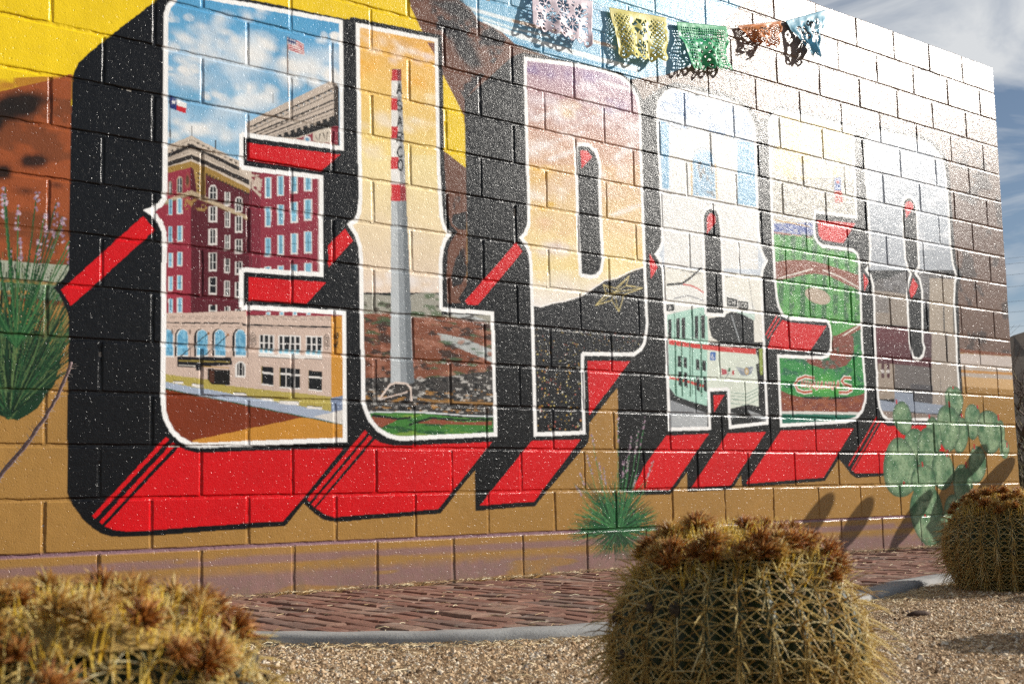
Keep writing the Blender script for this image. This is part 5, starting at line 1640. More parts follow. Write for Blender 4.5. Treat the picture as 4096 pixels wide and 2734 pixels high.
('P','E3E3E0',[3058,2045,3331,2046,3665,2047,3825,2049,3820,1676,3053,1612]),
('P','E6E4DA',[3053,1612,3885,1644,3859,1248,3033,1197]),
('P','E9E9E4',[3060,1504,3218,1536,3354,1505,3523,1520,3706,1505,3777,1446,3773,1395,3052,1340]),
('S','CE4A40',8.5,[3188,1530,3251,1528,3302,1516,3353,1496]),
('S','1B1B1E',12.7,[3065,1516,3183,1533,3236,1563,3344,1638]),
('S','2A2A2C',4.2,[3070,1613,3351,1601]),
('S','2A2A2C',4.4,[3537,1604,3827,1641]),
('S','4A4A4C',4.4,[3731,1619,3764,1388]),
('S','9A9CA0',7.0,[3111,1442,3231,1470,3351,1449]),
('P','1A1C1E',[3056,1404,3118,1415,3116,1375,3054,1368]),
('S','D8D8D4',4.2,[3075,1380,3085,1400,3092,1381]),
('S','D8D8D4',4.2,[3079,1388,3089,1388]),
('P','1A1C1E',[3541,1487,3626,1482,3623,1434,3538,1434]),
('P','1A1C1E',[3634,1476,3718,1474,3715,1425,3631,1427]),
('S','E2E2DE',4.4,[3573,1470,3567,1474,3558,1473,3552,1466,3551,1456,3557,1450,3565,1451,3572,1456]),
('S','E2E2DE',4.4,[3585,1470,3583,1447]),
('S','E2E2DE',4.4,[3606,1472,3604,1449]),
('S','E2E2DE',4.4,[3584,1459,3605,1460]),
('S','E2E2DE',4.4,[3643,1464,3642,1441]),
('S','E2E2DE',4.4,[3678,1459,3673,1464,3665,1463,3659,1455,3658,1446,3664,1439,3671,1440,3677,1445]),
('S','E2E2DE',4.4,[3685,1454,3691,1462,3699,1462,3704,1456,3703,1446,3697,1439,3690,1438,3684,1445,3685,1454]),
('P','A9D2C2',[3053,1346,3116,1363,3349,1418,3374,1396,3372,1198,3344,860,3101,901,3044,923,3044,1178]),
('P','16181A',[3064,1323,3091,1328,3087,1217,3060,1221]),
('P','16181A',[3127,1333,3154,1338,3150,1221,3123,1225]),
('P','16181A',[3169,1340,3196,1345,3192,1223,3165,1228]),
('P','16181A',[3272,1357,3300,1362,3295,1230,3267,1234]),
('P','16181A',[3324,1365,3353,1370,3347,1233,3319,1238]),
('S','1F5A44',6.9,[3116,1369,3100,919]),
('S','1F5A44',7.0,[3252,1380,3234,923]),
('S','1F5A44',7.0,[3317,1385,3299,926]),
('P','1D1F22',[3380,1353,3470,1369,3571,1405,3672,1406,3758,1368,3754,1241,3461,1223,3401,1249,3386,1298]),
('S','9AA0A4',8.7,[3570,1386,3633,1234]),
('P','BFD6CC',[3558,1416,3770,1407,3767,1369,3662,1399]),
('P','D8E0D2',[3362,1180,3487,1206,3761,1197,3786,1148,3774,963,3772,868,3528,842,3349,953]),
('P','CE3A34',[3063,1217,3234,1203,3487,1200,3766,1204,3764,1172,3485,1172,3233,1179,3061,1187]),
('P','CE4A40',[3057,1013,3189,998,3325,977,3324,961,3188,983,3056,999]),
('P','16181A',[3127,1127,3154,1127,3152,1066,3126,1070]),
('P','16181A',[3172,1124,3199,1123,3198,1062,3171,1067]),
('P','16181A',[3268,1117,3295,1116,3294,1054,3266,1059]),
('P','16181A',[3319,1114,3347,1113,3345,1051,3318,1056]),
('P','16181A',[3129,1044,3154,1042,3151,958,3126,969]),
('P','16181A',[3172,1040,3197,1038,3194,953,3170,964]),
('P','16181A',[3267,1023,3293,1021,3290,936,3265,947]),
('P','16181A',[3323,1022,3349,1021,3346,935,3320,946]),
('S','1F5A44',9.6,[3116,1202,3106,902]),
('S','1F5A44',9.7,[3162,1205,3152,904]),
('S','1F5A44',9.7,[3226,1209,3215,906]),
('S','1F5A44',9.8,[3316,1214,3305,909]),
('P','3A6AB0',[3383,1163,3430,1166,3427,1119,3380,1117]),
('S','E8E8E8',4.3,[3403,1155,3402,1139,3416,1128]),
('S','E8E8E8',4.2,[3397,1145,3392,1130,3407,1126]),
('P','B8505A',[3471,1075,3510,1071,3518,1046,3473,1038]),
('P','2A6A48',[3529,1084,3547,1082,3541,1060,3528,1059]),
('P','B83A40',[3560,1070,3578,1068,3572,1043,3554,1042]),
('S','6A6A6C',4.3,[3503,1021,3532,1053,3519,1071]),
('P','8A94A0',[3593,1090,3661,1084,3680,1095,3740,1098,3719,1056,3677,1041,3631,1045]),
('B','C9A03C',3680,1069,19,23,1),
('B','D8D8D4',3680,1069,10,14,0.9),
('S','C9CACA',4.3,[3597,1084,3660,1070]),
('S','C9CACA',4.4,[3706,1073,3737,1091]),
('S','7E9A8C',4.3,[3539,942,3670,937,3775,976]),
('S','7E9A8C',4.3,[3537,923,3669,918,3773,957]),
('S','7E9A8C',4.3,[3536,904,3668,899,3772,938]),
('S','7E9A8C',4.3,[3535,880,3666,874,3771,912]),
('P','16181A',[3760,1115,3851,1132,3841,978,3776,988]),
('P','8A9A3C',[3791,1205,3827,1208,3817,1054,3794,1053]),
('P','26282A',[3054,954,3101,908,3344,850,3340,789,3047,818]),
('P','8E9296',[3058,883,3342,819,3337,728,3050,723]),
('P','B0B4B6',[3066,797,3341,810,3338,746,3064,741]),
('P','1E2022',[3529,849,3676,878,3833,863,3827,762,3523,756]),
('P','9A9EA0',[3674,846,3830,813,3828,787,3708,810]),
('P','7E8284',[3536,830,3617,814,3534,793]),
('S','F6F6F4',40,[3028,2372,3030,2496,3054,2556,3103,2610,3173,2645,3277,2660,3499,2666,3638,2661,3749,2649,3811,2601,3842,2533,3850,2448,3849,2270,3843,1907,3853,1811,3882,1761,3907,1734,3868,1681,3849,1615,3847,1420,3849,1247,3847,767,3512,734,3509,950,3371,942,3367,727,3034,715,3037,1197,3038,1297,3032,1507,3028,1597,3010,1643,2978,1676,3017,1717,3034,1756,3040,1903,3034,2054,3034,2146,3028,2372]),
('S','F6F6F4',40,[3376,1895,3376,1933,3398,1970,3434,1987,3478,1981,3499,1949,3504,1885,3506,1391,3370,1386,3376,1819,3376,1895]),
('X',),
('C',[[3376,1895,3376,1933,3398,1970,3434,1987,3478,1981,3499,1949,3504,1885,3506,1391,3370,1386,3376,1819]]),
('P','CE0A14',[3395,1837,3400,1929,3424,1958,3451,1963,3472,1945,3473,1913]),
('X',),
('C',[[3962,2567,3986,2625,4027,2660,4109,2688,4791,2699,4802,2685,4787,2098,4374,2082,4359,2003,4363,1935,4387,1908,4422,1893,4725,1901,4774,1878,4793,1830,4788,1703,4777,1305,4781,1167,4789,994,4779,932,4740,862,4668,812,4570,789,3947,753,3950,1182,4357,1193,4416,1208,4443,1244,4456,1328,4450,1378,4426,1407,4079,1393,4012,1413,3976,1463,3960,1526,3953,1624,3950,1953,3957,2220,3960,2466]]),
('G','D2CFC2','C6C2B8',[3898,2681,4984,2885,4915,2075,3850,1944]),
('N','DCC98E',[4031,2644,4818,2787,4783,2352,4003,2238],90,90,0.5,0.7,81),
('N','6A6662',[3970,2248,4844,2378,4822,2117,3954,2006],16,10,0.55,0.7,82),
('P','3E62A0',[4575,2338,4641,2348,4633,2255,4567,2245]),
('P','B8402C',[4568,2252,4645,2263,4650,2187,4567,2175]),
('B','C04838',4605,2314,20,13,1),
('P','4A5EA0',[3961,1967,4349,2022,4342,1940,3957,1907]),
('N','C6C8D0',[3965,2021,4361,2051,4353,1941,3957,1907],22,8,0.55,0.8,83),
('S','C79A3C',6.2,[3973,1992,4305,1990]),
('S','9A6248',10.9,[3968,1915,4341,1922]),
('P','4E9A4A',[3957,1904,4341,1919,4420,1859,4858,1879,4808,1284,3912,1230]),
('P','2F6A38',[4026,1909,4071,1908,4014,1367,3969,1364]),
('P','2F6A38',[4126,1921,4172,1919,4113,1374,4068,1371]),
('P','2F6A38',[4229,1933,4275,1932,4214,1381,4168,1378]),
('P','2F6A38',[4332,1945,4379,1944,4317,1389,4270,1385]),
('P','2F6A38',[4438,1958,4486,1956,4422,1396,4374,1393]),
('P','2F6A38',[4546,1970,4594,1969,4528,1404,4480,1400]),
('P','2F6A38',[4655,1983,4705,1982,4637,1412,4588,1408]),
('P','2F6A38',[4767,1997,4817,1995,4747,1420,4697,1416]),
('N','6FB85A',[3957,1904,4866,1966,4814,1354,3916,1295],40,40,0.55,0.5,84),
('P','8A4E3A',[3965,1734,4085,1759,4258,1777,4435,1772,4626,1750,4801,1732,4793,1633,4619,1666,4471,1700,4335,1701,4231,1684,4097,1648,3958,1624]),
('S','E3DED4',7.7,[3988,1637,4316,1729]),
('S','E3DED4',8.0,[4410,1732,4558,1709,4783,1649]),
('P','B8A692',[4474,1553,4467,1539,4448,1526,4420,1518,4385,1513,4347,1514,4310,1520,4277,1530,4251,1543,4235,1557,4230,1573,4237,1588,4255,1600,4282,1608,4317,1613,4354,1612,4392,1607,4426,1597,4452,1584,4469,1569]),
('P','8A4E3A',[4484,1319,4776,1429,4802,1214,4475,1197]),
('S','E3DED4',7.9,[4493,1292,4763,1417]),
('P','2E6A44',[4658,1344,4773,1393,4763,1282,4675,1276]),
('P','2E8A40',[3956,1163,4285,1174,4810,1307,4780,959,3940,931]),
('P','7E4030',[4164,1175,4430,1169,4485,1328,4680,1340,4681,1216,4599,1150,4490,1121,4364,1118,4242,1139]),
('N','1F5A4A',[3956,1163,4810,1307,4785,1014,3944,982],60,40,0.55,0.7,85),
('B','5FB83A',4355,1011,267,76,0.7),
('P','7E4030',[3943,976,4048,947,4196,929,4370,928,4561,941,4726,971,4806,994,4785,753,3927,738]),
('P','D6D6D0',[3934,847,4772,862,4771,845,3933,831]),
('P','1F6A58',[3933,831,4771,845,4763,752,3927,738]),
('N','9E5A34',[3940,931,4780,959,4773,869,3934,847],60,16,0.5,0.6,86),
('S','F0EEE6',16.6,[4166,1038,4163,992]),
('S','F0EEE6',16.6,[4194,1039,4190,993]),
('S','F0EEE6',16.6,[4164,1015,4192,1016]),
('S','F0EEE6',16.7,[4218,1039,4215,994]),
('S','F0EEE6',16.7,[4242,1035,4239,989]),
('S','F0EEE6',16.7,[4271,1036,4267,990]),
('S','F0EEE6',16.7,[4241,1012,4269,1013]),
('S','F0EEE6',16.8,[4287,1036,4285,1002,4293,990,4304,991,4313,1003,4316,1037]),
('S','F0EEE6',16.8,[4333,991,4351,1038,4362,992]),
('S','F0EEE6',16.8,[4340,1009,4358,1010]),
('S','F0EEE6',16.9,[4389,1040,4385,994]),
('S','F0EEE6',16.9,[4418,1041,4414,995]),
('S','F0EEE6',16.9,[4387,1017,4416,1018]),
('S','F0EEE6',17.0,[4439,1042,4437,1008,4445,996,4456,997,4466,1009,4468,1044]),
('S','F0EEE6',17.1,[4489,999,4507,1046,4518,1000]),
('S','F0EEE6',17.1,[4496,1017,4514,1017]),
('S','F0EEE6',24.9,[4282,1055,4196,1061,4129,1041,4102,1008,4120,976,4179,965,4255,974]),
('S','F0EEE6',25.8,[4641,1070,4571,1071,4543,1049,4568,1030,4632,1019,4635,995,4585,979,4510,978]),
('S','B4522C',9.0,[4166,1038,4163,992]),
('S','B4522C',9.1,[4194,1039,4190,993]),
('S','B4522C',9.1,[4164,1015,4192,1016]),
('S','B4522C',9.1,[4218,1039,4215,994]),
('S','B4522C',9.1,[4242,1035,4239,989]),
('S','B4522C',9.1,[4271,1036,4267,990]),
('S','B4522C',9.1,[4241,1012,4269,1013]),
('S','B4522C',9.1,[4287,1036,4285,1002,4293,990,4304,991,4313,1003,4316,1037]),
('S','B4522C',9.2,[4333,991,4351,1038,4362,992]),
('S','B4522C',9.2,[4340,1009,4358,1010]),
('S','B4522C',9.2,[4389,1040,4385,994]),
('S','B4522C',9.2,[4418,1041,4414,995]),
('S','B4522C',9.2,[4387,1017,4416,1018]),
('S','B4522C',9.3,[4439,1042,4437,1008,4445,996,4456,997,4466,1009,4468,1044]),
('S','B4522C',9.3,[4489,999,4507,1046,4518,1000]),
('S','B4522C',9.3,[4496,1017,4514,1017]),
('S','B4522C',13.6,[4282,1055,4196,1061,4129,1041,4102,1008,4120,976,4179,965,4255,974]),
('S','B4522C',14.1,[4641,1070,4571,1071,4543,1049,4568,1030,4632,1019,4635,995,4585,979,4510,978]),
('S','F6F6F4',40,[3962,2567,3986,2625,4027,2660,4109,2688,4791,2699,4802,2685,4787,2098,4374,2082,4359,2003,4363,1935,4387,1908,4422,1893,4725,1901,4774,1878,4793,1830,4788,1703,4777,1305,4781,1167,4789,994,4779,932,4740,862,4668,812,4570,789,3947,753,3950,1182,4357,1193,4416,1208,4443,1244,4456,1328,4450,1378,4426,1407,4079,1393,4012,1413,3976,1463,3960,1526,3953,1624,3950,1953,3957,2220,3960,2466,3962,2567]),
('X',),
('C',[[4893,2428,4899,2569,4924,2643,4984,2696,5069,2726,5471,2745,5635,2731,5735,2694,5792,2643,5810,2557,5823,2415,5825,2261,5823,2030,5838,1916,5875,1835,5848,1780,5828,1649,5826,1370,5820,1257,5823,1032,5796,918,5751,858,5672,827,4993,809,4938,838,4904,893,4892,963,4894,1102,4893,1243,4893,1360,4906,1573,4904,1678,4886,1733,4832,1774,4879,1811,4897,1927,4894,2105,4894,2285],[5289,2250,5298,2282,5331,2305,5368,2313,5409,2297,5430,2255,5424,2134,5423,1911,5418,1859,5370,1802,5420,1763,5438,1690,5411,1344,5427,1308,5408,1264,5364,1236,5317,1244,5291,1294,5282,1336,5283,1531,5291,1677,5308,1737,5345,1799,5312,1833,5287,1896,5287,2043]]),
('G','BCC6D2','A2A8B0',[4866,2729,6087,2945,5974,1886,4785,1767]),
('N','D6DAE0',[4866,2729,6087,2945,5990,2029,4796,1898],160,70,0.55,0.7,91),
('P','6C6A6C',[4889,1705,5028,1725,5260,1806,5446,1839,5853,1818,5831,1611,4874,1534]),
('N','4A4442',[4889,1712,5859,1880,5831,1611,4874,1534],60,30,0.5,0.8,92),
('P','8E8276',[4907,1650,5282,1654,5262,1442,4888,1430]),
('P','7A7470',[4927,1623,5077,1622,5068,1514,4917,1509]),
('P','5E262E',[4910,1417,5274,1435,5242,1095,4880,1079]),
('P','A59888',[5541,1789,5852,1811,5835,1271,5489,1252]),
('S','17171B',13.6,[5484,1590,5468,1295]),
('S','17171B',13.8,[5688,1607,5671,1306]),
('S','17171B',13.9,[5806,1616,5787,1313]),
('P','4A3036',[5430,1410,5529,1409,5514,1253,5414,1248]),
('P','56262E',[4912,1313,5289,1337,5293,1250,5513,1247,5496,1071,5085,1054,4934,1174,4900,1172]),
('P','9C8E80',[4923,1180,5096,1182,5076,955,4903,949]),
('P','6A6462',[5096,1182,5507,1181,5491,1027,5082,1026]),
('P','4A1E26',[4959,1196,4987,1196,4978,1085,4949,1087]),
('B','D8D4D0',4966,1129,18,14,0.8),
('P','4A1E26',[5016,1199,5045,1200,5035,1087,5007,1090]),
('B','D8D4D0',5024,1132,18,14,0.8),
('P','A2968A',[5531,1425,5839,1431,5811,919,5480,910]),
('S','2A2426',10.3,[5710,1438,5694,1227]),
('P','504E52',[5251,1061,5507,1057,5495,939,5276,947]),
('S','6A605A',6.8,[5600,1112,5593,913]),
('P','8E98A8',[4914,943,5074,934,5080,1004,5281,997,5276,947,5632,929,5623,840,4907,866]),
('P','8A7A70',[4919,877,5600,862,5593,796,4911,783]),
('S','3A3A40',6.6,[5069,877,5728,865]),
('S','F6F6F4',40,[4893,2428,4899,2569,4924,2643,4984,2696,5069,2726,5471,2745,5635,2731,5735,2694,5792,2643,5810,2557,5823,2415,5825,2261,5823,2030,5838,1916,5875,1835,5848,1780,5828,1649,5826,1370,5820,1257,5823,1032,5796,918,5751,858,5672,827,4993,809,4938,838,4904,893,4892,963,4894,1102,4893,1243,4893,1360,4906,1573,4904,1678,4886,1733,4832,1774,4879,1811,4897,1927,4894,2105,4894,2285,4893,2428]),
('S','F6F6F4',40,[5289,2250,5298,2282,5331,2305,5368,2313,5409,2297,5430,2255,5424,2134,5423,1911,5418,1859,5370,1802,5420,1763,5438,1690,5411,1344,5427,1308,5408,1264,5364,1236,5317,1244,5291,1294,5282,1336,5283,1531,5291,1677,5308,1737,5345,1799,5312,1833,5287,1896,5287,2043,5289,2250]),
('X',),
('C',[[5289,2250,5298,2282,5331,2305,5368,2313,5409,2297,5430,2255,5424,2134,5423,1911,5418,1859,5370,1802,5420,1763,5438,1690,5411,1344,5427,1308,5408,1264,5364,1236,5317,1244,5291,1294,5282,1336,5283,1531,5291,1677,5308,1737,5345,1799,5312,1833,5287,1896,5287,2043]]),
('P','CE0A14',[5307,2261,5328,2282,5366,2294,5401,2280,5404,2252,5313,2171]),
('P','CE0A14',[5353,1772,5405,1724,5369,1669,5317,1629,5303,1685]),
('X',),
('Y',[2642,200],[2286,358,3049,357,2588,35,2691,818]),
('E',5672,338,5673,30,247),
('E',5276,396,5469,-6,362),
('E',5098,929,5211,729,199),
('E',5748,1068,5746,851,218),
('E',5979,949,5931,701,199),
('E',5832,859,5750,607,202),
('E',5684,935,5638,619,273),
('E',5458,850,5528,621,153),
('E',5244,767,5304,526,233),
('E',5416,780,5414,423,239),
('E',6309,846,6294,650,100),
('E',6185,911,6136,603,321),
('E',6335,709,6330,571,131),
('E',4933,579,5285,437,386),
('E',5627,605,5504,375,260),
('E',6036,652,5924,407,216),
('E',5331,533,5359,292,283),
('E',5850,525,5734,277,235),
('S','B82430',14.6,[5093,952,5096,924]),
('S','B82430',15.0,[5448,865,5448,837]),
('S','B82430',15.3,[5686,960,5687,919]),
('S','B82430',15.4,[5742,1064,5744,1045]),
('S','B82430',15.4,[5822,879,5828,853]),
('S','B82430',15.7,[6023,944,6025,918]),
('S','B82430',15.9,[6279,886,6282,840]),
('S','B82430',15.5,[5953,675,5957,638]),
('S','B82430',15.9,[6369,691,6367,652]),
('S','B82430',15.1,[5633,632,5622,585]),
('S','B82430',14.7,[5337,552,5344,519]),
('S','B82430',14.4,[5120,422,5137,411]),
('S','B82430',15.3,[5840,552,5846,511]),
('S','B82430',14.5,[5338,211,5348,193])]
paint(MURAL)
# ------------------------------------------------------------------ materials
def mat_paint(name, darken=1.0):
    t = NT(name, .30, .30)
    base = t.attr('paint')
    var = t.ramp(t.noise(2.2, 4, .6), [(.3, .90), (.7, 1.06)])
    base = t.mix(1.0, base, var, 'MULTIPLY')
    base = t.mix(1.0, base, t.ramp(t.noise(13, 5, .65), [(.3, .93), (.7, 1.04)]), 'MULTIPLY')
    sx = t.n.new('ShaderNodeSeparateXYZ'); t.l.new(t.P(), sx.inputs[0])
    zf = t.n.new('ShaderNodeMapRange'); zf.inputs['From Min'].default_value = .20; zf.inputs['From Max'].default_value = -.01; zf.inputs['To Min'].default_value = 0; zf.inputs['To Max'].default_value = 1
    t.l.new(sx.outputs['Z'], zf.inputs['Value'])
    dirt = t.math('MULTIPLY', zf.outputs['Result'], t.ramp(t.noise(22, 5, .7), [(.42, 0), (.68, .75)]))
    base = t.mix(dirt, base, (.20, .145, .10))
    spk = t.ramp(t.noise(330, 2, .5), [(.30, .72), (.42, 1.0)])
    base = t.mix(.5, base, spk, 'MULTIPLY')
    g1 = t.noise(160, 3, .60); g2 = t.noise(300, 2, .6); g3 = t.noise(26, 2, .5)
    pits = t.ramp(t.noise(70, 2, .5), [(.30, 0), (.37, 1)])
    vo = t.n.new('ShaderNodeTexVoronoi'); vo.inputs['Scale'].default_value = 215; t.l.new(t.P(), vo.inputs['Vector'])
    n = t.bump(g3, .0026, .4); n = t.bump(g1, .00135, .75, n); n = t.bump(vo.outputs['Distance'], -.00095, .40, n); n = t.bump(g2, .0005, .7, n); n = t.bump(pits, .0012, .6, n)
    r = t.ramp(t.noise(60, 3, .6), [(.3, .21), (.75, .33)])
    t.set(Base_Color=base, Normal=n, Roughness=r)
    return t.m
M_PAINT = mat_paint('painted_block')
def simple(name, c1, c2, scale, rough=.8, spec=.3, bumpd=.002, bscale=None, detail=4):
    t = NT(name, rough, spec)
    c = t.ramp(t.noise(scale, detail, .6), [(.3, c1), (.7, c2)])
    n = t.bump(t.noise(bscale or scale*2, 4, .6), bumpd, .7)
    return t.set(Base_Color=c, Normal=n)

# ------------------------------------------------------------------ the wall
SAT = np.zeros((CH+1, CW+1, 3)); SAT[1:, 1:] = CAN.cumsum(0, dtype=np.float64).cumsum(1)
def sample(u, v, du, dv):
    """box average of the mural round points (mm arrays) with half extents du, dv"""
    x0 = np.clip(np.floor((u-du-U0)/PX), 0, CW-1).astype(int); x1 = np.clip(np.ceil((u+du-U0)/PX), 1, CW).astype(int)
    y0 = np.clip(np.floor((v-dv-V0)/PX), 0, CH-1).astype(int); y1 = np.clip(np.ceil((v+dv-V0)/PX), 1, CH).astype(int)
    x1 = np.maximum(x1, x0+1); y1 = np.maximum(y1, y0+1)
    s = SAT[y1, x1]-SAT[y0, x1]-SAT[y1, x0]+SAT[y0, x0]
    return (s/((x1-x0)*(y1-y0))[..., None]*.95).astype(np.float32)
BL, CO, NCOL, NROW = 406.4, 203.2, 16, 17
rng = np.random.RandomState(7)
def block_mesh(ua, ub, va, vb, step_u, step_v, yoff, tiltx, tiltz, seed):
    """front face as a colour quadtree plus a rounded arris running back into the joint; mm in, metres out"""
    V = []; F = []; Cc = []; nb = 0
    r = np.random.RandomState(seed)
    ins = 6.0
    fa, fb, ga, gb = ua+ins, ub-ins, va+ins, vb-ins
    nu = max(8, int(math.ceil((fb-fa)/step_u/8))*8); nv = max(8, int(math.ceil((gb-ga)/step_v/8))*8)
    us = np.linspace(fa, fb, nu+1); vs = np.linspace(ga, gb, nv+1)
    UU, VV = np.meshgrid(us, vs)
    C = sample(UU, VV, (fb-fa)/nu*.5, (gb-ga)/nv*.5)
    cu, cv = nu//8, nv//8
    s = np.sqrt(np.maximum(C, 0))
    T = np.linspace(0, 1, 9)
    fine = np.zeros((cv, cu), bool)
    for j in range(cv):
        S = s[j*8:j*8+9]
        for i in range(cu):
            b = S[:, i*8:i*8+9]
            if np.ptp(b.reshape(-1, 3), axis=0).max() < .035: continue
            bil = (b[0, 0]*(1-T)[None, :, None]+b[0, 8]*T[None, :, None])*(1-T)[:, None, None]+(b[8, 0]*(1-T)[None, :, None]+b[8, 8]*T[None, :, None])*T[:, None, None]
            if np.abs(b-bil).max() > .03: fine[j, i] = True
    idx = np.arange((nu+1)*(nv+1)).reshape(nv+1, nu+1)
    fq = []
    jj, ii = np.nonzero(~fine)
    fq.append(np.stack([idx[jj*8, ii*8], idx[jj*8, ii*8+8], idx[jj*8+8, ii*8+8], idx[jj*8+8, ii*8]], 1))
    if fine.any():
        m = np.kron(fine, np.ones((8, 8), bool)); jj, ii = np.nonzero(m)
        fq.append(np.stack([idx[jj, ii], idx[jj, ii+1], idx[jj+1, ii+1], idx[jj+1, ii]], 1))
    FQ = np.concatenate(fq)
    used, inv = np.unique(FQ, return_inverse=True)
    P = np.stack([UU.ravel()[used], np.zeros(len(used)), VV.ravel()[used]], 1)
    V.append(P); F.append(inv.reshape(-1, 4)); Cc.append(C.reshape(-1, 3)[used]); nb = len(P)
    # arris rings
    per = []
    pu = np.linspace(fa, fb, max(6, nu//2)+1)[:-1]; pv = np.linspace(ga, gb, max(4, nv//2)+1)[:-1]
    per = np.concatenate([np.stack([pu, np.full(len(pu), ga)], 1), np.stack([np.full(len(pv), fb), pv], 1),
                          np.stack([fa+fb-pu, np.full(len(pu), gb)], 1), np.stack([np.full(len(pv), fa), ga+gb-pv], 1)])
    cen = np.array([(fa+fb)/2, (ga+gb)/2]); hw = np.array([(fb-fa)/2, (gb-ga)/2])
    out = np.zeros_like(per); rel = per-cen
    out[:, 0] = np.where(np.abs(np.abs(rel[:, 0])-hw[0]) < 1e-6, np.sign(rel[:, 0]), 0); out[:, 1] = np.where(np.abs(np.abs(rel[:, 1])-hw[1]) < 1e-6, np.sign(rel[:, 1]), 0)
    n = len(per); wob = r.normal(0, 1, n); wob = sum(np.roll(wob, k_) for k_ in range(-3, 4))/2.6+r.normal(0, .25, n)
    rings = []
    for off, y in ((0, 0.0), (2.2, .6), (5.0, 2.0), (6.3, 4.6), (6.6, 9.0)):
        w = wob*1.15*(off > 0)
        q = per+out*(off+w[:, None]); rings.append(np.stack([q[:, 0], np.full(n, y)+wob*.15*(off > 0), q[:, 1]], 1))
    R = np.concatenate(rings); k = np.arange(n); kn = (k+1) % n
    fr = np.concatenate([np.stack([g*n+k, (g+1)*n+k, (g+1)*n+kn, g*n+kn], 1)[:, ::-1] for g in range(4)])
    V.append(R); F.append(fr+nb); Cc.append(sample(R[:, 0], R[:, 2], np.full(len(R), 3.), np.full(len(R), 3.)))
    V = np.concatenate(V); F = np.concatenate(F); Cc = np.concatenate(Cc)
    V[:, 1] += yoff+(V[:, 0]-(ua+ub)/2)*tiltz+(V[:, 2]-(va+vb)/2)*tiltx
    return V/1000., F, Cc, len(FQ)
wall = tag(empty('mural_wall', (3.2, .1, 0)), 'long painted concrete block wall with a big letter mural', 'wall')
def wallchild(name, me, mat):
    o = link(name, me, mat, wall); o.matrix_parent_inverse = Matrix.Translation((-3.2, -.1, 0)); return o
blocks = []
for row in range(NROW):
    off = 0 if row % 2 == 0 else -.5
    for cidx in range(-3, NCOL+1):
        a = cidx+off; b = min(a+1, NCOL)
        if a >= NCOL: continue
        ua, ub, va, vb = a*BL+5, b*BL-5, row*CO+5, row*CO+CO-5
        ua += rng.normal(0, 1.1); ub += rng.normal(0, 1.1); va += rng.normal(0, .8); vb += rng.normal(0, .8)
        if b == NCOL: ub = b*BL+rng.normal(0, 1.5)
        if row == NROW-1: vb = row*CO+CO
        if row == 0: va = -40.
        ps = [project(u/1000, 0, v/1000) for u in (ua, ub) for v in (va, vb)]
        xs = [max(0, min(1024, p[0])) for p in ps]; ys = [max(0, min(683, p[1])) for p in ps]
        vis = (max(xs)-min(xs))*(max(ys)-min(ys))
        xs = [p[0] for p in ps]; ys = [p[1] for p in ps]
        pw = max(6., max(xs)-min(xs)); ph = max(6., abs(ps[1][1]-ps[0][1]))
        blocks.append((vis, ua, ub, va, vb, (ub-ua)/pw*FINE_STEP, (vb-va)/ph*FINE_STEP))
blocks.sort(key=lambda q: -q[0])
rest_v, rest_f, rest_c, nb = [], [], [], 0
for k, (vis, ua, ub, va, vb, su, sv) in enumerate(blocks):
    yo, tx, tz = rng.normal(0, .5), rng.normal(0, .0035), rng.normal(0, .0028)
    single = vis > 1 and k < 300
    V, F, C, nq = block_mesh(ua, ub, va, vb, su if single else 30, sv if single else 30, yo, tx, tz, k)
    if single:
        me = npmesh('block', V, F, False, C)
        sm = np.zeros(len(F), bool); sm[nq:] = True; me.polygons.foreach_set('use_smooth', sm)
        wallchild('block', me, M_PAINT)
    else:
        rest_v.append(V); rest_f.append(F+nb); rest_c.append(C); nb += len(V)
if rest_v:
    o = wallchild('block_courses', npmesh('block_courses', np.concatenate(rest_v), np.concatenate(rest_f), False, np.concatenate(rest_c)), M_PAINT); o['kind'] = 'stuff'
# mortar beds and perpends, tooled slightly hollow
mv, mf, mc, nb = [], [], [], 0
def strip(p0, p1, width, n, horizontal, depth):
    global nb
    t = np.linspace(0, 1, n+1); wv = np.array([-1, -.4, .4, 1])*width/2; yy = np.array([depth-1.2, depth, depth, depth-1.2])
    wob = np.convolve(rng.normal(0, 1.5, n+9), np.ones(9)/9, 'valid')+np.repeat(rng.normal(0, .5, n//12+2), 12)[:n+1]
    q = np.zeros((n+1, 4, 3))
    for j in range(4):
        if horizontal: q[:, j, 0] = p0[0]+(p1[0]-p0[0])*t; q[:, j, 2] = p0[1]+wv[j]
        else: q[:, j, 2] = p0[1]+(p1[1]-p0[1])*t; q[:, j, 0] = p0[0]+wv[j]
        q[:, j, 1] = yy[j]+wob
    i = np.arange(n)[:, None]*4+np.arange(3)[None]
    f = np.stack([i, i+1, i+5, i+4], -1).reshape(-1, 4)
    if horizontal: f = f[:, ::-1]
    q = q.reshape(-1, 3)
    mv.append(q); mf.append(f+nb); mc.append(sample(q[:, 0], q[:, 2], np.full(len(q), 3.), np.full(len(q), 3.))); nb += len(q)
for row in range(1, NROW): strip((-1300, row*CO), (NCOL*BL-2, row*CO), 18, 1500, True, 4.2)
for row in range(NROW):
    off = 0 if row % 2 == 0 else .5
    for cidx in range(-3, NCOL):
        u = (cidx+off)*BL
        if -1300 < u < NCOL*BL-50: strip((u, row*CO+2), (u, row*CO+CO-2), 18, 34, False, 4.4)
wallchild('mortar_joints', npmesh('mortar_joints', np.concatenate(mv)/1000., np.concatenate(mf)[:, ::-1], True, np.concatenate(mc)), M_PAINT)
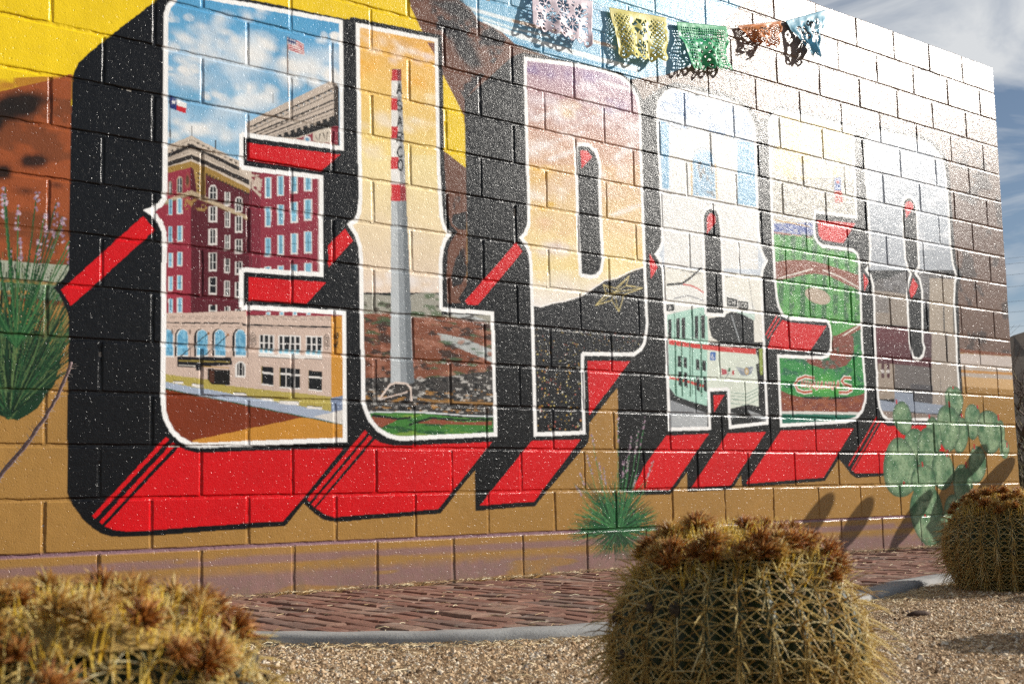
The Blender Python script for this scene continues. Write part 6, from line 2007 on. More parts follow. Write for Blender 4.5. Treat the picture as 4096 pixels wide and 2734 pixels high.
# core of the wall (end, back and top of the blocks)
M_BLOCKRAW = simple('bare_block', (.30, .28, .25), (.42, .39, .35), 30, .9, .2, .003, 120)
mb = MB(); x0, x1, y0, y1, z1 = -1.3, NCOL*BL/1000-.0005, .0062, .2, NROW*CO/1000-.001
mb.add([(x0, y0, -.05), (x1, y0, -.05), (x1, y1, -.05), (x0, y1, -.05), (x0, y0, z1), (x1, y0, z1), (x1, y1, z1), (x0, y1, z1)], [(0, 1, 5, 4), (1, 2, 6, 5), (2, 3, 7, 6), (3, 0, 4, 7), (4, 5, 6, 7), (3, 2, 1, 0)])
wallchild('wall_core', mb.mesh('wall_core'), M_BLOCKRAW)
# ------------------------------------------------------------------ ground
GZ = -.024
KERB = [(-1.6, -.55), (-.9, -.72), (-.45, -.95), (-.18, -1.14), (0, -1.34), (.12, -1.50), (.27, -1.66), (.42, -1.78), (.58, -1.865), (.75, -1.93), (1.0, -1.985), (1.3, -2.0), (1.7, -1.95), (2.05, -1.88), (2.4, -1.77), (2.75, -1.65), (3.1, -1.59), (3.5, -1.61), (4.2, -1.7), (5.5, -1.72), (7.4, -1.6)]
kx = np.array([p[0] for p in KERB]); ky = np.array([p[1] for p in KERB])
def kerb_y(x): return float(np.interp(x, kx, ky))
t = NT('gravel_soil', .95, .15)
c = t.ramp(t.noise(150, 4, .7), [(.28, (.065, .04, .02)), (.45, (.22, .14, .075)), (.6, (.38, .26, .15)), (.75, (.54, .41, .27))])
c = t.mix(.55, c, t.ramp(t.noise(2.5, 4, .6), [(.3, (.66, .62, .58)), (.7, (1, 1, 1))]), 'MULTIPLY')
n = t.bump(t.noise(150, 4, .7), .006, 1.0)
M_GRAVEL = t.set(Base_Color=c, Normal=n)
def ground_sheet():
    xs = np.concatenate([np.linspace(-1500, -8, 14), np.linspace(-6, 9, 151), np.linspace(12, 2500, 26)]); ys = np.concatenate([np.linspace(-1500, -8, 12), np.linspace(-6, 2, 81), np.linspace(4, 2500, 26)])
    X, Y = np.meshgrid(xs, ys)
    Z = GZ+(fbm(X*2.2+50, Y*2.2+50, 3, 3)-.5)*.022
    far = np.clip((np.hypot(X-2, Y)-9)/60, 0, 1); Z = np.where(far > 0, GZ-.02-far*1.2, Z)
    near = (Y > np.interp(X, kx, ky)-.0) & (X > -1.6) & (X < 7.4); Z = np.where(near, np.minimum(Z, GZ-.012), Z)
    i = np.arange(len(xs)-1)[None]+np.arange(len(ys)-1)[:, None]*len(xs)
    F = np.stack([i, i+1, i+1+len(xs), i+len(xs)], -1).reshape(-1, 4)
    return npmesh('gravel_ground', np.stack([X, Y, Z], -1).reshape(-1, 3), F, True)
tag(link('gravel_ground', ground_sheet(), M_GRAVEL), kind='structure')
# kerb: a cast concrete edging with a rounded nose
t = NT('kerb_concrete', .85, .3)
c = t.ramp(t.noise(9, 5, .65), [(.3, (.22, .215, .21)), (.7, (.35, .345, .33))])
c = t.mix(.6, c, t.ramp(t.noise(140, 3, .6), [(.32, (.62, .61, .6)), (.5, (1, 1, 1))]), 'MULTIPLY')
M_KERB = t.set(Base_Color=c, Normal=t.bump(t.noise(160, 4, .7), .0016, .8))
def kerb():
    pts = []
    for i in range(len(KERB)-1):
        for s in np.linspace(0, 1, 9)[:-1]:
            p0, p1, p2, p3 = [np.array(KERB[max(0, min(len(KERB)-1, i+d))]) for d in (-1, 0, 1, 2)]
            pts.append(.5*((2*p1)+(p2-p0)*s+(2*p0-5*p1+4*p2-p3)*s*s+(3*p1-p0-3*p2+p3)*s**3))
    pts = np.array(pts); joints = (1.05, 2.22, 3.4, -.3, 4.9)
    prof = [(.062, -.06), (.062, -.004), (.056, .004), (.02, .006), (-.030, .006), (-.046, .002), (-.056, -.009), (-.060, -.03), (-.062, -.06)]   # + = wall side
    V = []; m = len(prof)
    d = np.gradient(pts, axis=0); d /= np.linalg.norm(d, axis=1)[:, None]; nrm = np.stack([-d[:, 1], d[:, 0]], 1)
    for k, (p, q) in enumerate(zip(pts, nrm)):
        g = min(abs(p[0]-j) for j in joints); dip = .010 if g < .02 else 0
        for (o, z) in prof:
            w = p+q*(o*(1-dip*2)); V.append((w[0], w[1], z-dip*(z > -.05)+.0012*math.sin(k*.7)))
    F = [(k*m+j, (k+1)*m+j, (k+1)*m+j+1, k*m+j+1) for k in range(len(pts)-1) for j in range(m-1)]
    return npmesh('concrete_kerb', V, np.array(F)[:, ::-1], True)
tag(link('concrete_kerb', kerb(), M_KERB), kind='structure')
# brick path: sand bed, then every brick
t = NT('joint_sand', .95, .1); M_SAND = t.set(Base_Color=t.ramp(t.noise(60, 4, .6), [(.3, (.025, .014, .012)), (.7, (.085, .05, .036))]))
V = []; xs = np.linspace(-1.5, 7.3, 120)
for x in xs: V += [(x, .004, -.013), (x, kerb_y(x)-.0, -.013)]
path = tag(link('brick_path', npmesh('brick_path', V, [(2*i, 2*i+1, 2*i+3, 2*i+2) for i in range(119)]), M_SAND), kind='structure')
t = NT('paver_brick', .88, .25)
oi = t.n.new('ShaderNodeObjectInfo'); ge = t.n.new('ShaderNodeNewGeometry')
rnd = t.math('FRACT', t.math('ADD', oi.outputs['Random'], ge.outputs['Random Per Island']))
c = t.ramp(rnd, [(0, (.24, .115, .08)), (.25, (.185, .095, .07)), (.5, (.26, .135, .095)), (.68, (.16, .105, .085)), (.84, (.30, .19, .14)), (1, (.21, .10, .07))])
c = t.mix(.7, c, t.ramp(t.noise(38, 5, .65), [(.25, (.58, .55, .55)), (.7, (1.12, 1.1, 1.08))]), 'MULTIPLY')
c = t.mix(t.ramp(t.noise(11, 4, .6), [(.58, 0), (.72, .55)]), c, (.40, .34, .29))
M_BRICK = t.set(Base_Color=c, Normal=t.bump(t.noise(170, 4, .7), .0022, .8))
def brick_mesh(seed):
    r = random.Random(seed); hx, hy, v, f = .0390, .0950, [], []
    per = [(-hx, -hy), (0, -hy), (hx, -hy), (hx, -hy*.33), (hx, hy*.33), (hx, hy), (0, hy), (-hx, hy), (-hx, hy*.33), (-hx, -hy*.33)]; n = len(per)
    jit = [(r.gauss(0, .0022), r.gauss(0, .0022)) for _ in per]
    for (q, z, k) in ((1.0, -.03, 0), (1.0, -.010, 0), (.93, -.0025, 1), (.80, 0, 1)):
        for i, (x, y) in enumerate(per):
            ins = (1-q)*hx; v.append((x-math.copysign(min(ins, abs(x)), x)+jit[i][0], y-math.copysign(ins, y)*(abs(y) > hy*.9)+jit[i][1], z+k*r.gauss(0, .0009)))
    for g in range(3):
        for i in range(n): j = (i+1) % n; f.append((g*n+i, g*n+j, (g+1)*n+j, (g+1)*n+i))
    b = 3*n
    f += [(b, b+1, b+6, b+7), (b+1, b+2, b+5, b+6)]; f = f[:-2]+[(b, b+1, b+8, b+9), (b+1, b+6, b+7, b+8), (b+1, b+2, b+3, b+4), (b+1, b+4, b+5, b+6)]
    return np.array(v), np.array(f)
BRICKS = []
for k in range(6):
    bv, bf = brick_mesh(k+1); me = npmesh('brick', bv, bf); me.materials.append(M_BRICK); BRICKS.append((me, bv, bf))
rr = random.Random(11); cand = []
for i in range(-16, 82):
    x = .05+i*.088; ky_ = kerb_y(x)+.05; y = -.002-rr.uniform(0, .19)*(i % 2 == 0)-.1*(i % 2)
    while y > ky_:
        y2 = y-.2
        ya, yb = y, max(y2, ky_-.02)
        if ya-yb > .03:
            p = project(x, (ya+yb)/2, 0); a = 0
            if p and -20 < p[0] < 1044 and p[1] < 700: a = 1/p[2]**3
            cand.append((a, x, ya, yb))
        y = y2
    if i % 2 == 0: pass
cand.sort(key=lambda q: -q[0]); sv, sf, nb = [], [], 0
for k, (a, x, ya, yb) in enumerate(cand):
    L = (ya-yb)/.2; yc = (ya+yb)/2; z = rr.gauss(0, .0016); rx, ry, rz = rr.gauss(0, .012), rr.gauss(0, .022), rr.gauss(0, .02); xo = rr.gauss(0, .0022)
    BM, bv, bf = BRICKS[k % 6]
    if k < 300 and a > 0:
        o = link('brick', BM, None, path, (x+xo, yc, z)); o.scale = (1, L, 1); o.rotation_euler = (rx, ry, rz)
    else:
        Mx = Matrix.Translation((x+xo, yc, z)) @ Matrix.Rotation(rz, 4, 'Z') @ Matrix.Rotation(ry, 4, 'Y') @ Matrix.Rotation(rx, 4, 'X') @ Matrix.Diagonal((1, L, 1, 1))
        m3 = np.array(Mx); sv.append(bv@m3[:3, :3].T+m3[:3, 3]); sf.append(bf+nb); nb += len(bv)
o = link('brick_field', npmesh('brick_field', np.concatenate(sv), np.concatenate(sf)), M_BRICK, path); o['kind'] = 'stuff'
# loose gravel stones and dry litter
t = NT('gravel_stone', .85, .25); ge = t.n.new('ShaderNodeNewGeometry')
c = t.ramp(ge.outputs['Random Per Island'], [(0, (.10, .06, .03)), (.2, (.29, .18, .095)), (.45, (.45, .31, .18)), (.7, (.57, .43, .28)), (.88, (.70, .60, .46)), (1, (.19, .155, .135))])
M_STONE = t.set(Base_Color=c, Normal=t.bump(t.noise(400, 2), .0008, .6))
def gravel(n):
    r = np.random.RandomState(5); got = []; tot = 0
    while tot < n:
        x = r.uniform(-1.2, 4.2, n*2); y = r.uniform(-3.9, -.7, n*2)
        ok = y < np.interp(x, kx, ky)-.066
        d = np.stack([x-OX, y-OY, np.full(len(x), GZ-OZ)], 1); w = d@np.array(CF)
        px = 512+1181*(d@np.array(CR))/w; py = 382-1181*(d@np.array(CU))/w
        ok &= (w > .5) & (px > -40) & (px < 1070) & (py < 720)
        dist = np.hypot(x-OX, y-OY); ok &= r.uniform(0, 1, len(x)) < np.clip(3.6/dist, .25, 1)
        got.append(np.stack([x[ok], y[ok]], 1)); tot += ok.sum()
    P = np.concatenate(got)[:n]; n = len(P)
    s = np.exp(r.normal(math.log(.0035), .45, n)); s = np.clip(s, .0016, .013)
    base = np.array([(1, 0, 0), (0, 1, 0), (-1, 0, 0), (0, -1, 0), (0, 0, 1), (.5, .5, .6), (-.6, .4, .5), (.3, -.6, .6)])
    base = np.array([(1, 0, 0), (.3, .95, 0), (-.8, .6, 0), (-.8, -.6, 0), (.3, -.95, 0), (.35, .1, .75), (-.3, .3, .8), (-.2, -.4, .7)])
    F = np.array([(0, 1, 5), (1, 6, 5), (1, 2, 6), (2, 3, 6), (3, 7, 6), (3, 4, 7), (4, 0, 7), (0, 5, 7), (5, 6, 7)])
    V = base[None]*r.uniform(.65, 1.3, (n, 8, 1)); a = r.uniform(0, 6.28, n); ca, sa = np.cos(a), np.sin(a)
    x = V[..., 0]*ca[:, None]-V[..., 1]*sa[:, None]; y = (V[..., 0]*sa[:, None]+V[..., 1]*ca[:, None])*r.uniform(.6, 1, n)[:, None]; z = V[..., 2]*r.uniform(.6, 1.1, n)[:, None]
    gz = GZ+(fbm(P[:, 0]*2.2+50, P[:, 1]*2.2+50, 3, 3)-.5)*.022
    W = np.stack([P[:, 0, None]+x*s[:, None], P[:, 1, None]+y*s[:, None], gz[:, None]+z*s[:, None]-.0006], -1)
    return npmesh('gravel_stones', W.reshape(-1, 3), (F[None]+np.arange(n)[:, None, None]*8).reshape(-1, 3))
tag(link('gravel_stones', gravel(62000), M_STONE), 'loose tan gravel scattered over the planting bed', 'gravel', kind='stuff')
t = NT('dry_grass', .7, .3); ge = t.n.new('ShaderNodeNewGeometry')
M_STRAW = t.set(Base_Color=t.ramp(ge.outputs['Random Per Island'], [(0, (.22, .12, .05)), (.35, (.45, .31, .15)), (.75, (.66, .52, .30)), (1, (.74, .66, .46))]))
def litter(spots, seed, lo=.012, hi=.06, r0=.0007):
    r = random.Random(seed); V = []; F = []
    for (x, y, z) in spots:
        a = r.uniform(0, 6.28); l = r.uniform(lo, hi); b = a+r.gauss(0, .5); w = r0*r.uniform(.6, 1.7); h = r.uniform(.001, .008)
        p = [Vector((x, y, z+.001)), Vector((x+l*.5*math.cos(a), y+l*.5*math.sin(a), z+h)), Vector((x+l*.5*(math.cos(a)+math.cos(b)), y+l*.5*(math.sin(a)+math.sin(b)), z+.0015))]
        s = Vector((-math.sin(a), math.cos(a), 0))*w; b0 = len(V)
        for q in p: V += [q-s, q+s, q+Vector((0, 0, w*1.6))]
        for k in (0, 3): F += [(b0+k, b0+k+3, b0+k+5, b0+k+2), (b0+k+1, b0+k+2, b0+k+5, b0+k+4)]
    return npmesh('dry_litter', V, F)
r = random.Random(21); sp = []
for k in range(1500):
    x = r.uniform(-.4, 6.2); sp.append((x, -abs(r.gauss(0, .03))-.004, r.uniform(0, .012)*math.exp(-r.random()*2)))
for k in range(700):
    x = r.uniform(-.3, 5.5); y = r.uniform(kerb_y(x)+.05, -.02); sp.append((x, y, .001))
tag(link('dry_litter', litter(sp, 3), M_STRAW), 'pale dry grass litter blown along the foot of the wall', 'litter', kind='stuff')
sp = []
for k in range(2600):
    x = r.uniform(-.3, 3.6); y = kerb_y(x)-.07-abs(r.gauss(0, .09)); sp.append((x, y, GZ+.004))
for k in range(2200):
    x = r.uniform(-.8, 3.0); y = r.uniform(-3.4, kerb_y(x)-.1); sp.append((x, y, GZ+.006))
tag(link('dry_litter', litter(sp, 4, .01, .045, .0006), M_STRAW), 'brown and straw coloured plant litter lying on the gravel bed', 'litter', kind='stuff')
M_TWIG = simple('twig_bark', (.035, .02, .015), (.09, .055, .04), 60, .85, .2, .002)
mb = MB(); mb.tube([(1.735, -2.335, -.016), (1.76, -2.345, -.013), (1.79, -2.352, -.013), (1.812, -2.362, -.017)], [.006, .011, .011, .005], 7)
tag(link('fallen_twig', mb.mesh('fallen_twig', True), M_TWIG), 'short dark stick lying on the sunlit gravel near the right cactus', 'stick')

# ------------------------------------------------------------------ barrel cacti
t = NT('cactus_skin', .55, .4)
M_SKIN = t.set(Base_Color=t.ramp(t.noise(30, 4, .6), [(.3, (.010, .019, .005)), (.7, (.032, .048, .014))]), Normal=t.bump(t.noise(120, 3), .001, .5))
def mat_spine(name, stops, trans):
    t = NT(name, .45, .35); ge = t.n.new('ShaderNodeNewGeometry')
    c = t.ramp(ge.outputs['Random Per Island'], stops); t.set(Base_Color=c)
    tr = t.n.new('ShaderNodeBsdfTranslucent'); t.l.new(c, tr.inputs['Color']); ms = t.n.new('ShaderNodeMixShader'); ms.inputs[0].default_value = trans
    out = t.n['Material Output']; t.l.new(t.b.outputs[0], ms.inputs[1]); t.l.new(tr.outputs[0], ms.inputs[2]); t.l.new(ms.outputs[0], out.inputs[0]); return t.m
M_SPINE = mat_spine('cactus_spine', [(0, (.38, .22, .06)), (.3, (.62, .43, .13)), (.7, (.80, .62, .24)), (1, (.86, .76, .46))], .38)
M_YSPINE = mat_spine('crown_spine', [(0, (.70, .46, .04)), (.5, (.86, .64, .10)), (1, (.88, .78, .40))], .45)
M_FLOWER = mat_spine('dried_flower', [(0, (.12, .035, .008)), (.35, (.38, .135, .022)), (.75, (.64, .29, .065)), (1, (.82, .58, .26))], .45)
M_FRUIT = simple('old_fruit', (.02, .015, .012), (.10, .08, .06), 200, .9, .15, .002)
M_WOOL = simple('crown_wool', (.26, .16, .05), (.46, .32, .11), 180, .95, .1, .004)
def spines(specs, name, n=3):
    """specs: list of (root, dir, length, bend vector, radius)"""
    N_ = len(specs)
    P = np.array([s[0] for s in specs]); D = np.array([s[1] for s in specs]); L = np.array([s[2] for s in specs])[:, None]; Bd = np.array([s[3] for s in specs]); R = np.array([s[4] for s in specs])[:, None]
    D /= np.linalg.norm(D, axis=1)[:, None]
    ref = np.where(np.abs(D[:, 2:3]) > .9, np.array([[1., 0, 0]]), np.array([[0, 0, 1.]])); A = np.cross(D, ref); A /= np.linalg.norm(A, axis=1)[:, None]; C = np.cross(D, A)
    rings = []
    ts = (0, .4, .75)
    for tt in ts:
        cpt = P+D*L*tt+Bd*(tt*tt); rad = R*(1-tt*.75)
        for k in range(3):
            an = 2*math.pi*k/3; rings.append(cpt+A*rad*math.cos(an)+C*rad*math.sin(an))
    rings.append(P+D*L+Bd)
    V = np.stack(rings, 1)
    f = []
    for s in range(2):
        for k in range(3): a, b = s*3+k, s*3+(k+1) % 3; f += [(a, b, b+3), (a, b+3, a+3)]
    for k in range(3): f.append((6+k, 6+(k+1) % 3, 9))
    F = (np.array(f)[None]+np.arange(N_)[:, None, None]*10).reshape(-1, 3)
    return npmesh(name, V.reshape(-1, 3), F, True)
def flower_mesh(seed, s=1.0):
    r = random.Random(seed); sp = []
    for k in range(120):
        a = r.uniform(0, 6.28); e = r.uniform(.15, 1.45); d = (math.cos(a)*math.cos(e), math.sin(a)*math.cos(e), math.sin(e))
        l = r.uniform(.012, .023)*s; sp.append(((d[0]*.004*s, d[1]*.004*s, .004*s+r.uniform(0, .007)*s), d, l, (r.gauss(0, .003), r.gauss(0, .003), -.003*s), r.uniform(.0006, .0014)*s))
    return spines(sp, 'dried_flower')
FLOWERS = [flower_mesh(k) for k in range(5)]
M_TUFT = mat_spine('golden_tuft', [(0, (.34, .15, .03)), (.4, (.62, .36, .09)), (.8, (.78, .56, .19)), (1, (.86, .74, .42))], .5)
for k, m in enumerate(FLOWERS): m.materials.append(M_FLOWER if k % 5 in (0, 2, 4) else M_TUFT)
mb = MB()
for k in range(6):
    pass
def fruit_mesh():
    bm = bmesh.new(); bmesh.ops.create_icosphere(bm, subdivisions=2, radius=.008); r = random.Random(3)
    for v in bm.verts: v.co *= r.uniform(.7, 1.25); v.co.z *= 1.3
    me = bpy.data.meshes.new('old_fruit'); bm.to_mesh(me); bm.free(); me.materials.append(M_FRUIT); return me
FRUIT = fruit_mesh()
def barrel(name, loc, R, H, ribs, seed, label, nflower, big=1.0):
    r = random.Random(seed); root = tag(empty(name, loc), label, 'cactus', 'golden barrel cacti in the gravel bed')
    def prof(tp):      # tp 0 ground .. 1 crown centre -> radius, height
        if tp < .5:
            q = tp/.5; return R*(.66+.34*math.sin(q*math.pi*.5)**.8), H*.48*q
        q = (tp-.5)/.5; a = q*math.pi*.5
        return R*max(.0, math.cos(a))**.86, H*(.48+.52*math.sin(a)**1.05-.03*max(0, q-.8)/.2)
    nv, per = 34, 8; nu = ribs*per
    V = []
    for j in range(nv+1):
        tp = j/nv*.985; ra, z = prof(tp)
        for i in range(nu):
            th = 2*math.pi*i/nu; w = abs(math.sin(ribs*th/2))
            depth = .15*(1-.5*max(0, tp-.7)/.3)
            rr_ = ra*(1-depth*(1-w**.55)); bump_ = 1+.010*math.sin(j*2.1)*w
            V.append((rr_*bump_*math.cos(th), rr_*bump_*math.sin(th), z-.012*(1-w)*(tp > .6)))
    F = [(j*nu+i, j*nu+(i+1) % nu, (j+1)*nu+(i+1) % nu, (j+1)*nu+i) for j in range(nv) for i in range(nu)]
    link('body', npmesh('body', V, F, True), M_SKIN, root)
    sp = []; areo = []
    nar = int(H/.0205)+4
    for i in range(ribs):
        th = 2*math.pi*(i+.5)/ribs
        for k in range(nar):
            tp = (k+.5+r.uniform(-.12, .12))/nar*.93+.02; ra, z = prof(tp); ra2, z2 = prof(min(.985, tp+.02))
            tang = Vector((math.cos(th)*(ra2-ra), math.sin(th)*(ra2-ra), z2-z)).normalized(); side = Vector((-math.sin(th), math.cos(th), 0)); out = side.cross(tang)
            if out.dot(Vector((math.cos(th), math.sin(th), .3))) < 0: out = -out
            base = Vector((ra*math.cos(th), ra*math.sin(th), z)); areo.append((tp, base, out))
            ln = (.044+.012*math.sin(tp*3))*big
            if tp > .80: ln *= .8
            for q in range(9):
                a = 2*math.pi*q/9+r.uniform(-.10, .10); e = r.uniform(.30, .50)
                d = (tang*math.cos(a)+side*math.sin(a))*math.cos(e)+out*math.sin(e)
                l = ln*r.uniform(.85, 1.12)
                sp.append((base-out*.002, d, l, tuple(-out*l*r.uniform(.15, .32)+Vector((0, 0, -l*r.uniform(.02, .16)))), r.uniform(.0010, .0015)*big))
            for q in range(2):
                d = out*.9+tang*(-.55+.7*q+r.uniform(-.15, .15))+side*r.uniform(-.25, .25); l = ln*r.uniform(1.0, 1.35)
                sp.append((base-out*.002, d, l, tuple(Vector((0, 0, -l*r.uniform(.25, .45)))), r.uniform(.0013, .0019)*big))
    o = link('spines', spines([(tuple(a), tuple(b), c_, d_, e_) for a, b, c_, d_, e_ in sp], 'spines'), M_SPINE, root); o['kind'] = 'stuff'
    # woolly crown with upright golden spines
    ra, z = prof(.80); V = []; F = []; ng, nr = 40, 8
    for j in range(nr+1):
        q = j/nr; a_, z_ = prof(.80+.185*q)
        for i in range(ng): th = 2*math.pi*i/ng; V.append(((a_+.002)*math.cos(th), (a_+.002)*math.sin(th), z_+.004+r.uniform(-.002, .003)))
    F = [(j*ng+i, j*ng+(i+1) % ng, (j+1)*ng+(i+1) % ng, (j+1)*ng+i) for j in range(nr) for i in range(ng)]
    link('woolly_crown', npmesh('woolly_crown', V, F, True), M_WOOL, root)
    sp = []
    for k in range(800):
        tp = r.uniform(.69, .985); th = r.uniform(0, 6.283); a_, z_ = prof(tp); d = Vector((math.cos(th)*.35*a_/R+r.gauss(0, .28), math.sin(th)*.35*a_/R+r.gauss(0, .28), 1)); l = r.uniform(.024, .048)*big
        sp.append(((a_*math.cos(th), a_*math.sin(th), z_), tuple(d), l, (r.gauss(0, .004), r.gauss(0, .004), -.002), r.uniform(.0009, .0015)*big))
    o = link('crown_spines', spines(sp, 'crown_spines'), M_YSPINE, root); o['kind'] = 'stuff'
    for k in range(nflower):
        tp = r.choice([r.uniform(.76, .95), r.uniform(.68, .84)]); th = k*2.39996+r.uniform(-.3, .3); a_, z_ = prof(tp); a2, z2 = prof(tp+.02)
        nrm = Vector((math.cos(th)*(z2-z_), math.sin(th)*(z2-z_), -(a2-a_))).normalized()*.6+Vector((math.cos(th)*.2, math.sin(th)*.2, .6))
        o = link('dried_flower', FLOWERS[k % 5], None, root, (a_*math.cos(th), a_*math.sin(th), z_+.014)); o.rotation_euler = nrm.to_track_quat('Z', 'Y').to_euler(); o.scale = (big*r.uniform(1.0, 1.5),)*3
    for k in range(10):
        tp, base, out = r.choice([q for q in areo if .3 < q[0] < .72])
        o = link('old_fruit', FRUIT, None, root, tuple(base+out*.006)); o.scale = (big*r.uniform(.7, 1.15),)*3
    return root
barrel('barrel_cactus', (-.03, -3.245, GZ-.01), .200, .335, 25, 5, 'golden barrel cactus in the middle foreground with a brown ring of dried flowers', 70)
barrel('barrel_cactus', (-1.09, -3.34, GZ-.01), .20, .300, 24, 8, 'nearest golden barrel cactus, cut off by the bottom left corner', 46)
barrel('barrel_cactus', (2.86, -2.02, GZ-.01), .232, .372, 26, 13, 'golden barrel cactus at the right edge, in shade beyond the kerb', 74, 1.05)
barrel('barrel_cactus', (3.22, -2.70, GZ-.01), .23, .38, 26, 23, 'golden barrel cactus just past the right edge, nearer than the cut-off one', 40)
barrel('barrel_cactus', (1.98, -3.22, GZ-.01), .22, .36, 25, 29, 'unseen golden barrel cactus added past the bottom right corner to shade the gravel', 40)  # out of view, added as the caster of the corner shadow on the gravel
# ------------------------------------------------------------------ ocotillo cane at the left
M_CANE = simple('cane_bark', (.14, .095, .10), (.30, .22, .22), 90, .8, .25, .0015)
M_THORN = simple('thorn', (.30, .25, .22), (.5, .43, .38), 60, .6, .3, .0005)
oc = [(-0.655, -0.60, -0.03), (-0.648, -0.613, 0.107), (-0.635, -0.639, 0.239), (-0.6, -0.68, 0.353), (-0.566, -0.715, 0.425), (-0.539, -0.741, 0.474), (-0.507, -0.772, 0.526), (-0.477, -0.8, 0.571), (-0.457, -0.82, 0.61), (-0.435, -0.842, 0.653), (-0.416, -0.862, 0.698), (-0.399, -0.88, 0.741), (-0.389, -0.893, 0.78), (-0.379, -0.904, 0.816)]
root = tag(empty('ocotillo_cane', oc[0]), 'single thorny grey ocotillo cane leaning across the left of the mural', 'plant')
pts = []; r = random.Random(31)
for i in range(len(oc)-1):
    for s in (0, .33, .66): pts.append(Vector(oc[i]).lerp(Vector(oc[i+1]), s)+Vector((r.gauss(0, .0008), r.gauss(0, .0008), r.gauss(0, .0008))))
pts.append(Vector(oc[-1])); inv = Matrix.Translation(-Vector(oc[0]))
mb = MB(); mb.tube([p for p in pts], [(.0088-.0044*i/len(pts))*(1+.12*math.sin(i*1.9)) for i in range(len(pts))], 8)
o = link('cane', mb.mesh('cane', True), M_CANE, root); o.matrix_parent_inverse = inv
sp = []
for i in range(len(pts)-1):
    d = (pts[i+1]-pts[i]).normalized()
    for k in range(3):
        a = r.uniform(0, 6.28); A = d.cross(Vector((0, 1, 0))).normalized(); C = d.cross(A); q = A*math.cos(a)+C*math.sin(a); l = r.uniform(.016, .030)
        sp.append((tuple(pts[i].lerp(pts[i+1], r.random())), tuple(q+d*r.uniform(-.1, .35)), l, tuple(d*l*.12), .0011))
o = link('thorns', spines(sp, 'thorns'), M_THORN, root); o.matrix_parent_inverse = inv; o['kind'] = 'stuff'

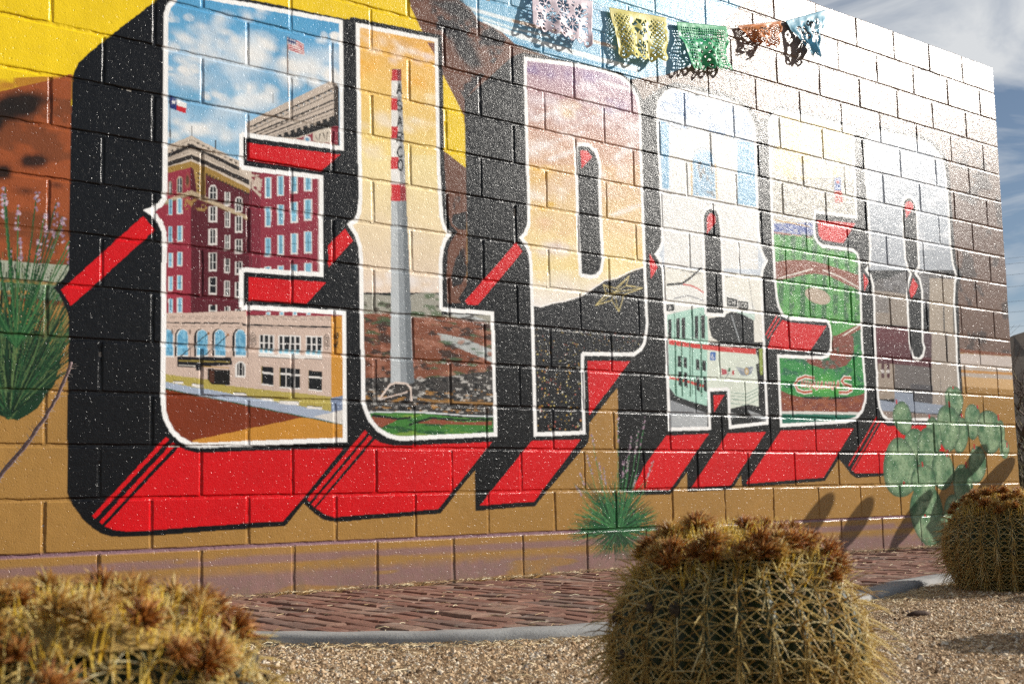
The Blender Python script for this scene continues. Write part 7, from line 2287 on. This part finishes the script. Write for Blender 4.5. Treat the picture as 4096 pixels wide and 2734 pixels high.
# ------------------------------------------------------------------ paper banners on their string
def mat_paper(name, c):
    t = NT(name, .42, .45); cc = t.mix(.35, c, t.ramp(t.noise(30, 3), [(.3, (.75, .75, .75)), (.7, (1.1, 1.1, 1.1))]), 'MULTIPLY'); t.set(Base_Color=cc, Normal=t.bump(t.noise(55, 3, .6), .002, .5))
    tr = t.n.new('ShaderNodeBsdfTranslucent'); t.l.new(cc, tr.inputs['Color']); ms = t.n.new('ShaderNodeMixShader'); ms.inputs[0].default_value = .35
    t.l.new(t.b.outputs[0], ms.inputs[1]); t.l.new(tr.outputs[0], ms.inputs[2]); t.l.new(ms.outputs[0], t.n['Material Output'].inputs[0]); return t.m
def banner(label, colr, quad, style, seed, folds, scal, crumple):
    r = random.Random(seed); NX, NY = 96, 72; q = [np.array(p) for p in quad]
    X, Y = np.meshgrid(np.linspace(0, 1, NX+1), np.linspace(0, 1, NY+1))     # Y 0 top .. 1 bottom
    P = (q[0]*((1-X)*(1-Y))[..., None]+q[1]*(X*(1-Y))[..., None]+q[2]*(X*Y)[..., None]+q[3]*((1-X)*Y)[..., None])
    P[..., 1] += -folds*np.sin(X*9.5+seed)*Y*.9-folds*.6*np.sin(X*19+2*seed)*Y+.0
    P[..., 1] -= crumple*(fbm(X*5+seed, Y*4, seed, 2)-.5)*np.minimum(1, Y*3)
    P[..., 0] += crumple*.5*(fbm(X*4, Y*4+seed, seed+9, 2)-.5)*np.minimum(1, Y*3); P[..., 2] += crumple*.4*(fbm(X*4+3, Y*4, seed+4, 2)-.5)*np.minimum(1, Y*3)
    P[..., 1] = np.minimum(P[..., 1], -.009)
    x = (X[:-1, :-1]+X[1:, 1:])/2; y = (Y[:-1, :-1]+Y[1:, 1:])/2
    hole = np.zeros_like(x, bool); W_, H_ = 1.0, .72
    def lattice(n): a = (x*W_+y*H_)*n; b = (x*W_-y*H_)*n; return (np.abs(a % 1-.5) < .27) & (np.abs(b % 1-.5) < .27)
    def flower(cx, cy, R_, k, ph=0):
        dx, dy = (x-cx)*W_, (y-cy)*H_; d = np.hypot(dx, dy); an = np.arctan2(dy, dx)+ph
        return (d < R_) & (d > R_*.25) & (np.abs(np.sin(an*k/2)) > .45)
    inner = (x > .06) & (x < .94) & (y > .10) & (y < .86)
    if style == 'flowers':
        fl = np.zeros_like(hole)
        for cx, cy, R_, k in [(.22, .3, .085, 6), (.5, .25, .1, 8), (.78, .3, .085, 6), (.33, .58, .09, 8), (.66, .6, .1, 8), (.14, .65, .06, 6), (.88, .62, .06, 6), (.5, .78, .05, 6), (.5, .48, .05, 6)]: fl |= flower(cx, cy, R_, k)
        leaf = (np.sin(x*47+np.sin(y*21)*2)*np.sin(y*39+x*6) > .62); hole = inner & (fl | leaf)
    elif style == 'lattice':
        side = (x < .30) | (x > .72); hole = inner & side & lattice(15)
        mid = inner & ~side; hole |= mid & ((flower(.5, .3, .12, 6) & (np.hypot(x-.5, y-.3) > .07)) | flower(.5, .72, .1, 8) | (np.sin(x*38)*np.sin(y*30) > .72))
    elif style == 'grid':
        g = (np.abs((x*22) % 1-.5) < .30) & (np.abs((y*15) % 1-.5) < .30); side = (x < .28) | (x > .68) | (y < .3)
        hole = inner & ((side & g) | (~side & (np.sin(x*41+y*9)*np.sin(y*33) > .5)))
    else:
        ring = np.zeros_like(hole)
        for k in range(26):
            cx, cy, R_ = r.uniform(.1, .9), r.uniform(.14, .84), r.uniform(.035, .07); d = np.hypot((x-cx)*W_, (y-cy)*H_); ring |= (d < R_) & (d > R_*.4)
        hole = inner & ring
    edge = .90+.085*np.abs(np.sin(x*math.pi*scal)); hole |= y > edge
    bead = (np.abs((x*scal) % 1-.5) < .16) & (np.abs(y-.90) < .028); hole |= bead
    hole[:3] = False
    i = np.arange(NX)[None]+np.arange(NY)[:, None]*(NX+1); F = np.stack([i, i+1, i+NX+2, i+NX+1], -1)[~hole]
    used, inv_ = np.unique(F, return_inverse=True); V = P.reshape(-1, 3)[used]
    cpos = (q[0]+q[1])/2
    me = npmesh('paper_banner', V-cpos, inv_.reshape(-1, 4), True); me.materials.append(mat_paper('paper', colr))
    o = tag(link('paper_banner', me, None, None, tuple(cpos)), label, 'banner', 'cut paper banners hung across the wall top')
    s = o.modifiers.new('thickness', 'SOLIDIFY'); s.thickness = .0006
    return o
banner('pale pink cut paper banner with flowers, leftmost of the row', (.86, .74, .79), [[2.155, -0.020, 2.959], [2.572, -0.020, 2.994], [2.532, -0.05, 2.715], [2.134, -0.05, 2.745]], 'flowers', 3, .012, 7, .02)
banner('yellow cut paper banner with lattice sides and a rippled bottom', (.80, .72, .20), [[2.686, -0.02, 2.988], [3.117, -0.02, 3.031], [3.082, -0.05, 2.755], [2.742, -0.05, 2.705]], 'lattice', 5, .016, 5, .03)
banner('green cut paper banner with a grid pattern, third in the row', (.05, .50, .21), [[3.193, -0.02, 3.027], [3.608, -0.02, 3.093], [3.618, -0.05, 2.82], [3.266, -0.05, 2.76]], 'grid', 8, .014, 9, .05)
banner('crumpled orange cut paper banner, smallest of the row', (.78, .30, .09), [[3.708, -0.02, 3.121], [4.107, -0.02, 3.243], [3.987, -0.06, 3.02], [3.861, -0.07, 3.03]], 'lattice', 11, .018, 5, .06)
banner('blue cut paper banner twisted to a point, rightmost of the row', (.22, .55, .72), [[4.145, -0.02, 3.252], [4.533, -0.03, 3.414], [4.417, -0.06, 3.065], [4.322, -0.06, 3.051]], 'rings', 14, .02, 6, .05)
M_STRING = simple('string', (.6, .58, .54), (.75, .73, .7), 200, .8, .2, .0003)
sp_ = [(1.6, -.004, 2.955), (1.62, -.018, 2.955), (2.155, -.0196, 2.9605), (2.572, -.0196, 2.9955), (2.63, -.019, 2.985), (2.686, -.0196, 2.9895), (3.117, -.0196, 3.0325), (3.193, -.0196, 3.0285), (3.608, -.0196, 3.0945), (3.708, -.0196, 3.1225), (4.107, -.0196, 3.2445), (4.145, -.0196, 3.2535), (4.533, -.0296, 3.4155), (4.56, -.02, 3.43), (4.57, .002, 3.435)]
mb = MB(); mb.tube(sp_, .0009, 5); tag(link('banner_string', mb.mesh('banner_string'), M_STRING), 'thin pale string along the tops of the paper banners', 'string')

# ------------------------------------------------------------------ prickly pear beyond the right edge (its pads shade the wall)
t = NT('pad_skin', .55, .35)
M_PAD = t.set(Base_Color=t.ramp(t.noise(14, 4, .6), [(.3, (.13, .17, .05)), (.7, (.27, .28, .09))]), Normal=t.bump(t.noise(70, 3), .002, .4))
KX, KZ = SDIR.x/-SDIR.y, SDIR.z/-SDIR.y
def pad_mesh(hl, hw, th):
    V = []; F = []; nu, nv = 20, 8
    for j in range(nv+1):
        a = math.pi*j/nv
        for i in range(nu):
            b = 2*math.pi*i/nu; x = math.sin(a)*math.cos(b); z = math.sin(a)*math.sin(b); y = math.cos(a)
            V.append((x*hw*(1+.16*z), y*th, z*hl))
    F = [(j*nu+i, j*nu+(i+1) % nu, (j+1)*nu+(i+1) % nu, (j+1)*nu+i) for j in range(nv) for i in range(nu)]
    return npmesh('pad', V, F, True)
def prickly(name, label, pads, base):
    root = tag(empty(name, base), label, 'cactus', 'prickly pears beside the wall end')
    for (u0, z0, u1, z1, w, d) in pads:
        a = Vector((u0+KX*d, -d, z0+KZ*d)); b = Vector((u1+KX*d, -d, z1+KZ*d)); c_ = (a+b)/2; L = (b-a).length/2
        o = link('pad', pad_mesh(L*1.05, w/2*.72, .012), M_PAD, root, tuple(c_-Vector(base))); o.rotation_euler = (0, math.atan2(b.x-a.x, b.z-a.z), 0)
    lo = [(u0+KX*d, -d, z0+KZ*d) for (u0, z0, u1, z1, w, d) in pads]
    for k, p in enumerate(lo):
        mb = MB(); m = Vector(p).lerp(Vector(base), .5)+Vector((.05, 0, .05)); mb.tube([Vector(base)-Vector(base), m-Vector(base), Vector(p)-Vector(base)], [.05, .042, .03], 8); link('stem', mb.mesh('stem', True), M_PAD, root)
    return root
prickly('prickly_pear', 'tall prickly pear out past the right edge, shading the low wall', [(4.015, .052, 4.408, .35, .184, .70), (4.403, .01, 4.798, .32, .196, .68), (4.944, .006, 5.425, .355, .169, .62)], (6.35, -.62, GZ-.02))
prickly('prickly_pear', 'prickly pear out past the right edge, shading the painted green cactus', [(5.76, .431, 6.116, .658, .174, .45), (5.406, .163, 5.818, .489, .231, .45), (5.858, .253, 6.454, .568, .196, .42)], (7.0, -.45, GZ-.02))
root = tag(empty('prickly_pear', (7.2, .30, -.04)), 'yellow green prickly pear just showing past the end of the wall', 'cactus', 'prickly pears beside the wall end')
for (x, y, z, s) in ((7.16, .27, .84, .12), (7.17, .29, .59, .12), (7.2, .32, .33, .14), (7.22, .3, .08, .13)):
    o = link('pad', pad_mesh(s, s*.72, .014), M_PAD, root, (x-7.2, y-.30, z+.04)); o.rotation_euler = (0, .1, .6)

# ------------------------------------------------------------------ behind the wall end: hills, bare tree, wires
M_HILL = simple('dry_hill', (.12, .095, .075), (.20, .16, .125), .03, .95, .1, .5, .08)
def hills():
    V = []; n = 60; az = np.linspace(math.radians(-30), math.radians(100), n)
    for k, a in enumerate(az):
        h = 90+16*math.sin(a*7.3+1)+9*math.sin(a*19)+5*math.sin(a*41)
        for (d, z) in ((430, -6), (520, h*.35), (620, h), (760, h*.8), (950, -6)): V.append((d*math.cos(a)+3, d*math.sin(a), z))
    F = [(k*5+j, (k+1)*5+j, (k+1)*5+j+1, k*5+j+1) for k in range(n-1) for j in range(4)]
    return npmesh('hills', V, F, True)
tag(link('hills', hills(), M_HILL), kind='structure')
M_BARK = simple('bare_bark', (.055, .038, .03), (.13, .095, .08), 20, .9, .2, .003)
def bare_tree(base, seed, label, h):
    root = tag(empty('bare_tree', base), label, 'tree'); r = random.Random(seed); tr = MB(); cr = MB()
    def grow(p, d, l, rad, lev):
        q = [p]; dd = d.copy()
        for k in range(4):
            dd = (dd+Vector((r.gauss(0, .12), r.gauss(0, .12), r.gauss(0, .08)))).normalized(); q.append(q[-1]+dd*l/4)
        (tr if lev == 0 else cr).tube(q, [rad*(1-.14*k) for k in range(5)], 6 if lev < 2 else 3, cap=False)
        if lev < 5:
            for k in range(3 if lev < 4 else 2):
                s = q[r.choice([2, 3, 4])]; a = r.uniform(0, 6.28); nd = (dd+Vector((math.cos(a), math.sin(a), r.uniform(-.1, .6)))*r.uniform(.5, .9)).normalized()
                grow(s, nd, l*r.uniform(.62, .82), rad*.52, lev+1)
    for k in range(3): grow(Vector((0, 0, 0)), Vector((r.gauss(0, .35), r.gauss(0, .35), 1)).normalized(), h*.36, .07, 0)
    link('trunk', tr.mesh('trunk', True), M_BARK, root); link('branches', cr.mesh('branches', True), M_BARK, root)
bare_tree((14.35, 4.2, -.1), 4, 'bare leafless tree beyond the right end of the wall', 3.3)
t = NT('scrub_leaf', .8, .2); ge = t.n.new('ShaderNodeNewGeometry')
M_SCRUB = t.set(Base_Color=t.ramp(ge.outputs['Random Per Island'], [(0, (.03, .03, .016)), (.5, (.09, .08, .04)), (1, (.20, .165, .08))]))
def shrub(base, R, H, seed, label):
    root = tag(empty('dry_shrub', base), label, 'shrub'); r = random.Random(seed); sp = []
    for k in range(1500):
        a = r.uniform(0, 6.28); q = math.sqrt(r.random())*R; z = r.uniform(0, H)*(1-.5*(q/R)**2)
        d = (math.cos(a)*.5+r.gauss(0, .4), math.sin(a)*.5+r.gauss(0, .4), .8+r.gauss(0, .4)); sp.append(((q*math.cos(a), q*math.sin(a), z), d, r.uniform(.06, .2), (0, 0, -.01), r.uniform(.003, .008)))
    o = link('twigs', spines(sp, 'twigs'), M_SCRUB, root); o['kind'] = 'stuff'
    mb = MB()
    for k in range(9): a = k*.7; mb.tube([(0, 0, 0), (math.cos(a)*R*.4, math.sin(a)*R*.4, H*.5), (math.cos(a)*R*.7, math.sin(a)*R*.7, H*.9)], [.02, .012, .005], 5)
    link('stems', mb.mesh('stems'), M_BARK, root)
shrub((12.1, 3.0, -.1), .8, 1.1, 6, 'low dry brown shrub beyond the end of the wall')
shrub((18.5, 6.8, -.2), 1.3, 1.7, 7, 'larger dry shrub farther off behind the wall end')
M_WIRE = simple('wire', (.03, .03, .03), (.05, .05, .05), 5, .6, .3, .001)
M_POLE = simple('pole_wood', (.10, .07, .05), (.2, .15, .11), 8, .9, .2, .01)
poles = []
for k, (x, y) in enumerate(((34.0, 31.2), (49.5, 3.0))):
    root = tag(empty('utility_pole', (x, y, -1)), ('wooden utility pole hidden behind the wall' if k == 0 else 'wooden utility pole out past the right edge'), 'pole', 'utility poles carrying the wires')
    mb = MB(); mb.tube([(0, 0, 0), (0, 0, 6), (0, 0, 11)], [.16, .14, .11], 10); link('post', mb.mesh('post', True), M_POLE, root)
    d = Vector((.877, .481, 0))
    for z in (9.6, 8.2):
        mb = MB(); mb.tube([d*-1.1+Vector((0, 0, z)), d*1.1+Vector((0, 0, z))], .06, 6); link('crossarm', mb.mesh('crossarm'), M_POLE, root)
for k, z in enumerate((9.06, 8.84, 8.42, 7.96, 7.39, 6.99, 6.43)):
    mb = MB(); A = Vector((34.0, 31.2, z+.35)); B_ = Vector((49.5, 3.0, z+.55)); q = []
    for s in range(13): p = A.lerp(B_, s/12); p.z -= 1.6*(s/12)*(1-s/12)*1.1; q.append(tuple(p))
    mb.tube(q, .005, 4); tag(link('overhead_wire', mb.mesh('overhead_wire'), M_WIRE), ['highest', 'second highest', 'third highest', 'middle', 'third lowest', 'second lowest', 'lowest'][k]+' of the thin overhead wires against the sky past the wall end', 'wire', 'overhead wires')

shrub((12.9, 3.6, -.1), 1.0, 1.9, 16, 'tall dark shrub pressed close behind the bare tree')
